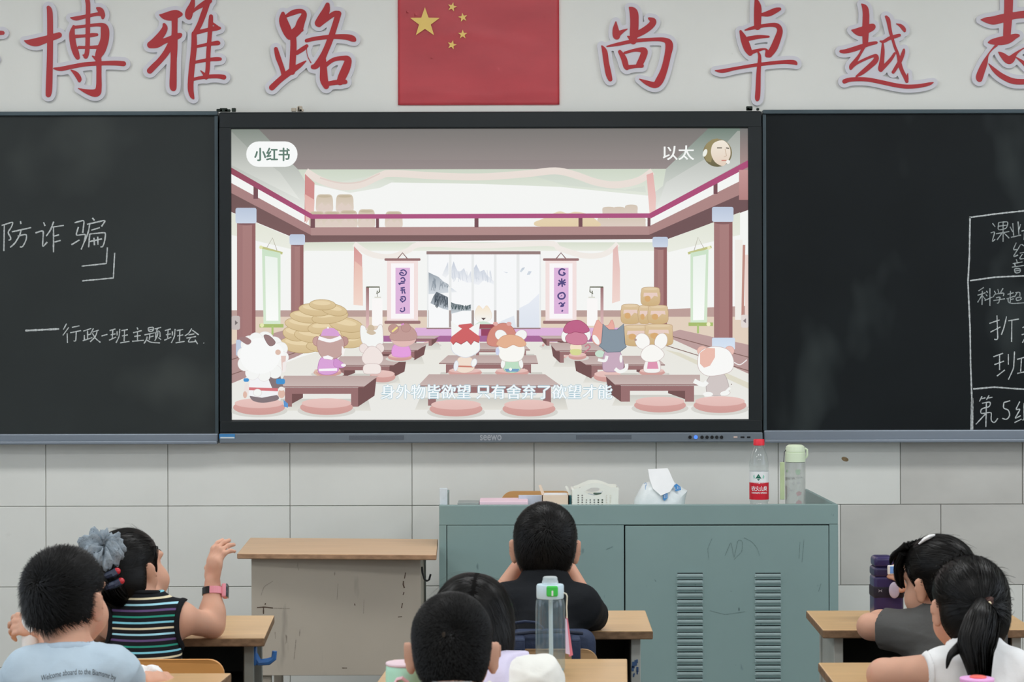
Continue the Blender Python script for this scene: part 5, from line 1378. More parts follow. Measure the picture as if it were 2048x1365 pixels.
# ---- pale green bottle with wrist strap
def green_bottle():
    Y = 6.93; s = Y / FOC; cx = P(1590.5, 950, Y).x; R = 21 * s
    zz = lambda py: P(1590, py, Y).z
    Mg = mat('sage_plastic', (196, 208, 182), 0.45, 0.4, noise=0.02, nscale=10)
    t = thing('drink_bottle', 'pale green lidded bottle with clear printed body and strap, right of the red-capped bottle', 'bottle', (cx, Y, SHELF))
    z0 = SHELF
    MB().lathe((cx, Y, 0), [(0, z0 + .003), (R * .85, z0), (R * .95, z0 + .006), (R * .96, zz(930)), (R * .93, zz(925)), (0, zz(924))], 36).build('bottle_body', clear_mat('grey_clear_plastic', (0.90, 0.92, 0.91), .06, .12, (190, 192, 188), .35), t, True)
    MB().lathe((cx, Y, 0), [(0, zz(889.5)), (R * .62, zz(890)), (R * .86, zz(893)), (R * .93, zz(899)), (R * .94, zz(904)), (R * .90, zz(905)), (R * .95, zz(906)), (R * .97, zz(924)), (0, zz(924.5))], 36).build('lid', Mg, t, True)
    MB().tube([(cx + R * .9, Y - .004, zz(897)), (cx + R * 1.12, Y - .006, zz(900)), (cx + R * 1.14, Y - .006, zz(912)), (cx + R * .95, Y - .004, zz(917))], .0035, 8).build('carry_loop', Mg, t, True)
    MB().tube([(cx - R * .92, Y - .008, zz(900)), (cx - R * 1.08, Y - .012, zz(905)), (cx - R * 1.16, Y - .014, zz(926))], .0012, 6).build('cord', M_blackp, t, True)
    b = MB(); q0, q1 = P(1560, 925, Y - .02), P(1569.5, 1000, Y - .02)
    b.box((q0.x, Y - .020, q1.z), (q1.x, Y - .016, q0.z), .0015); b.build('strap', mat('olive_strap', (166, 178, 140), 0.7, 0.2, noise=0.06, nscale=40), t)
    Mp1 = mat('print_green', (148, 166, 148), 0.5, 0.3, noise=0.04, nscale=20); Mp2 = mat('print_mauve', (160, 140, 140), 0.5, 0.3, noise=0.04, nscale=20); Mp3 = mat('print_grey', (164, 166, 164), 0.5, 0.3, noise=0.04, nscale=20)
    r = R * .975
    cyl_patch('print', [[(1590, 943), (1595, 939), (1601, 941), (1600, 949), (1594, 951)], [(1574, 941), (1577, 941), (1577, 946), (1574, 946)]], cx, Y, r, Mp1, t)
    cyl_patch('print', [[(1592, 987), (1598, 983), (1604, 986), (1602, 991), (1595, 993)], [(1592, 1005), (1598, 1000), (1604, 1005), (1603, 1010), (1593, 1010)]], cx, Y, r, Mp2, t)
    cyl_patch('print', [[(1572, 956), (1606, 954), (1606, 957), (1590, 959), (1572, 962)], [(1572, 972), (1582, 980), (1590, 982), (1580, 984), (1572, 1005)], [(1586, 966), (1589, 966), (1589, 970), (1586, 970)], [(1595, 965), (1600, 965), (1600, 969), (1595, 969)]], cx, Y, r, Mp3, t)
green_bottle()

# ---- tissue pack
def tissue_pack():
    Y = 6.90
    def w(px, py): q = P(px, py, Y); return (q.x, q.z)
    c = w(1320, 1008)
    t = thing('tissue_pack', 'soft white and pale blue tissue pack with one tissue pulled up', 'tissue pack', (c[0], Y, SHELF))
    dz = w(1320, 1008)[1] - SHELF
    pts = [(1266, 1008), (1268, 1000), (1276, 984), (1285, 968), (1296, 963), (1320, 965), (1342, 962), (1352, 966), (1366, 976), (1375, 981), (1371, 995), (1368, 1008)]
    P2 = [w(*p) for p in pts]; P2[0] = (P2[0][0], SHELF); P2[-1] = (P2[-1][0], SHELF)
    b = MB(); puffy(b, P2, Y, .10); b.build('plastic_wrap', mat('pack_film', (206, 220, 232), 0.25, 0.5, noise=0.12, nscale=16, bump=0.25, bscale=26), t, True)
    b = MB()
    sh = [(1296, 939), (1316, 938), (1335, 937), (1339, 944), (1345, 958), (1350, 968), (1340, 984), (1322, 992), (1306, 978), (1299, 958)]
    n0 = 0; V = []
    for j, (px, py) in enumerate(sh): q = P(px, py, Y - .022 - .036 * (py - 937) / 55); V.append(q)
    bm = b.bm
    A = [bm.verts.new((q.x, q.y, q.z)) for q in V]; B = [bm.verts.new((q.x * 1.0, q.y + .012, q.z - .001)) for q in V]
    bm.faces.new(A); bm.faces.new(list(reversed(B)))
    for i in range(len(V)): bm.faces.new((A[i], B[i], B[(i + 1) % len(V)], A[(i + 1) % len(V)]))
    b.build('tissue', M_paper, t)
    Mb = mat('print_blue', (66, 130, 188), 0.4, 0.4, noise=0.05, nscale=20)
    for pts, yo in (([(1348, 972), (1353, 968), (1361, 974), (1362, 981), (1351, 983)], -.049), ([(1327, 989), (1335, 987), (1335, 997), (1329, 1002), (1326, 999)], -.053)):
        q = [P(px, py, Y + yo) for px, py in pts]
        MB().prism([(v.x, v.z) for v in q], Y + yo, Y + yo + .004).build('blue_print', Mb, t)
    ribbons('white_print', [[(1350, 975), (1350, 980), (1353, 979)], [(1355, 973), (1355, 979)], [(1358, 974), (1358, 980)]], .9, Y - .0495, M_white, t)
    ribbons('white_print', [[(1329, 990), (1329, 997)], [(1332, 989), (1332, 997)]], .9, Y - .0535, M_white, t)
    ribbons('blue_line_print', [[(1288, 968), (1291, 965), (1295, 966), (1293, 972), (1290, 975)], [(1291, 970), (1291, 980)]], .8, Y - .046, Mb, t)
tissue_pack()

# ---- white basket
def basket():
    Y = 6.87; Yb = Y + .10
    c = P(1191, 1008, Y)
    Mw = mat('cream_plastic', (222, 218, 204), 0.45, 0.4, noise=0.03, nscale=20)
    t = thing('plastic_basket', 'small cream plastic basket with woven holes and arched handles on the podium', 'basket', (c.x, Y + .05, SHELF))
    def panel(nm, x0, x1, handle, y, xf=None):
        # outline with arched handle, holes in rows; pixel space
        out = [(x0, 1018), (x1, 1018), (x1 + 1, 985), (x1 + 2, 977), (x1 - 1, 975)]
        if handle: out += [(x1 - 14, 975.5), (x1 - 26, 970), (x1 - 40, 966.5), (x1 - 54, 967), (x1 - 66, 972), (x1 - 76, 977)]
        out += [(x0 + 2, 979), (x0 - 1, 981), (x0, 988)]
        loops = [out]
        if handle: loops.append([(x1 - 30, 983), (x1 - 40, 976), (x1 - 54, 976), (x1 - 68, 984), (x1 - 60, 989), (x1 - 48, 992), (x1 - 34, 989)])
        n = int((x1 - x0 - 14) / 8)
        for i in range(n):
            hx = x0 + 10 + i * 8
            for j in range(5):
                hy = 990 + j * 4.6
                if handle and x0 + 20 < hx < x1 - 26 and hy < 997: continue
                loops.append([(hx, hy), (hx + 3.2, hy), (hx + 3.2, hy + 3.0), (hx, hy + 3.0)])
        return loops
    for nm, y in (('front_panel', Y), ('back_panel', Yb)):
        lp = panel(nm, 1145 if y == Y else 1149, 1236 if y == Y else 1234, True, y)
        w = [[(P(a, c_, Y).x, max(SHELF, P(a, c_, Y).z + (.004 if y == Yb else 0))) for a, c_ in l] for l in lp]
        me = filled_curve_mesh(w, .002)
        me.transform(Matrix(((1, 0, 0, 0), (0, 0, -1, y), (0, 1, 0, 0), (0, 0, 0, 1))))
        link(nm, me, Mw, t)
    for px in (1145, 1236):
        x = P(px, 1000, Y).x
        b = MB()
        zt_ = P(px, 978, Y).z
        for k in range(7):
            yy = Y + .012 + k * .0125
            b.box((x - .002, yy, SHELF), (x + .002, yy + .007, zt_))
        for k in range(6): b.box((x - .0022, Y, SHELF + k * .010), (x + .0022, Yb, SHELF + k * .010 + .006))
        b.box((x - .004, Y, zt_ - .006), (x + .004, Yb, zt_), .001, 1)
        b.build('side_panel', Mw, t)
    MB().box((P(1146, 1000, Y).x, Y, SHELF), (P(1235, 1000, Y).x, Yb, SHELF + .003)).build('base', Mw, t)
    # what lies in it
    for i, (x0, x1, z, col, nm, lab) in enumerate(((1172, 1192, 988, (176, 184, 188), 'paper_packet', 'pale grey packet lying in the cream basket, left one'), (1186, 1206, 986, (78, 98, 88), 'folded_cloth', 'dark green folded cloth lying in the cream basket'), (1196, 1208, 984, (196, 202, 204), 'paper_packet', 'whitish packet lying in the cream basket, right one'))):
        a, d = P(x0, z, Y + .04), P(x1, z, Y + .04)
        tag(MB().box((a.x, Y + .02 + .012 * i, SHELF + .004), (d.x, Y + .028 + .012 * i, a.z), .003, rot=Matrix.Rotation(.25 - .2 * i, 3, 'Y')).build(nm, mat('content_%d' % i, col, 0.5, 0.3, noise=0.1, nscale=30), None), lab, 'packet')
    a = P(1160, 975, Y + .05)
    tag(MB().lathe((a.x, Y + .05, 0), [(.010, SHELF + .004), (.010, a.z - .012), (0, a.z)], 12).build('marker_pen', mat('pen_grey', (150, 150, 150), 0.4, 0.4, noise=0.05, nscale=20), None), 'grey pointed pen standing in the cream basket', 'pen')
basket()

# ---- carton, card, notebooks
def carton():
    Y = 6.88
    a, d = P(1084, 1008, Y), P(1138, 991, Y)
    Mc = mat('beige_card', (214, 192, 172), 0.7, 0.2, noise=0.05, nscale=12)
    t = thing('open_carton', 'beige open carton full of white papers, left of the cream basket', 'box', ((a.x + d.x) / 2, Y + .05, SHELF))
    b = MB(); x0, x1 = a.x, d.x; zt_ = d.z
    b.box((x0, Y, SHELF), (x1, Y + .003, zt_)); b.box((x0, Y + .09, SHELF), (x1, Y + .093, zt_)); b.box((x0, Y, SHELF), (x0 + .003, Y + .093, zt_)); b.box((x1 - .003, Y, SHELF), (x1, Y + .093, zt_)); b.box((x0, Y, SHELF), (x1, Y + .093, SHELF + .003))
    b.build('carton_body', Mc, t)
    def flap(pts, nm, m):
        q = [P(px, py, Y + .03) for px, py in pts]; MB().prism([(v.x, v.z) for v in q], Y + .028, Y + .031).build(nm, m, t)
    flap([(1084, 992), (1077, 971), (1082, 970), (1090, 991)], 'flap', Mc)
    flap([(1139, 992), (1130, 974), (1134, 972), (1143, 990)], 'flap', mat('pale_card', (222, 214, 204), 0.7, 0.2, noise=0.04, nscale=12))
    b = MB()
    for k in range(9): 
        y = Y + .008 + k * .009; b.box((x0 + .006, y, SHELF + .004), (x1 - .006, y + .004, P(1100, 989 + (k % 3) * 1.2, Y).z))
    o = b.build('white_papers', M_paper); tag(o, 'white papers packed upright inside the beige carton', 'papers'); o['kind'] = 'stuff'
carton()
def flatbox(name, lab, cat, px0, py0, px1, py1, Y, depth, col, rough=.6, rot=0):
    a, d = P(px0, py1, Y), P(px1, py0, Y)
    z0 = SHELF
    return tag(MB().box((a.x, Y, z0), (d.x, Y + depth, d.z), .002).build(name, mat(name + '_skin_%d' % px0, col, rough, .3, noise=.06, nscale=14)), lab, cat)
flatbox('teal_book', 'dark teal book standing between the carton and the cream basket', 'book', 1138.5, 992, 1143, 1010, 6.89, .08, (58, 104, 112))
flatbox('grey_notebook', 'thin grey notebook lying at the left end of the podium', 'notebook', 915, 1006.5, 958, 1012, 6.84, .12, (136, 142, 140))
flatbox('pink_folder', 'pale pink folder lying on the podium behind the boy\'s head', 'folder', 959, 1003.5, 1056, 1012, 6.84, .16, (222, 186, 196))
o = flatbox('blue_grey_leaflet', 'pale blue-grey leaflet standing in front of the orange chair back', 'leaflet', 1037, 991, 1084, 1010, 6.95, .012, (170, 178, 190))
cp = P(886, 994, 6.80)
# pale plate fixed on the inner left rim
tag(MB().box((P(879.5, 990, 6.80).x, 6.785, SHELF), (P(895, 990, 6.80).x, 6.797, P(886, 977, 6.79).z), .001).build('pale_plate', mat('pale_plate_grey', (186, 192, 196), 0.6, 0.2, noise=0.06, nscale=60)), 'small pale grey plate standing at the left end of the podium top', 'plate')

# ---- clear bottle with green button on the middle desk
def clear_bottle():
    Y = 4.46; s = Y / FOC; cx = P(1100.5, 1260, Y).x; R = 29.5 * s; z0 = DZ
    zz = lambda py: P(1100, py, Y).z
    t = thing('straw_bottle', 'tall clear straw bottle with pale blue lid and green button on the middle desk', 'bottle', (cx, Y, DZ))
    MB().lathe((cx, Y, 0), [(0, z0 + .004), (R * .8, z0 + .001), (R * .97, z0 + .006), (R, z0 + .015), (R, zz(1215)), (R * .97, zz(1203)), (R * .88, zz(1197)), (0, zz(1196.5))], 40).build('bottle_body', M_clearb, t, True)
    MB().lathe((cx, Y, 0), [(0, z0 + .0015), (R * .9, z0 + .0015), (R * .9, z0 + .005), (0, z0 + .006)], 32).build('base_disc', mat('teal_tint', (110, 150, 158), 0.3, 0.4, noise=0.05, nscale=20), t, True)
    Mb = mat('pale_blue_lid', (184, 204, 222), 0.4, 0.4, noise=0.02, nscale=10)
    MB().lathe((cx, Y, 0), [(0, zz(1197)), (R * .90, zz(1197)), (R * .93, zz(1195)), (R * .93, zz(1172)), (R * .88, zz(1169.5)), (R * .5, zz(1169)), (0, zz(1169))], 40).build('lid', Mb, t, True)
    MB().lathe((cx, Y, 0), [(R * .56, zz(1169)), (R * .54, zz(1163)), (R * .50, zz(1161)), (R * .49, zz(1156)), (R * .42, zz(1154)), (0, zz(1153.5))], 32).build('mouth_cover', clear_mat('frosted_plastic', (0.85, 0.9, 0.92), .06, .2, (206, 214, 218), .45), t, True)
    a, d = P(1093, 1194.5, Y - R), P(1116, 1173, Y - R)
    g = MB().box((a.x, Y - R * 1.05, a.z), (d.x, Y - R * .8, d.z), .004, 3).build('button', mat('green_button', (60, 178, 72), 0.35, 0.5, noise=0.03, nscale=10), t)
    a, d = P(1103, 1192.5, Y - R), P(1106.5, 1182, Y - R)
    MB().box((a.x, Y - R * 1.07, a.z), (d.x, Y - R * 1.04, d.z), .0008, 1).build('button_mark', M_white, g)
    MB().tube([(cx + .001, Y, zz(1197)), (cx + .002, Y, z0 + .012)], 4.2 * s, 12).build('straw', mat('straw_white', (206, 218, 222), 0.3, 0.4, noise=0.02, nscale=10), t, True)
    MB().tube([(cx + R * .9, Y - .004, zz(1186)), (cx + R * 1.08, Y - .008, zz(1188)), (cx + R * 1.14, Y - .010, zz(1192)), (cx + R * 1.10, Y - .011, zz(1215)), (cx + R * 1.13, Y - .012, zz(1236))], .0016, 8).build('cord', mat('cream_cord', (206, 198, 180), 0.7, 0.2, noise=0.05, nscale=40), t, True)
    def strip(pts, m, y):
        q = [P(px, py, y) for px, py in pts]; MB().prism([(v.x, v.z) for v in q], y, y + .002).build('ribbon', m, t)
    strip([(1131.5, 1234), (1135, 1234), (1146, 1311), (1138, 1315)], mat('rose_ribbon', (206, 120, 134), 0.6, 0.2, noise=0.05, nscale=30), Y - .012)
    strip([(1130.5, 1238), (1133.5, 1240), (1140, 1310), (1131, 1308)], mat('lilac_ribbon', (206, 190, 212), 0.6, 0.2, noise=0.05, nscale=30), Y - .0155)
clear_bottle()

# ---- purple flask in a sling
def flask():
    Y = 5.30; s = Y / FOC; cx = P(1773, 1170, Y).x; R = 29.5 * s; z0 = DZ
    zz = lambda py: P(1773, py, Y).z
    t = thing('purple_flask', 'dark purple square flask in a black sling on the right-hand desk', 'bottle', (cx, Y, DZ))
    Mp = mat('purple_enamel', (44, 36, 76), 0.28, 0.5, noise=0.06, nscale=6); Mpd = mat('black_sling', (32, 29, 40), 0.6, 0.3, noise=0.1, nscale=40)
    b = MB(); b.box((cx - R, Y - R, z0), (cx + R, Y + R, zz(1150)), .009, 4); b.build('flask_body', Mp, t, True)
    MB().box((cx - R * 1.0, Y - R * 1.0, zz(1152)), (cx + R * 1.0, Y + R * 1.0, zz(1133)), .007, 4).build('collar', mat('purple_collar', (38, 32, 64), 0.35, 0.5, noise=0.05, nscale=6), t, True)
    MB().box((cx - R * .96, Y - R * .9, zz(1134)), (cx + R * .42, Y + R * .9, zz(1112)), .010, 4).build('lid', Mp, t, True)
    MB().box((cx + R * .30, Y - R * .75, zz(1134)), (cx + R * .98, Y + R * .8, zz(1115.5)), .009, 4).build('spout_cover', mat('smoky_plastic', (150, 150, 146), 0.2, 0.5, noise=0.05, nscale=8), t, True)
    MB().box((cx - R * 1.04, Y - R * 1.04, zz(1196)), (cx + R * 1.04, Y + R * 1.04, zz(1168)), .009, 4).build('sling_band', Mpd, t, True)
    a, d = P(1774.5, 1149.5, Y - R), P(1800, 1131, Y - R)
    f = MB().box((a.x, Y - R - .008, a.z), (d.x, Y - R, d.z), .002, 2).build('clasp_tag', mat('clasp_white', (214, 208, 202), 0.35, 0.5, noise=0.03, nscale=20), t)
    for i, (p0, p1, col) in enumerate(((1779, 1788, (110, 150, 206)), (1789, 1798, (212, 176, 196)))):
        a, d = P(p0, 1147, Y - R), P(p1, 1133, Y - R)
        MB().box((a.x, Y - R - .0095, a.z), (d.x, Y - R - .007, d.z), .0005, 1).build('tag_square', mat('tag_%d' % i, col, 0.4, 0.4, noise=0.1, nscale=100), f)
    # plain oval charm hanging on the front
    c = P(1787, 1180, Y - R)
    MB().ell((c.x, Y - R - .012, c.z), (.014, .005, .021)).build('charm', mat('lilac_charm', (170, 160, 176), 0.4, 0.4, noise=0.1, nscale=60), t, True)
    pts = [P(1803, 1160, Y - .01), P(1808, 1175, Y - .02), P(1816, 1200, Y - .03), P(1826, 1218, Y - .03)]
    MB().tube(pts, .006, 8, flat=.3).build('shoulder_strap', mat('navy_strap', (44, 58, 72), 0.7, 0.2, noise=0.1, nscale=40), t, True)
    plane_text('mark', '><', 1757, 1180, 1764, 1185, Y - R * 1.045, mat('mark_grey', (170, 166, 176), 0.5, 0.3, noise=0.02, nscale=20), t)
flask()

# ---- cups of the nearest row, white bottle, notebook and ruler
def mint_cup():
    Y = 3.72; s = Y / FOC; cx = P(810, 1345, Y).x; R = 39 * s; z0 = DZ
    zz = lambda py: P(810, py, Y).z
    t = thing('mint_cup', 'mint green cup with pale pink lid at the lower edge, beside the cropped-haired boy', 'cup', (cx, Y, DZ))
    MB().lathe((cx, Y, 0), [(0, z0), (R * .86, z0), (R * .95, z0 + .01), (R, zz(1345)), (R * .97, zz(1334)), (R * .93, zz(1331)), (0, zz(1331))], 36).build('cup_body', mat('mint_plastic', (166, 212, 188), 0.4, 0.4, noise=0.02, nscale=10), t, True)
    MB().lathe((cx, Y, 0), [(0, zz(1331)), (R * .96, zz(1331)), (R * 1.0, zz(1328)), (R * .97, zz(1325.5)), (0, zz(1325))], 36).build('lid', mat('pale_pink_plastic', (226, 190, 198), 0.4, 0.4, noise=0.02, nscale=10), t, True)
    MB().tube([P(790, 1368, Y - R), P(795, 1359, Y - R), P(804, 1357, Y - R - .004), P(816, 1366, Y - R)], .006, 8, flat=.5).build('clip', mat('rose_plastic', (222, 170, 178), 0.4, 0.4, noise=0.02, nscale=10), t, True)
mint_cup()
def pink_cup():
    Y = 3.66; s = Y / FOC; cx = P(1954, 1358, Y).x; R = 34 * s; z0 = DZ
    zz = lambda py: P(1954, py, Y).z
    t = thing('pink_cup', 'violet-pink lidded cup with red knob at the bottom right edge of the photo', 'cup', (cx, Y, DZ))
    Mq = mat('orchid_plastic', (216, 158, 206), 0.4, 0.4, noise=0.02, nscale=10)
    MB().lathe((cx, Y, 0), [(0, z0), (R * .86, z0), (R * .97, z0 + .012), (R, zz(1366)), (R * .98, zz(1361)), (0, zz(1360))], 36).build('cup_body', Mq, t, True)
    MB().lathe((cx, Y, 0), [(0, zz(1360)), (R * 1.02, zz(1360)), (R * 1.0, zz(1357)), (R * .8, zz(1356)), (0, zz(1356))], 36).build('lid', Mq, t, True)
    MB().lathe((cx + .002, Y, 0), [(R * .48, zz(1357)), (R * .5, zz(1354)), (R * .4, zz(1352.5)), (0, zz(1352))], 24).build('knob', mat('coral_red', (226, 92, 84), 0.4, 0.4, noise=0.02, nscale=10), t, True)
pink_cup()
def white_bottle():
    Y = 4.36; s = Y / FOC; cx = P(66, 1280, Y).x; R = 22 * s; z0 = DZ
    zz = lambda py: P(66, py, Y).z
    t = thing('milk_bottle', 'white bottle with a green band behind the left boy\'s raised hand', 'bottle', (cx, Y, DZ))
    MB().lathe((cx, Y, 0), [(0, z0), (R * .9, z0), (R, z0 + .008), (R, zz(1232)), (R * .94, zz(1224)), (0, zz(1223))], 32).build('bottle_body', mat('milk_white', (226, 226, 218), 0.4, 0.4, noise=0.02, nscale=10), t, True)
    MB().lathe((cx, Y, 0), [(R * .955, zz(1226)), (R * .97, zz(1224)), (R * .93, zz(1219)), (0, zz(1218))], 32).build('band', mat('green_band', (136, 190, 166), 0.4, 0.4, noise=0.02, nscale=10), t, True)
    MB().lathe((cx, Y, 0), [(R * .9, zz(1219)), (R * .84, zz(1213)), (R * .6, zz(1209)), (0, zz(1207.5))], 32).build('cap', M_white, t, True)
white_bottle()
q = T(224, 1268, DZ)
tag(MB().box((q.x - .045, q.y - .03, DZ), (q.x + .03, q.y + .10, DZ + .009), .002, rot=Matrix.Rotation(.2, 3, 'Z')).build('exercise_book', mat('cream_cover', (206, 196, 172), 0.6, 0.2, noise=0.1, nscale=20)), 'cream exercise book lying on the desk left of the striped tank top', 'book')
q = P(210, 1275, 4.97); q2 = P(213, 1213, 4.99)
tag(MB().tube([(q.x, q.y, DZ + .002), q2], .0034, 8, flat=.5).build('white_ruler', M_white), 'thin white stick standing between the left boy and the striped tank top', 'stick')

# ---- navy backpack on the middle chair
def backpack():
    t = thing('backpack', 'navy backpack hung over the tan chair behind the black-shirted boy', 'backpack', (P(1095, 1290, 4.76).x, 4.78, .40))
    Mn = mat('navy_nylon', (40, 50, 72), 0.6, 0.3, noise=0.12, nscale=30, bump=0.2, bscale=90)
    Mn2 = mat('dark_nylon', (30, 36, 50), 0.6, 0.3, noise=0.12, nscale=30)
    a, d = P(1012, 1265, 4.80), P(1192, 1265, 4.80)
    b = MB(); b.box((a.x, 4.782, .42), (d.x, 4.86, P(1100, 1262, 4.8).z), .03, 4); b.build('bag_body', Mn, t, True)
    MB().tube([P(1008, 1268, 4.775), P(1014, 1256, 4.772), P(1030, 1247, 4.77), P(1050, 1244, 4.77), P(1072, 1246, 4.77), P(1085, 1258, 4.775)], .006, 8, flat=.6).build('handle', Mn, t, True)
    MB().tube([P(1004, 1273, 4.775), P(1060, 1266, 4.772), P(1120, 1264, 4.772), P(1166, 1268, 4.775)], .004, 8).build('zip_edge', Mn2, t, True)
    for px0, px1 in ((1008, 1050), (1143, 1161)):
        q0, q1 = P(px0, 1283, 4.715), P(px1, 1283, 4.715)
        z1 = P(1030, 1281, 4.72).z
        b = MB(); b.box((q0.x, 4.708, .46), (q1.x, 4.718, z1), .004); b.box((q0.x, 4.708, z1 - .006), (q1.x, 4.80, z1 + .004), .004); b.build('shoulder_strap', Mn, t)
backpack()

# ============================================================ people: signed-distance modelling, one continuous body surface each
def V3(p): return np.array(tuple(p), float)
class Field:
    """blend of solids; evaluated on a grid and turned into a mesh, or evaluated at points"""
    def __init__(s): s.ops = []
    def cone(s, a, b, ra, rb, k=.015, op='u'):
        a, b = V3(a), V3(b); m = max(ra, rb)
        def f(p):
            d = b - a; t = np.clip(((p - a) @ d) / (d @ d + 1e-12), 0, 1)
            return np.linalg.norm(p - a - t[..., None] * d, axis=-1) - (ra + (rb - ra) * t)
        s.ops.append((op, f, np.minimum(a, b) - m, np.maximum(a, b) + m, k)); return s
    def ell(s, c, r, R=None, k=.015, op='u'):
        c, r = V3(c), V3(r); R = np.eye(3) if R is None else np.array(R); m = r.max()
        def f(p):
            q = (p - c) @ R
            k0 = np.linalg.norm(q / r, axis=-1); k1 = np.linalg.norm(q / (r * r), axis=-1) + 1e-9
            return k0 * (k0 - 1) / k1
        s.ops.append((op, f, c - m, c + m, k)); return s
    def fn(s, f, op='i', k=.004):
        s.ops.append((op, f, None, None, k)); return s
    @staticmethod
    def comb(v, d, op, k):
        if op == 'u':
            h = np.maximum(k - np.abs(v - d), 0) / k; return np.minimum(v, d) - h * h * k * .25
        if op == 's': d = -d
        h = np.maximum(k - np.abs(v - d), 0) / k; return np.maximum(v, d) + h * h * k * .25
    def at(s, p):
        v = np.full(p.shape[:-1], 1.0)
        for op, f, lo, hi, k in s.ops: v = s.comb(v, f(p), op, k)
        return v
    def mesh(s, h, pad=.012):
        us = [o for o in s.ops if o[0] == 'u']
        lo = np.min([o[2] for o in us], axis=0) - pad - h * 2; hi = np.max([o[3] for o in us], axis=0) + pad + h * 2
        n = np.ceil((hi - lo) / h).astype(int) + 1
        ax = [lo[i] + h * np.arange(n[i]) for i in range(3)]
        Fv = np.full(n, .06, np.float32)
        for op, f, l, u, k in s.ops:
            if l is None or op != 'u' and l is None: i0, i1 = np.zeros(3, int), n
            else:
                m = k + .03
                i0 = np.clip(((l - m - lo) / h).astype(int), 0, n); i1 = np.clip(((u + m - lo) / h).astype(int) + 2, 0, n)
            if np.any(i1 <= i0): continue
            X, Y, Z = np.meshgrid(ax[0][i0[0]:i1[0]], ax[1][i0[1]:i1[1]], ax[2][i0[2]:i1[2]], indexing='ij')
            p = np.stack([X, Y, Z], -1)
            sl = tuple(slice(i0[i], i1[i]) for i in range(3))
            Fv[sl] = s.comb(Fv[sl], f(p), op, k)
        return surface_nets(Fv, lo, h)

def surface_nets(F, lo, h):
    S = F < 0
    c = [S[i:F.shape[0] - 1 + i, j:F.shape[1] - 1 + j, k:F.shape[2] - 1 + k] for i in (0, 1) for j in (0, 1) for k in (0, 1)]
    cnt = sum(x.astype(np.int8) for x in c)
    cells = np.argwhere((cnt > 0) & (cnt < 8))
    offs = np.array([(i, j, k) for i in (0, 1) for j in (0, 1) for k in (0, 1)])
    G = np.stack([F[cells[:, 0] + o[0], cells[:, 1] + o[1], cells[:, 2] + o[2]] for o in offs], 1)
    acc = np.zeros((len(cells), 3)); num = np.zeros(len(cells))
    for a in range(8):
        for b in range(a + 1, 8):
            if np.abs(offs[a] - offs[b]).sum() != 1: continue
            m = (G[:, a] < 0) != (G[:, b] < 0)
            t = G[m, a] / (G[m, a] - G[m, b])
            acc[m] += offs[a] + t[:, None] * (offs[b] - offs[a]); num[m] += 1
    V = lo + h * (cells + acc / num[:, None])
    idx = np.full(np.array(F.shape) - 1, -1, np.int64); idx[tuple(cells.T)] = np.arange(len(cells))
    Q = []
    for axi in range(3):
        b, c2 = (axi + 1) % 3, (axi + 2) % 3
        sl0 = [slice(None)] * 3; sl1 = [slice(None)] * 3
        sl0[axi] = slice(0, -1); sl1[axi] = slice(1, None)
        A, B = S[tuple(sl0)], S[tuple(sl1)]
        e = np.argwhere(A != B)
        e = e[(e[:, b] > 0) & (e[:, c2] > 0) & (e[:, b] < F.shape[b] - 1) & (e[:, c2] < F.shape[c2] - 1)]
        ins = A[tuple(e.T)]
        def cell(db, dc):
            q = e.copy(); q[:, b] += db; q[:, c2] += dc; return idx[tuple(q.T)]
        q = np.stack([cell(-1, -1), cell(0, -1), cell(0, 0), cell(-1, 0)], 1)
        q[~ins] = q[~ins][:, ::-1]
        Q.append(q)
    return V, np.vstack(Q)

def np_mesh(name, V, Q):
    me = bpy.data.meshes.new(name)
    V = np.asarray(V, np.float32); Q = np.asarray(Q, np.int32); w = Q.shape[1]
    me.vertices.add(len(V)); me.vertices.foreach_set('co', V.ravel())
    me.loops.add(Q.size); me.loops.foreach_set('vertex_index', Q.ravel())
    me.polygons.add(len(Q)); me.polygons.foreach_set('loop_start', np.arange(0, Q.size, w, dtype=np.int32))
    me.update(calc_edges=True)
    return me
def relax(V, Q, n=2, lam=.5):
    V = V.copy()
    for _ in range(n):
        acc = np.zeros_like(V); cnt = np.zeros(len(V))
        for i in range(4):
            a, b = Q[:, i], Q[:, (i + 1) % 4]
            np.add.at(acc, a, V[b]); np.add.at(cnt, a, 1); np.add.at(acc, b, V[a]); np.add.at(cnt, b, 1)
        V += lam * (acc / np.maximum(cnt, 1)[:, None] - V)
    return V
def vnormals(V, Q):
    n = np.cross(V[Q[:, 2]] - V[Q[:, 0]], V[Q[:, 3]] - V[Q[:, 1]]); N = np.zeros_like(V)
    for i in range(4): np.add.at(N, Q[:, i], n)
    return N / (np.linalg.norm(N, axis=1, keepdims=True) + 1e-12)
def field_obj(name, fld, h, m, parent=None, smooth=1, fold=0.0, fscale=40.0):
    V, Q = fld.mesh(h)
    V = relax(V, Q, smooth)
    if fold:                      # soft creases of cloth
        rg = np.random.default_rng(5); w = np.zeros(len(V))
        for i in range(7):
            k = rg.normal(0, 1, 3) * np.array([1, .6, .75]); k *= fscale * rg.uniform(.5, 1.6) / np.linalg.norm(k)
            ph = V @ k + rg.uniform(0, 6) + 1.2 * np.sin(V @ rg.normal(0, 12, 3))
            w += (1 - np.abs(np.sin(ph))) ** 2 - .35
        V = V + vnormals(V, Q) * (w * fold / 2.6)[:, None]
    return link(name, np_mesh(name, V, Q), m, parent, True)

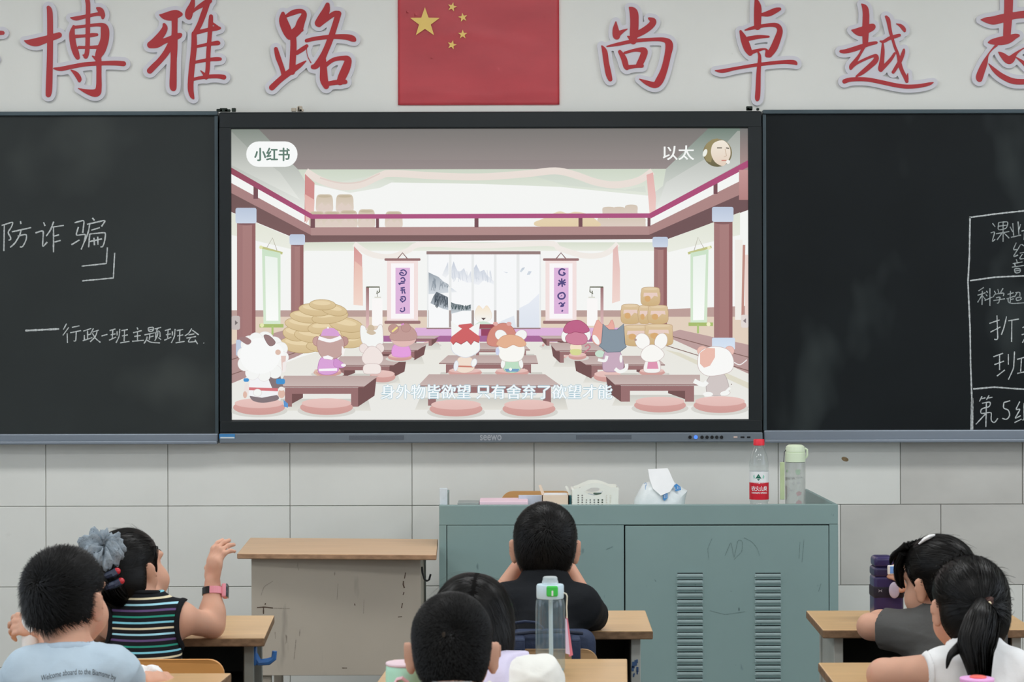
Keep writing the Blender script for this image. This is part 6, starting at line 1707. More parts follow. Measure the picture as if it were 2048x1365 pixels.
def head_rot(yaw, pitch, roll):
    """local x right, y face direction, z up; yaw > 0 turns to the photo's right, pitch > 0 looks up, roll > 0 tips to the photo's right"""
    return np.array(Matrix.Rotation(math.radians(-yaw), 3, 'Z') @ Matrix.Rotation(math.radians(pitch), 3, 'X') @ Matrix.Rotation(math.radians(roll), 3, 'Y'))

class Head:
    def __init__(s, c, yaw, pitch, roll, sc): s.c = V3(c); s.R = head_rot(yaw, pitch, roll); s.s = sc
    def w(s, p): return s.c + s.R @ (np.array(p, float) * s.s)
    def loc(s, p): return ((p - s.c) @ s.R) / s.s
    def add(s, f, infl=0.0):
        z = s.s
        def E(c, r, k=.02, rot=None, op='u'):
            R = s.R if rot is None else s.R @ np.array(rot)
            f.ell(s.w(c), np.array(r) * z + infl, R, k * z, op)
        E((0, -.010, .030), (.072, .088, .076)); E((0, -.035, -.018), (.060, .052, .055), .03)
        E((0, .028, -.030), (.057, .058, .068), .03); E((0, .045, -.078), (.034, .034, .028), .03)
        for x in (-1, 1):
            E((x * .036, .050, -.044), (.029, .033, .032), .025); E((x * .030, .072, .020), (.026, .014, .010), .02)
        f.cone(s.w((0, .082, .005)), s.w((0, .099, -.028)), .006 * z, .011 * z, .014 * z)
        for x in (-1, 1): E((x * .010, .088, -.032), (.009, .009, .007), .008)
        E((0, .082, -.056), (.021, .008, .0055), .006); E((0, .081, -.066), (.017, .009, .006), .006)
        for x in (-1, 1): E((x * .031, .090, .004), (.015, .012, .009), .010, None, 's')
        for x in (-1, 1):
            rot = Matrix.Rotation(x * math.radians(-48), 3, 'Z') @ Matrix.Rotation(x * math.radians(10), 3, 'Y')
            rot = np.array(rot)
            E((x * .079, -.008, -.010), (.0078, .0195, .0295), .006, rot); E((x * .072, .002, -.014), (.011, .012, .020), .008)
            E((x * .078, -.005, -.036), (.006, .010, .012), .006, rot)
            E((x * .087, .004, -.008), (.006, .012, .020), .004, rot, 's')
    def eyes(s, parent, dark):
        for x in (-1, 1):
            b = MB(); b.ell(s.w((x * .031, .068, .004)), (.0135 * s.s,) * 3); b.build('eye', mat('eye_white', (232, 228, 222), 0.2, 0.5, noise=0.01, nscale=10), parent, True)
            b = MB(); b.ell(s.w((x * .031, .0785, .004)), (.0062 * s.s,) * 3); b.build('pupil', dark, parent, True)
            b = MB(); b.tube([s.w((x * .018, .089, .024)), s.w((x * .031, .088, .028)), s.w((x * .044, .080, .024))], .0022, 6); b.build('eyebrow', dark, parent, True)

# hair: a cap volume plus many fine strands on it
M_hair = mat('black_hair', (0.0042, 0.0038, 0.0036), 0.40, 0.28, raw=True)
M_hair_cap = mat('black_hair_base', (0.004, 0.0037, 0.0035), 0.8, 0.08, raw=True)
def hair_field(H, th, kind, nape=0.0):
    f = Field(); z = H.s
    def E(c, r, k=.02): f.ell(H.w(c), np.array(r) * z + th, H.R, k * z)
    E((0, -.010, .030), (.072, .088, .076)); E((0, -.035, -.020), (.0615, .054, .056), .03)
    f.cone(H.w((0, -.030, -.015)), H.w((0, -.027, -.068)), .050 * z + th, .0445 * z + th, .02 * z)
    if kind in ('long', 'tied'): E((0, -.035, -.035), (.062, .052, .065), .03)
    if kind == 'long':
        for x in (-1, 1): E((x * .052, -.012, -.03), (.028, .045, .075), .03)
        E((0, -.045, -.06), (.066, .038, .07), .03)
    ys = {'short': [-.12, -.055, -.030, -.012, .012, .034, .050, .075, .1], 'tied': [-.12, -.055, -.030, -.012, .012, .034, .050, .075, .1], 'long': [-.12, -.06, -.03, .0, .02, .035, .05, .075, .1]}[kind]
    zs = {'short': [-.070, -.066, -.042, .014, .020, .008, .030, .058, .07], 'tied': [-.085, -.080, -.045, .012, .022, .010, .030, .055, .07], 'long': [-.15, -.15, -.13, -.12, -.10, -.06, .03, .058, .07]}[kind]
    def cut(p):
        q = H.loc(p); zl = np.interp(q[..., 1], ys, zs) + nape * (q[..., 1] < -.035)
        if kind == 'short': zl = zl + .012 * np.clip(1 - np.abs(q[..., 0]) / .03, 0, 1) * (q[..., 1] > .05) - .006 * np.cos(q[..., 0] * 60) * (q[..., 1] < -.04)
        return (zl - q[..., 2]) * z * .8
    f.fn(cut, 'i', .008)
    return f
def ribbons3(name, pts, nrm, w0, w1, m, parent):
    """N strands of S points each -> one mesh of thin tapering ribbons"""
    N, S, _ = pts.shape
    d = np.gradient(pts, axis=1); side = np.cross(d, nrm[:, None, :]); side /= np.linalg.norm(side, axis=-1, keepdims=True) + 1e-9
    w = np.linspace(w0, w1, S)[None, :, None] * RNG.uniform(.7, 1.3, (N, 1, 1))
    A, B = pts - side * w / 2, pts + side * w / 2
    V = np.stack([A, B], 2).reshape(-1, 3)
    base = (np.arange(N) * S * 2)[:, None] + (np.arange(S - 1) * 2)[None, :]
    base = base.ravel()
    Q = np.stack([base, base + 1, base + 3, base + 2], 1)
    return link(name, np_mesh(name, V, Q), m, parent, True)
def grad(f, p, e=.0015):
    g = np.stack([f(p + np.eye(3)[i] * e) - f(p - np.eye(3)[i] * e) for i in range(3)], -1)
    return g / (np.linalg.norm(g, axis=-1, keepdims=True) + 1e-9)
def make_hair(H, parent, th, kind, n, length, lift, flow, swirl=0.0, w=(.0014, .0004), grav=.3, seg=6, jitter=.25, label=None, nape=0.0):
    f = hair_field(H, th, kind, nape)
    V, Q = f.mesh(.004); V = relax(V, Q, 2)
    cap = link('hair', np_mesh('hair', V, Q), M_hair_cap, parent, True)
    if label: cap['label'] = label
    # roots spread over the cap by face area
    a = np.linalg.norm(np.cross(V[Q[:, 1]] - V[Q[:, 0]], V[Q[:, 3]] - V[Q[:, 0]]), axis=1); a /= a.sum()
    fi = RNG.choice(len(Q), n, p=a); u = RNG.random((n, 2))
    p = V[Q[fi, 0]] * ((1 - u[:, :1]) * (1 - u[:, 1:])) + V[Q[fi, 1]] * (u[:, :1] * (1 - u[:, 1:])) + V[Q[fi, 2]] * (u[:, :1] * u[:, 1:]) + V[Q[fi, 3]] * ((1 - u[:, :1]) * u[:, 1:])
    g = Field(); g.ops = [o for o in f.ops if o[0] == 'u']
    nr = grad(g.at, p)
    outside = np.abs(g.at(p)) < .004
    if kind == 'long': q = H.loc(p); outside &= ~((np.abs(q[:, 0] - .006) < .0028) & (q[:, 2] > .06))
    p, nr = p[outside], nr[outside]; n = len(p)
    L = length * RNG.uniform(.55, 1.15, n)
    pts = [p.copy()]; cur = p.copy(); jt = RNG.normal(0, jitter, (n, 3))
    fly = RNG.random(n) < .022                     # a few loose flyaway hairs
    jt[fly] *= 2.5; L[fly] *= 1.15
    lf = lift * RNG.uniform(.6, 1.4, n)[:, None] + fly[:, None] * RNG.uniform(.02, .22, n)[:, None] * (length > .03)
    for k in range(seg - 1):
        nn = grad(g.at, cur)
        d = flow(H, cur, nn)
        if swirl: d = d + swirl * np.cross(nn, d)
        d = d + jt * .5; d = d - nn * np.sum(d * nn, -1, keepdims=True); d /= np.linalg.norm(d, axis=-1, keepdims=True) + 1e-9
        d = d + nn * lf - np.array([0, 0, grav]) * (k / seg)
        d /= np.linalg.norm(d, axis=-1, keepdims=True)
        cur = cur + d * (L / (seg - 1))[:, None]
        dist = g.at(cur); push = np.maximum(.0006 * (k % 2 + 1) - dist, 0); cur = cur + nn * push[:, None]
        pts.append(cur.copy())
    ribbons3('hair_strands', np.stack(pts, 1), nr, w[0], w[1], M_hair, cap)
    return cap
def flow_whorl(wl):
    def f(H, p, nn):
        d = p - H.w(wl); return d / (np.linalg.norm(d, axis=-1, keepdims=True) + 1e-6)
    return f
def flow_to(tp):
    def f(H, p, nn):
        d = H.w(tp) - p; return d / (np.linalg.norm(d, axis=-1, keepdims=True) + 1e-6)
    return f
def flow_part(xo=0.0):
    def f(H, p, nn):
        q = H.loc(p); d = np.stack([np.sign(q[..., 0] - xo) * np.clip(.5 + q[..., 2] * 6, 0, 1), np.zeros(len(q)), -np.ones(len(q)) * np.clip(.9 - q[..., 2] * 4, .25, 1)], -1)
        return d @ H.R.T
    return f
def lock(name, path, radii, n, m, parent, w=(.0016, .0006), frizz=.10, S=14):
    """a tail of hair: a tapering core and loose strands along a curved path"""
    c = np.array(catmull([V3(p) for p in path], 6)); r = np.interp(np.linspace(0, 1, len(c)), np.linspace(0, 1, len(radii)), radii)
    b = MB(); b.tube(c, [max(.001, v * .82) for v in r], 12); core = b.build(name, M_hair_cap, parent, True)
    t = np.gradient(c, axis=0); t /= np.linalg.norm(t, axis=1, keepdims=True)
    a = np.cross(t, [0, 1.0, 0.05]); a /= np.linalg.norm(a, axis=1, keepdims=True); bb = np.cross(a, t)
    ii = np.linspace(0, len(c) - 1, S)
    def smp(x): return np.stack([np.interp(ii, np.arange(len(c)), x[:, k]) for k in range(3)], -1)
    cc, aa, b2, rr = smp(c), smp(a), smp(bb), np.interp(ii, np.arange(len(c)), r)
    an = RNG.uniform(0, 2 * PI, n); rad = np.sqrt(RNG.uniform(.55, 1.15, n)); tw = RNG.normal(0, .5, n)
    sx = np.linspace(0, 1, S)
    ang = an[:, None] + tw[:, None] * sx[None]; rd = rad[:, None] * (1 + frizz * np.sin(sx[None] * 7 + an[:, None]))
    end = RNG.uniform(.8, 1.06, n)[:, None]
    P3 = cc[None] + (np.cos(ang) * rd * rr[None])[..., None] * aa[None] + (np.sin(ang) * rd * rr[None])[..., None] * b2[None]
    nrm = np.cos(an)[:, None] * aa[0][None] + np.sin(an)[:, None] * b2[0][None]
    ribbons3(name + '_strands', P3, nrm, w[0], w[1], m, core)
    return core

def body_frame(SL, SR, pel):
    x = SR - SL; x /= np.linalg.norm(x); m = (SL + SR) / 2
    z = m - pel; z -= x * (z @ x); z /= np.linalg.norm(z); y = np.cross(z, x)
    return np.stack([x, y, z], 1), m
def torso(f, SL, SR, nk, pel, g=0.0, k=.035):
    R, m = body_frame(SL, SR, pel); sw = np.linalg.norm(SR - SL); up = R[:, 2]
    L = np.linalg.norm(m - pel)
    a, b = SL + (SR - SL) * .06, SR - (SR - SL) * .06
    f.cone(a, b, .036 + g, .036 + g, k)
    for S in (a, b): f.cone(nk - up * .012, S + up * .006, .036 + g, .030 + g, k)
    f.ell(m - up * L * .26, (sw * .47 + g, .070 + g, .115 + g), R, k); f.ell(m - up * L * .62, (sw * .43 + g, .070 + g, .13 + g), R, k)
    f.ell(pel, (.110 + g, .085 + g, .080 + g), R, k)
    return R, m, up
def legs(f, pel, R, gy, g=0.0):
    x, y = R[:, 0], np.array([0, 1.0, 0])
    for s in (-1, 1):
        h = pel + x * .055 * s; kn = np.array([h[0] + .03 * s, h[1] + .24, .43]); an = np.array([kn[0], kn[1] + .02, .075])
        f.cone(h, kn, .062 + g, .046 + g, .03); f.cone(kn, an, .044 + g, .03 + g, .02)
    return f
def feet(f, pel, R):
    x = R[:, 0]
    for s in (-1, 1):
        h = pel + x * .055 * s; c = np.array([h[0] + .03 * s, h[1] + .30, .035]); f.ell(c, (.033, .085, .033), None, .02)
def hand(f, wr, d, n, side, curl=(.5, .5, .5, .5), thumb=.6, sc=.8, spread=.10):
    """palm + four jointed fingers + thumb; d finger direction, n out of the palm, side +-1 puts the thumb on cross(d, n)*side"""
    d, n = V3(d), V3(n); d /= np.linalg.norm(d); n -= d * (n @ d); n /= np.linalg.norm(n); s = np.cross(d, n) * side
    wr = V3(wr); R = np.stack([s, d, n], 1)
    f.ell(wr + d * .036 * sc, (.034 * sc, .042 * sc, .013 * sc), R, .012); f.ell(wr + d * .058 * sc, (.036 * sc, .020 * sc, .012 * sc), R, .010)
    f.ell(wr + d * .026 * sc + s * .022 * sc + n * .006 * sc, (.014 * sc, .024 * sc, .012 * sc), R, .012)
    for i, (o, Ls) in enumerate(((.026, (.034, .022, .018)), (.009, (.038, .025, .019)), (-.008, (.036, .024, .019)), (-.024, (.029, .019, .016)))):
        p = wr + (d * (.070 - abs(o - .005) * .12) + s * o) * sc
        dd = d + s * (o * spread / .026); dd /= np.linalg.norm(dd); r = (.0088, .0082, .0078, .0072)[i] * sc
        ang = 0
        for j, L in enumerate(Ls):
            ang += curl[i] * (.75, 1.0, .7)[j]
            v = dd * math.cos(ang) + n * math.sin(ang); q = p + v * L * sc
            f.cone(p, q, r * (1 - .06 * j), r * (.95 - .08 * j), .005 if j else .007); p = q
    p = wr + (d * .020 + s * .028 + n * .004) * sc; v = d * .62 + s * .70 + n * .25 * thumb; v /= np.linalg.norm(v)
    q = p + v * .032 * sc; f.cone(p, q, .0105 * sc, .0092 * sc, .010)
    v2 = d * .92 + s * .15 + n * .55 * thumb; v2 /= np.linalg.norm(v2); f.cone(q, q + v2 * .026 * sc, .009 * sc, .0075 * sc, .005)

M_skin = mat('skin', (190, 146, 124), 0.5, 0.35, sss=0.12, noise=0.04, nscale=30, spots=[((192, 124, 106), 14, 0.60, 0.25)])
M_pants = mat('dark_trousers', (50, 54, 64), 0.8, 0.2, noise=0.1, nscale=40)
def cloth(name, rgb, **kw):
    kw = {**dict(noise=.05, nscale=14, bump=.35, bscale=16), **kw}
    return mat(name, rgb, 0.85, 0.15, **kw)

def person(label, head, hs, nk, SL, SR, EL, ER, WL, WR, pelY, hands=None, h=.0042, arm=(.034, .028, .022), pel=None, hand_sc=.78, neck_r=.040):
    """builds the body; joints are (px, py, distance) triples"""
    J = lambda q: V3(P(*q))
    H = Head(J(head[0]), *head[1], hs)
    nk, SL, SR, EL, ER, WL, WR = map(J, (nk, SL, SR, EL, ER, WL, WR))
    pl = np.array([(SL[0] + SR[0]) / 2, pelY, .46]) if pel is None else V3(pel)
    f = Field()
    R, m, up = torso(f, SL, SR, nk, pl)
    legs(f, pl, R, 0); feet(f, pl, R)
    H.add(f)
    f.cone(H.w((0, -.022, -.045)), nk, neck_r * hs, (neck_r + .004) * hs, .025); f.cone(nk, nk - up * .03, (neck_r + .004) * hs, .05, .03)
    for S, E, Wr in ((SL, EL, WL), (SR, ER, WR)):
        f.cone(S, E, arm[0], arm[1], .020); f.cone(E, Wr, arm[1], arm[2], .010)
        f.ell(E + (Wr - E) * .3, np.array([1, 1, 1]) * arm[1] * 1.02, None, .02)
    for spec in (hands or ()):
        w = WL if spec[0] == 'L' else WR
        hand(f, w, *spec[1:], sc=hand_sc)
    o = field_obj('person', f, h, M_skin)
    tag(o, label, 'person')
    H.eyes(o, M_hair)
    # trousers
    t = Field(); t.ell(pl, (.118, .093, .085), R, .03); legs(t, pl, R, 0, .008); t.fn(lambda p: p[..., 2] - .50, 'i', .01); t.fn(lambda p: .10 - p[..., 2], 'i', .01)
    field_obj('trousers', t, .009, M_pants, o)
    return o, H, dict(nk=nk, SL=SL, SR=SR, EL=EL, ER=ER, WL=WL, WR=WR, pel=pl, R=R, up=up, f=f)
def shirt_field(B, g=.009, sleeve=None, sleeve_r=(.046, .050), neck_cut=.050, hem=.44, cut_r=None, neck_off=.012):
    """shirt round the torso; sleeve = (left fraction, right fraction) of the upper arm it covers"""
    s = Field(); R, m, up = torso(s, B['SL'], B['SR'], B['nk'], B['pel'], g)
    s.cone(B['nk'] + up * .004, B['nk'] - up * .034, .046 + g, .053 + g, .03)
    if sleeve:
        for S, E, fr in ((B['SL'], B['EL'], sleeve[0]), (B['SR'], B['ER'], sleeve[1])):
            s.cone(S, S + (E - S) * fr, sleeve_r[0], sleeve_r[1], .025)
        for S, E, fr in ((B['SL'], B['EL'], sleeve[0]), (B['SR'], B['ER'], sleeve[1])):
            d = (E - S) / np.linalg.norm(E - S); e = S + (E - S) * fr
            def cut(p, d=d, e=e, r=sleeve_r[1] * 1.5):
                ax = (p - e) @ d; rad = np.linalg.norm(p - e - ax[..., None] * d, axis=-1)
                return np.where(rad < r, ax, ax - (rad - r) * 3)
            s.fn(cut, 'i', .004)
            # the sleeve's hollow mouth
            s.cone(e - d * .016, e + d * .05, sleeve_r[1] - .007, sleeve_r[1] - .007, .003, 's')
    nk = B['nk']
    s.ell(nk + up * neck_off, (neck_cut, neck_cut * 1.05, .034), R, .006, 's')
    s.cone(nk + up * .01, nk + up * .12, neck_cut, neck_cut * 1.1, .004, 's')
    s.fn(lambda p: hem - p[..., 2], 'i', .004)
    return s
def ring(B, r, tube_r, off, m, parent, name='collar', ry=1.05, tilt=0.0, hgt=1.0, n=36):
    """band round the neck"""
    R = B['R']; c = B['nk'] + B['up'] * off
    pts = []
    for k in range(n):
        a = 2 * PI * k / n
        pts.append(c + R[:, 0] * r * math.cos(a) + R[:, 1] * r * ry * math.sin(a) - R[:, 2] * (tilt * math.sin(a)))
    bm = bmesh.new(); rings = []
    for k in range(n):
        o = (pts[k] - c); o = o / np.linalg.norm(o)
        rings.append([bm.verts.new(Vector(pts[k] + o * tube_r * math.cos(q) + R[:, 2] * tube_r * hgt * math.sin(q))) for q in [2 * PI * j / 8 for j in range(8)]])
    for k in range(n):
        for j in range(8): bm.faces.new((rings[k][j], rings[(k + 1) % n][j], rings[(k + 1) % n][(j + 1) % 8], rings[k][(j + 1) % 8]))
    bmesh.ops.recalc_face_normals(bm, faces=bm.faces)
    me = bpy.data.meshes.new(name); bm.to_mesh(me); bm.free()
    return link(name, me, m, parent, True)
def on_surface(fld, pts, y0, y1, lift=.0008):
    """where the sight lines through the photo points first meet the field between two distances"""
    pts = np.array(pts, float); n = 90; best = np.full(len(pts), np.nan)
    ys = np.linspace(y0, y1, n); prev = None
    for y in ys:
        p = np.array([tuple(P(a, b, y)) for a, b in pts]); v = fld.at(p)
        hit = np.isnan(best) & (v < lift)
        if prev is not None:
            t = np.clip((prev - lift) / (prev - v + 1e-9), 0, 1); best[hit] = (y - (y1 - y0) / (n - 1) * (1 - t))[hit]
        prev = v
    best[np.isnan(best)] = np.nanmedian(best) if np.any(~np.isnan(best)) else y1
    return [P(a, b, float(y)) for (a, b), y in zip(pts, best)]

# ------------------------------------------------------------ boy in the pale blue T-shirt (left)
def boy_left():
    o, H, B = person('person in pale blue lettered T-shirt with spiky black hair, at the left edge',
        ((131, 1200, 4.08), (19, 4, -2)), .94, (147, 1320, 4.035), (62, 1353, 4.0), (228, 1349, 4.0), (112, 1345, 4.30), (258, 1388, 4.20), (96, 1256, 4.35), (272, 1362, 4.34), 3.88,
        hands=[('L', (-1, .15, .12), (.1, .75, -.6), -1, (.45, .5, .6, .7), .8), ('R', (.9, .5, .05), (-.15, .3, -1), 1, (.5, .55, .6, .6), .6)], h=.0036)
    make_hair(H, o, .005, 'short', 15000, .019, .45, flow_whorl((-.004, -.088, .052)), .35, (.0013, .0003), .15, 5, .35, nape=.024)
    s = shirt_field(B, .010, (.42, .40), (.050, .054), .057, .44, neck_off=.004)
    s.ops.insert(7, ('u',) + Field().cone(B['SL'], P(28, 1366, 4.02), .046, .036, .03).ops[0][1:])
    Mt = cloth('pale_blue_jersey', (166, 182, 194))
    sh = field_obj('t_shirt', s, .0045, Mt, o, 1, .0034, 50)
    ring(B, .0590, .0065, .015, mat('pale_blue_rib', (158, 174, 188), 0.85, 0.15, noise=.06, nscale=60), sh, 'neck_rib', 1.05, -.004, 1.6)
    # printed line on the back, following an arc
    me = text_mesh('Welcome aboard to the Biamsmr.by', 1.0, 0.006)
    vx = np.array([v.co.x for v in me.vertices]); vy = np.array([v.co.y for v in me.vertices])
    u = (vx - vx.min()) / (vx.max() - vx.min())
    px = 82 + u * 150
    base = np.interp(u, [0, .15, .32, .5, .65, .8, 1], [1363, 1357, 1351.5, 1349.5, 1349.5, 1353, 1362])
    py = base - vy * 16
    q = on_surface(s, np.stack([px, py], 1), 3.80, 4.10, .0045)
    for v, w in zip(me.vertices, q): v.co = w
    link('back_print', me, mat('print_black', (46, 50, 56), 0.8, 0.1, noise=.05, nscale=60), sh)
    # crumpled tissue held in the right hand
    c = P(291, 1350, 4.38)
    bm = bmesh.new(); bmesh.ops.create_icosphere(bm, subdivisions=4, radius=1)
    for v in bm.verts:
        n = v.co.copy(); r = 1 + .16 * math.sin(n.x * 7 + n.z * 5) + .12 * math.sin(n.y * 11 - n.z * 9) + .08 * math.sin(n.x * 17 + n.y * 13)
        v.co = Vector((c.x + n.x * .029 * r, c.y + n.y * .022 * r, c.z + .002 + n.z * .017 * r))
    me = bpy.data.meshes.new('crumpled_tissue'); bm.to_mesh(me); bm.free()
    tag(link('crumpled_tissue', me, M_paper, None, True), 'crumpled white tissue in the right hand of the boy in pale blue', 'tissue')
boy_left()

# ------------------------------------------------------------ girl in the striped tank top
def girl_striped():
    o, H, B = person('person in striped tank top with a grey scrunchie, raised hand with pink watch',
        ((262, 1142, 4.90), (34, 12, -8)), .90, (281, 1206, 4.87), (214, 1240, 4.86), (366, 1240, 4.88), (192, 1268, 5.06), (424, 1252, 4.985), (222, 1256, 5.16), (425, 1168, 5.02), 4.82,
        hands=[('R', (.10, .05, 1), (.74, .66, -.1), 1, (.42, .50, .58, .66), .9), ('L', (.5, .8, 0), (.1, 0, -1), 1, (.3, .3, .3, .3), .5)], h=.0034, arm=(.033, .030, .0195), hand_sc=.84, neck_r=.038)
    make_hair(H, o, .007, 'tied', 12000, .055, .03, flow_to((-.045, -.115, .03)), 0, (.0013, .0006), .0, 7, .10)
    # hair knot under the scrunchie
    hc = [c for c in o.children if c.name.startswith('hair')][0]
    a = P(214, 1118, 4.83)
    lock('hair_knot', [P(222, 1105, 4.84), P(208, 1135, 4.80), P(218, 1172, 4.79), P(240, 1196, 4.82), P(262, 1205, 4.84)], [.018, .030, .034, .026, .004], 900, M_hair, hc, (.0016, .0006))
    lock('loose_wisps', [P(216, 1180, 4.79), P(222, 1195, 4.80), P(232, 1203, 4.81)], [.006, .006, .001], 40, M_hair, hc, (.0007, .0003), .3)
    lock('temple_lock', [H.w((.066, .034, .050)), H.w((.071, .026, .018)), H.w((.071, .020, -.016))], [.011, .007, .001], 110, M_hair, hc, (.001, .0004), .3)
    # scrunchie
    c = V3(P(206, 1098, 4.80)); bm = bmesh.new(); nu, nv = 90, 18; G = []
    ax = np.array([.25, -.55, .8]); ax /= np.linalg.norm(ax); e1 = np.cross(ax, [0, 1, 0]); e1 /= np.linalg.norm(e1); e2 = np.cross(ax, e1)
    for i in range(nu):
        t = 2 * PI * i / nu; rad = e1 * math.cos(t) + e2 * math.sin(t)
        R0 = .026; r = .022 + .005 * math.sin(t * 9 + 1) + .003 * math.sin(t * 17)
        row = []
        for j in range(nv):
            p = 2 * PI * j / nv; rr = r * (1 + .16 * math.sin(p * 4 + t * 13) + .10 * math.sin(t * 23 + p * 2))
            row.append(bm.verts.new(Vector(c + rad * (R0 + rr * math.cos(p)) + ax * rr * 1.25 * math.sin(p) + np.array([0, 0, -.018 * (math.sin(t) > .3) * math.sin(t)]))))
        G.append(row)
    for i in range(nu):
        for j in range(nv): bm.faces.new((G[i][j], G[(i + 1) % nu][j], G[(i + 1) % nu][(j + 1) % nv], G[i][(j + 1) % nv]))
    me = bpy.data.meshes.new('scrunchie'); bm.to_mesh(me); bm.free()
    link('scrunchie', me, mat('grey_blue_gauze', (138, 148, 156), 0.8, 0.2, noise=.15, nscale=60, bump=.5, bscale=120, spots=[((44, 50, 56), 170, .66, .03)]), hc, True)
    Mb = mat('navy_sequin_band', (40, 46, 66), 0.35, 0.5, noise=.3, nscale=200); Mr = mat('red_bead', (176, 40, 50), 0.25, 0.6, noise=.1, nscale=30)
    for (x0, y0, x1, y1) in ((216, 1152, 234, 1143), (218, 1174, 242, 1163)):
        MB().tube([P(x0 - 6, y0 + 2, 4.765), P((x0 + x1) / 2, (y0 + y1) / 2 + 1, 4.753), P(x1, y1, 4.765)], .009, 8).build('hair_band', Mb, hc, True)
        MB().ell(P(x1, y1, 4.762), (.0085, .008, .008), None, 14, 10).build('red_bead', Mr, hc, True)
    # tank top
    s = shirt_field(B, .006, None, neck_cut=.047, hem=.44, neck_off=.020)
    up, R = B['up'], B['R']
    cuts = []
    for S, x in ((B['SL'], -1), (B['SR'], 1)):
        c = S + R[:, 0] * .022 * x - up * .008; cuts.append(c); s.ell(c, (.036, .09, .062), R, .004, 's')
    Ms = bpy.data.materials.new('stripes'); Ms.use_nodes = True; nt = Ms.node_tree; bs = nt.nodes['Principled BSDF']; bs.inputs['Roughness'].default_value = .85; bs.inputs['Specular IOR Level'].default_value = .15
    tc = nt.nodes.new('ShaderNodeTexCoord'); sx = nt.nodes.new('ShaderNodeSeparateXYZ'); nt.links.new(tc.outputs['Object'], sx.inputs[0])
    per = 5 * 11.6 * 4.8 / FOC
    ma = nt.nodes.new('ShaderNodeMath'); ma.operation = 'MULTIPLY_ADD'; ma.inputs[1].default_value = 1 / per; ma.inputs[2].default_value = .07
    nt.links.new(sx.outputs['Z'], ma.inputs[0]); fr = nt.nodes.new('ShaderNodeMath'); fr.operation = 'FRACT'; nt.links.new(ma.outputs[0], fr.inputs[0])
    rp = nt.nodes.new('ShaderNodeValToRGB'); rp.color_ramp.interpolation = 'CONSTANT'
    blk = (24, 26, 30); st = [(206, 196, 166), (120, 188, 204), (46, 136, 116), (92, 72, 112), (150, 200, 214)]
    el = rp.color_ramp.elements; el[0].position = 0; el[0].color = (*alb(blk), 1); el[1].position = .05; el[1].color = (*alb(st[0]), 1)
    for k in range(5):
        if k: e = el.new(k * .2 + .05); e.color = (*alb(st[k]), 1)
        e = el.new(k * .2 + (.115 if k != 3 else .12)); e.color = (*alb(blk), 1)
    nt.links.new(fr.outputs[0], rp.inputs[0]); nt.links.new(rp.outputs[0], bs.inputs['Base Color'])
    sh = field_obj('tank_top', s, .0042, Ms, o, 1, .0012, 50); sh['label'] = 'black tank top with cream, blue, green and violet stripes'
    Mk = mat('black_binding', (24, 25, 28), .85, .15, noise=.1, nscale=40)
    for c in cuts:
        t = Field(); torso(t, B['SL'], B['SR'], B['nk'], B['pel'], .0085)
        e = Field().ell(c, (.036, .09, .062), R, .004)
        t.fn(lambda p, e=e: np.abs(e.at(p) - .004) - .0065, 'i', .001); t.fn(lambda p: .5 - p[..., 2], 'i', .002)
        n_ = B['nk']; t.ell(n_ + up * .020, (.047, .05, .034), R, .003, 's')
        field_obj('armhole_binding', t, .0036, Mk, sh)
    ring(B, .0495, .0055, .024, Mk, sh, 'neck_binding', 1.05, -.002, 1.0)
    # watch
    wr = V3(P(426, 1184, 5.015)); d = V3(P(425, 1168, 5.02)) - V3(P(424, 1252, 4.985)); d /= np.linalg.norm(d)
    e1 = np.cross(d, [0, 1, 0]); e1 /= np.linalg.norm(e1); e2 = np.cross(d, e1)
    w = tag(bpy.data.objects.new('wrist_watch', None), 'pink children\'s smart watch with black buckle on the raised wrist', 'watch'); COL.objects.link(w); w.location = wr
    def band(a0, a1, m, nm, r=.0235, hw=.0085, th=.003):
        bm = bmesh.new(); rows = []
        n = 18
        for k in range(n + 1):
            t = math.radians(a0 + (a1 - a0) * k / n); rd = e1 * math.cos(t) + e2 * math.sin(t)
            rows.append([bm.verts.new(Vector(wr + rd * (r + q) + d * v)) for q, v in ((0, -hw), (th, -hw), (th, hw), (0, hw))])
        for k in range(n):
            for j in range(4): bm.faces.new((rows[k][j], rows[k + 1][j], rows[k + 1][(j + 1) % 4], rows[k][(j + 1) % 4]))
        bm.faces.new(rows[0]); bm.faces.new(list(reversed(rows[-1])))
        bmesh.ops.recalc_face_normals(bm, faces=bm.faces)
        me = bpy.data.meshes.new(nm); bm.to_mesh(me); bm.free(); return link(nm, me, m, w)
    sgn = 1 if (e1 @ np.array([1, 0, 0])) > 0 else -1
    face = 0 if sgn > 0 else 180
    Mpk = mat('pink_silicone', (222, 140, 152), .5, .3, noise=.03, nscale=20)
    band(face - 100, face + 100, Mpk, 'pink_strap'); band(face + 100, face + 260, M_blackp, 'black_strap')
    cpos = wr + e1 * sgn * .0285; rot = Matrix(np.stack([e1 * sgn, e2, d], 1).tolist())
    b = MB(); b.box((cpos[0] - .006, cpos[1] - .015, cpos[2] - .017), (cpos[0] + .006, cpos[1] + .015, cpos[2] + .017), .004, 3, rot=rot); b.build('watch_case', Mpk, w, True)
    cp2 = wr + e1 * sgn * .0352; b = MB(); b.box((cp2[0] - .002, cp2[1] - .014, cp2[2] - .016), (cp2[0] + .002, cp2[1] + .014, cp2[2] + .016), .0015, 2, rot=rot); b.build('watch_screen', mat('dark_glass', (60, 62, 68), .15, .5, noise=.05, nscale=10), w, True)
girl_striped()

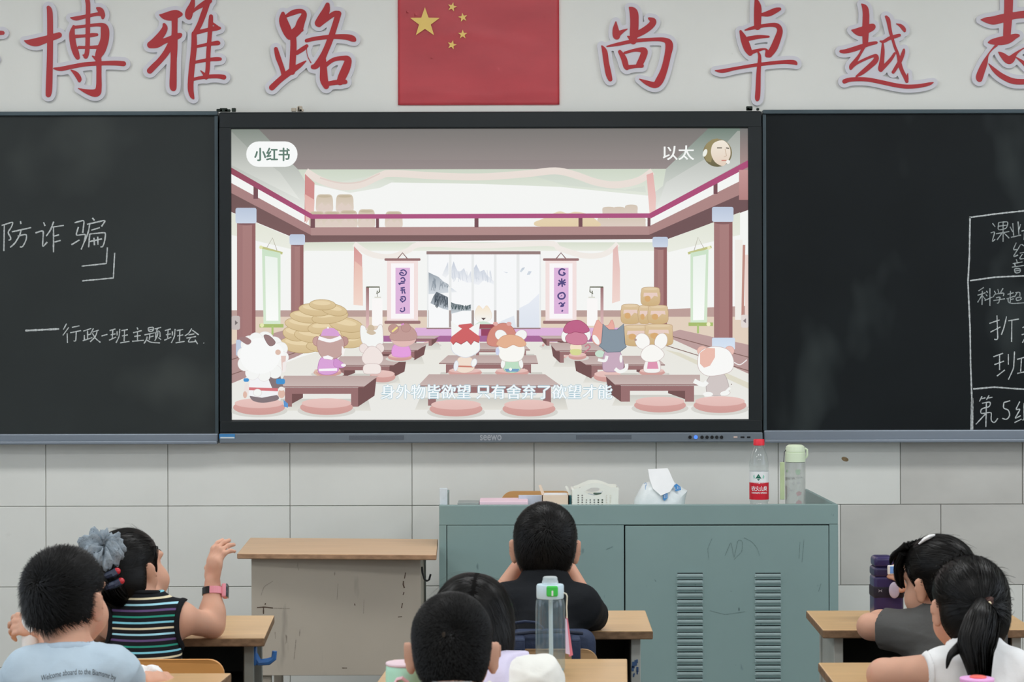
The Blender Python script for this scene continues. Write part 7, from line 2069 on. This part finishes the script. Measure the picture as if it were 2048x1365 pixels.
# ------------------------------------------------------------ boy in the black shirt (centre)
def boy_centre():
    o, H, B = person('person in black collared shirt, elbows on the middle desk and hands at the cheeks',
        ((1090, 1092, 5.10), (1, 6, 1)), .98, (1089, 1166, 5.06), (1010, 1212, 5.0), (1162, 1214, 5.0), (974, 1230, 5.15), (1186, 1234, 5.13), (1038, 1134, 5.19), (1136, 1138, 5.19), 4.90,
        hands=[('L', (.28, .05, 1), (.9, .2, -.1), -1, (.35, .35, .4, .4), .6), ('R', (-.28, .05, 1), (-.9, .2, -.1), 1, (.35, .35, .4, .4), .6)], arm=(.036, .029, .021))
    make_hair(H, o, .0065, 'short', 13000, .020, .16, flow_whorl((.006, -.085, .058)), .25, (.0012, .0004), .2, 5, .22, nape=.008)
    s = shirt_field(B, .011, (.93, .93), (.050, .044), .050, .44)
    Mk = cloth('black_cotton', (25, 27, 30), noise=.1)
    sh = field_obj('shirt', s, .0045, Mk, o, 1, .0025, 45)
    ring(B, .050, .0085, .016, cloth('black_cotton', (25, 27, 30)), sh, 'collar', 1.05, -.004, 1.7)
boy_centre()

# ------------------------------------------------------------ girl with the lavender collar
def girl_lavender():
    o, H, B = person('person with centre-parted black hair, white blouse and lavender collar, beside the clear bottle',
        ((944, 1254, 4.24), (4, -10, 3)), .97, (960, 1352, 4.19), (880, 1384, 4.15), (1060, 1366, 4.15), (850, 1440, 4.36), (1105, 1420, 4.38), (930, 1425, 4.50), (1030, 1408, 4.52), 4.03, h=.005,
        hands=[('L', (.5, .8, 0), (0, 0, -1), 1, (.3, .3, .3, .3), .5), ('R', (-.5, .8, 0), (0, 0, -1), -1, (.3, .3, .3, .3), .5)])
    cap = make_hair(H, o, .008, 'long', 14000, .06, .02, flow_part(.006), 0, (.0014, .0006), .1, 7, .08)
    MB().tube([H.w((.006, -.005, .1125)), H.w((.006, -.045, .1065)), H.w((.006, -.068, .0895))], .0011, 6).build('parting', M_skin, cap)
    s = shirt_field(B, .011, (.75, .75), (.054, .056), .052, .44)
    s.ell(P(1092, 1362, 4.15), (.040, .05, .045), None, .03)
    sh = field_obj('blouse', s, .005, cloth('white_blouse', (214, 212, 206)), o, 3, .0055, 48)
    c = Field(); R, up = B['R'], B['up']
    torso(c, B['SL'], B['SR'], B['nk'], B['pel'], .021)
    n_ = B['nk']
    def disc(p):
        q = (p - n_) @ R; return np.maximum((np.linalg.norm(q[..., :2] / np.array([1.0, .92]), axis=-1) - .112 - .006 * np.sin(np.arctan2(q[..., 1], q[..., 0]) * 10)), -.075 - q[..., 2])
    c.fn(disc, 'i', .004); c.ell(n_ + up * .012, (.050, .052, .034), R, .006, 's')
    field_obj('wide_collar', c, .0045, mat('lavender_satin', (196, 190, 218), .5, .35, noise=.05, nscale=14, bump=.3, bscale=20, spots=[((232, 230, 236), 60, .72, .02)]), sh, 1, .002, 45)['label'] = 'lavender collar with white dots'
girl_lavender()

# ------------------------------------------------------------ boy with cropped hair, nearest the camera
def boy_front():
    o, H, B = person('person with closely cropped black hair, nearest the camera at the lower centre',
        ((904, 1300, 3.62), (0, 2, 0)), .94, (904, 1410, 3.57), (802, 1468, 3.50), (1006, 1468, 3.50), (780, 1490, 3.61), (1030, 1490, 3.61), (850, 1445, 3.76), (960, 1445, 3.76), 3.36, h=.005)
    cap = make_hair(H, o, .0028, 'short', 26000, .0048, .5, flow_whorl((.004, -.088, .050)), .3, (.0007, .0003), .0, 3, .25)
    Ms = mat('scalp', (58, 50, 42), .7, .15, noise=.3, nscale=200)
    for q, r in (((-.012, -.0985, .046), (.003, .0012, .005)), ((-.018, -.0975, .030), (.002, .001, .005))):
        MB().ell(H.w(q), r, None, 12, 8).build('scalp_patch', Ms, cap, True)
    s = shirt_field(B, .010, (.6, .6), (.05, .052), .050, .44)
    sh = field_obj('t_shirt', s, .006, cloth('grey_jersey', (150, 150, 150)), o)
    ring(B, .050, .0065, .010, cloth('grey_jersey', (150, 150, 150)), sh, 'neck_rib', 1.05, -.004, 1.4)
boy_front()

# ------------------------------------------------------------ girl in the dark grey shirt
def girl_grey():
    o, H, B = person('person in dark grey T-shirt with a pale hair clip, hand at the purple flask',
        ((1877, 1160, 4.95), (-36, -6, -6)), .95, (1886, 1236, 4.93), (1830, 1268, 4.95), (1968, 1276, 4.88), (1741, 1254, 5.02), (1975, 1300, 5.06), (1806, 1236, 5.20), (1838, 1166, 5.24), 4.86,
        hands=[('R', (-1, .25, .55), (-.2, .9, 0), 1, (.6, .6, .6, .6), .8), ('L', (.6, .7, 0), (0, 0, -1), 1, (.3, .3, .3, .3), .5)], h=.0038, arm=(.037, .032, .021), hand_sc=.74)
    cap = make_hair(H, o, .007, 'tied', 13000, .055, .04, flow_to((.02, -.115, .02)), 0, (.0013, .0006), .05, 7, .12)
    # fringe swept forward and hair at the temple
    for k in range(7):
        x = -.05 + k * .014
        lock('fringe_lock', [H.w((x, .045, .096)), H.w((x - .008, .085, .074)), H.w((x - .012, .098, .050 - .004 * (k % 3)))], [.010, .008, .001], 60, M_hair, cap, (.0012, .0004), .2, 8)
    lock('fringe_lock', [P(1842, 1100, 4.93), P(1828, 1120, 4.95), P(1822, 1138, 4.97), P(1824, 1152, 4.98)], [.009, .008, .006, .001], 110, M_hair, cap, (.001, .0004), .3)
    lock('temple_lock', [H.w((-.066, .030, .055)), H.w((-.070, .020, .022)), H.w((-.070, .016, -.006))], [.014, .010, .001], 120, M_hair, cap, (.001, .0004), .3)
    for x in (-.062, -.052): lock('fringe_lock', [H.w((x, .050, .078)), H.w((x - .004, .072, .044)), H.w((x - .004, .074, .006)), H.w((x, .070, -.012))], [.010, .011, .008, .001], 90, M_hair, cap, (.001, .0004), .25)
    lock('fringe_lock', [P(1862, 1086, 4.93), P(1840, 1090, 4.95), P(1822, 1092, 4.96)], [.010, .008, .003], 120, M_hair, cap, (.0012, .0004), .2)
    c = MB(); q = [P(1838, 1089, 4.925), P(1850, 1079, 4.92), P(1860, 1074, 4.92), P(1869, 1071, 4.925)]
    c.tube(q, [.004, .0085, .0085, .004], 12, flat=.6); c.build('hair_clip', mat('pale_pink_clip', (232, 214, 212), .4, .4, noise=.03, nscale=40), cap, True)
    s = shirt_field(B, .012, (.72, .7), (.054, .052), .052, .44)
    sh = field_obj('t_shirt', s, .0045, cloth('dark_grey_cotton', (80, 80, 79)), o, 1, .0025, 45)
    ring(B, .052, .007, .010, cloth('dark_grey_cotton', (80, 80, 79)), sh, 'neck_rib', 1.05, -.004, 1.4)
girl_grey()

# ------------------------------------------------------------ girl with the ponytail
def girl_ponytail():
    o, H, B = person('person in white sleeveless top with lace edges and a black ponytail, at the lower right',
        ((1938, 1215, 4.22), (-8, -6, 2)), .90, (1950, 1308, 4.165), (1877, 1347, 4.10), (2031, 1347, 4.10), (1768, 1352, 4.20), (2120, 1380, 4.22), (1850, 1350, 4.40), (2060, 1375, 4.38), 3.99,
        hands=[('L', (.6, .7, 0), (0, 0, -1), 1, (.3, .3, .3, .3), .5)], h=.0045, arm=(.040, .034, .023))
    tie = H.loc(V3(P(1964, 1212, 4.125)))
    cap = make_hair(H, o, .008, 'tied', 15000, .065, .02, flow_to(tuple(tie)), 0, (.0014, .0007), .0, 7, .07)
    lock('ponytail', [P(1960, 1205, 4.13), P(1963, 1222, 4.085), P(1962, 1250, 4.045), P(1955, 1290, 4.02), P(1957, 1325, 4.00), P(1962, 1378, 3.985)], [.011, .022, .035, .036, .026, .014], 2600, M_hair, cap, (.0016, .0008), .06)
    lock('side_lock', [P(1945, 1268, 4.06), P(1920, 1293, 4.03), P(1901, 1314, 4.01), P(1893, 1338, 4.00)], [.016, .011, .006, .001], 260, M_hair, cap, (.0014, .0006), .2)
    b = MB(); c = V3(P(1964, 1213, 4.112))
    for k in range(2): b.tube([Vector(c + np.array([.017 * math.cos(t), -.006 + .012 * math.sin(t), .006 * k + .009 * math.cos(t)])) for t in [2 * PI * i / 16 for i in range(17)]], .005, 8)
    b.build('hair_tie', mat('brown_tie', (66, 46, 42), .7, .2, noise=.1, nscale=60), cap, True)
    b = MB(); b.ell(P(1979, 1208, 4.085), (.004, .004, .0045)); b.ell(P(1980, 1214, 4.085), (.0045, .004, .005)); b.build('hair_tie_charm', mat('cream_charm', (226, 198, 164), .4, .4, noise=.05, nscale=40), cap, True)
    s = shirt_field(B, .009, None, neck_cut=.054, hem=.44, neck_off=.006)
    up, R = B['up'], B['R']; cuts = []
    for S, x in ((B['SL'], -1), (B['SR'], 1)):
        cc = S + R[:, 0] * .054 * x - up * .010; cuts.append(cc); s.ell(cc, (.036, .10, .075), R, .004, 's')
    Mw = cloth('white_cotton', (226, 226, 222))
    sh = field_obj('sleeveless_top', s, .0042, Mw, o, 1, .0022, 60)
    for cc in cuts:
        t = Field(); torso(t, B['SL'], B['SR'], B['nk'], B['pel'], .0115)
        e = Field().ell(cc, (.036, .10, .075), R, .004)
        def lace(p, e=e, cc=cc):
            q = (p - cc) @ R; an = np.arctan2(q[..., 2], q[..., 1]); return np.abs(e.at(p)) - .0045 - .0025 * np.abs(np.sin(an * 22))
        t.fn(lace, 'i', .001); t.fn(lambda p: .5 - p[..., 2], 'i', .002); t.ell(B['nk'] + up * .006, (.054, .057, .034), R, .003, 's')
        field_obj('lace_edge', t, .003, Mw, sh)
girl_ponytail()
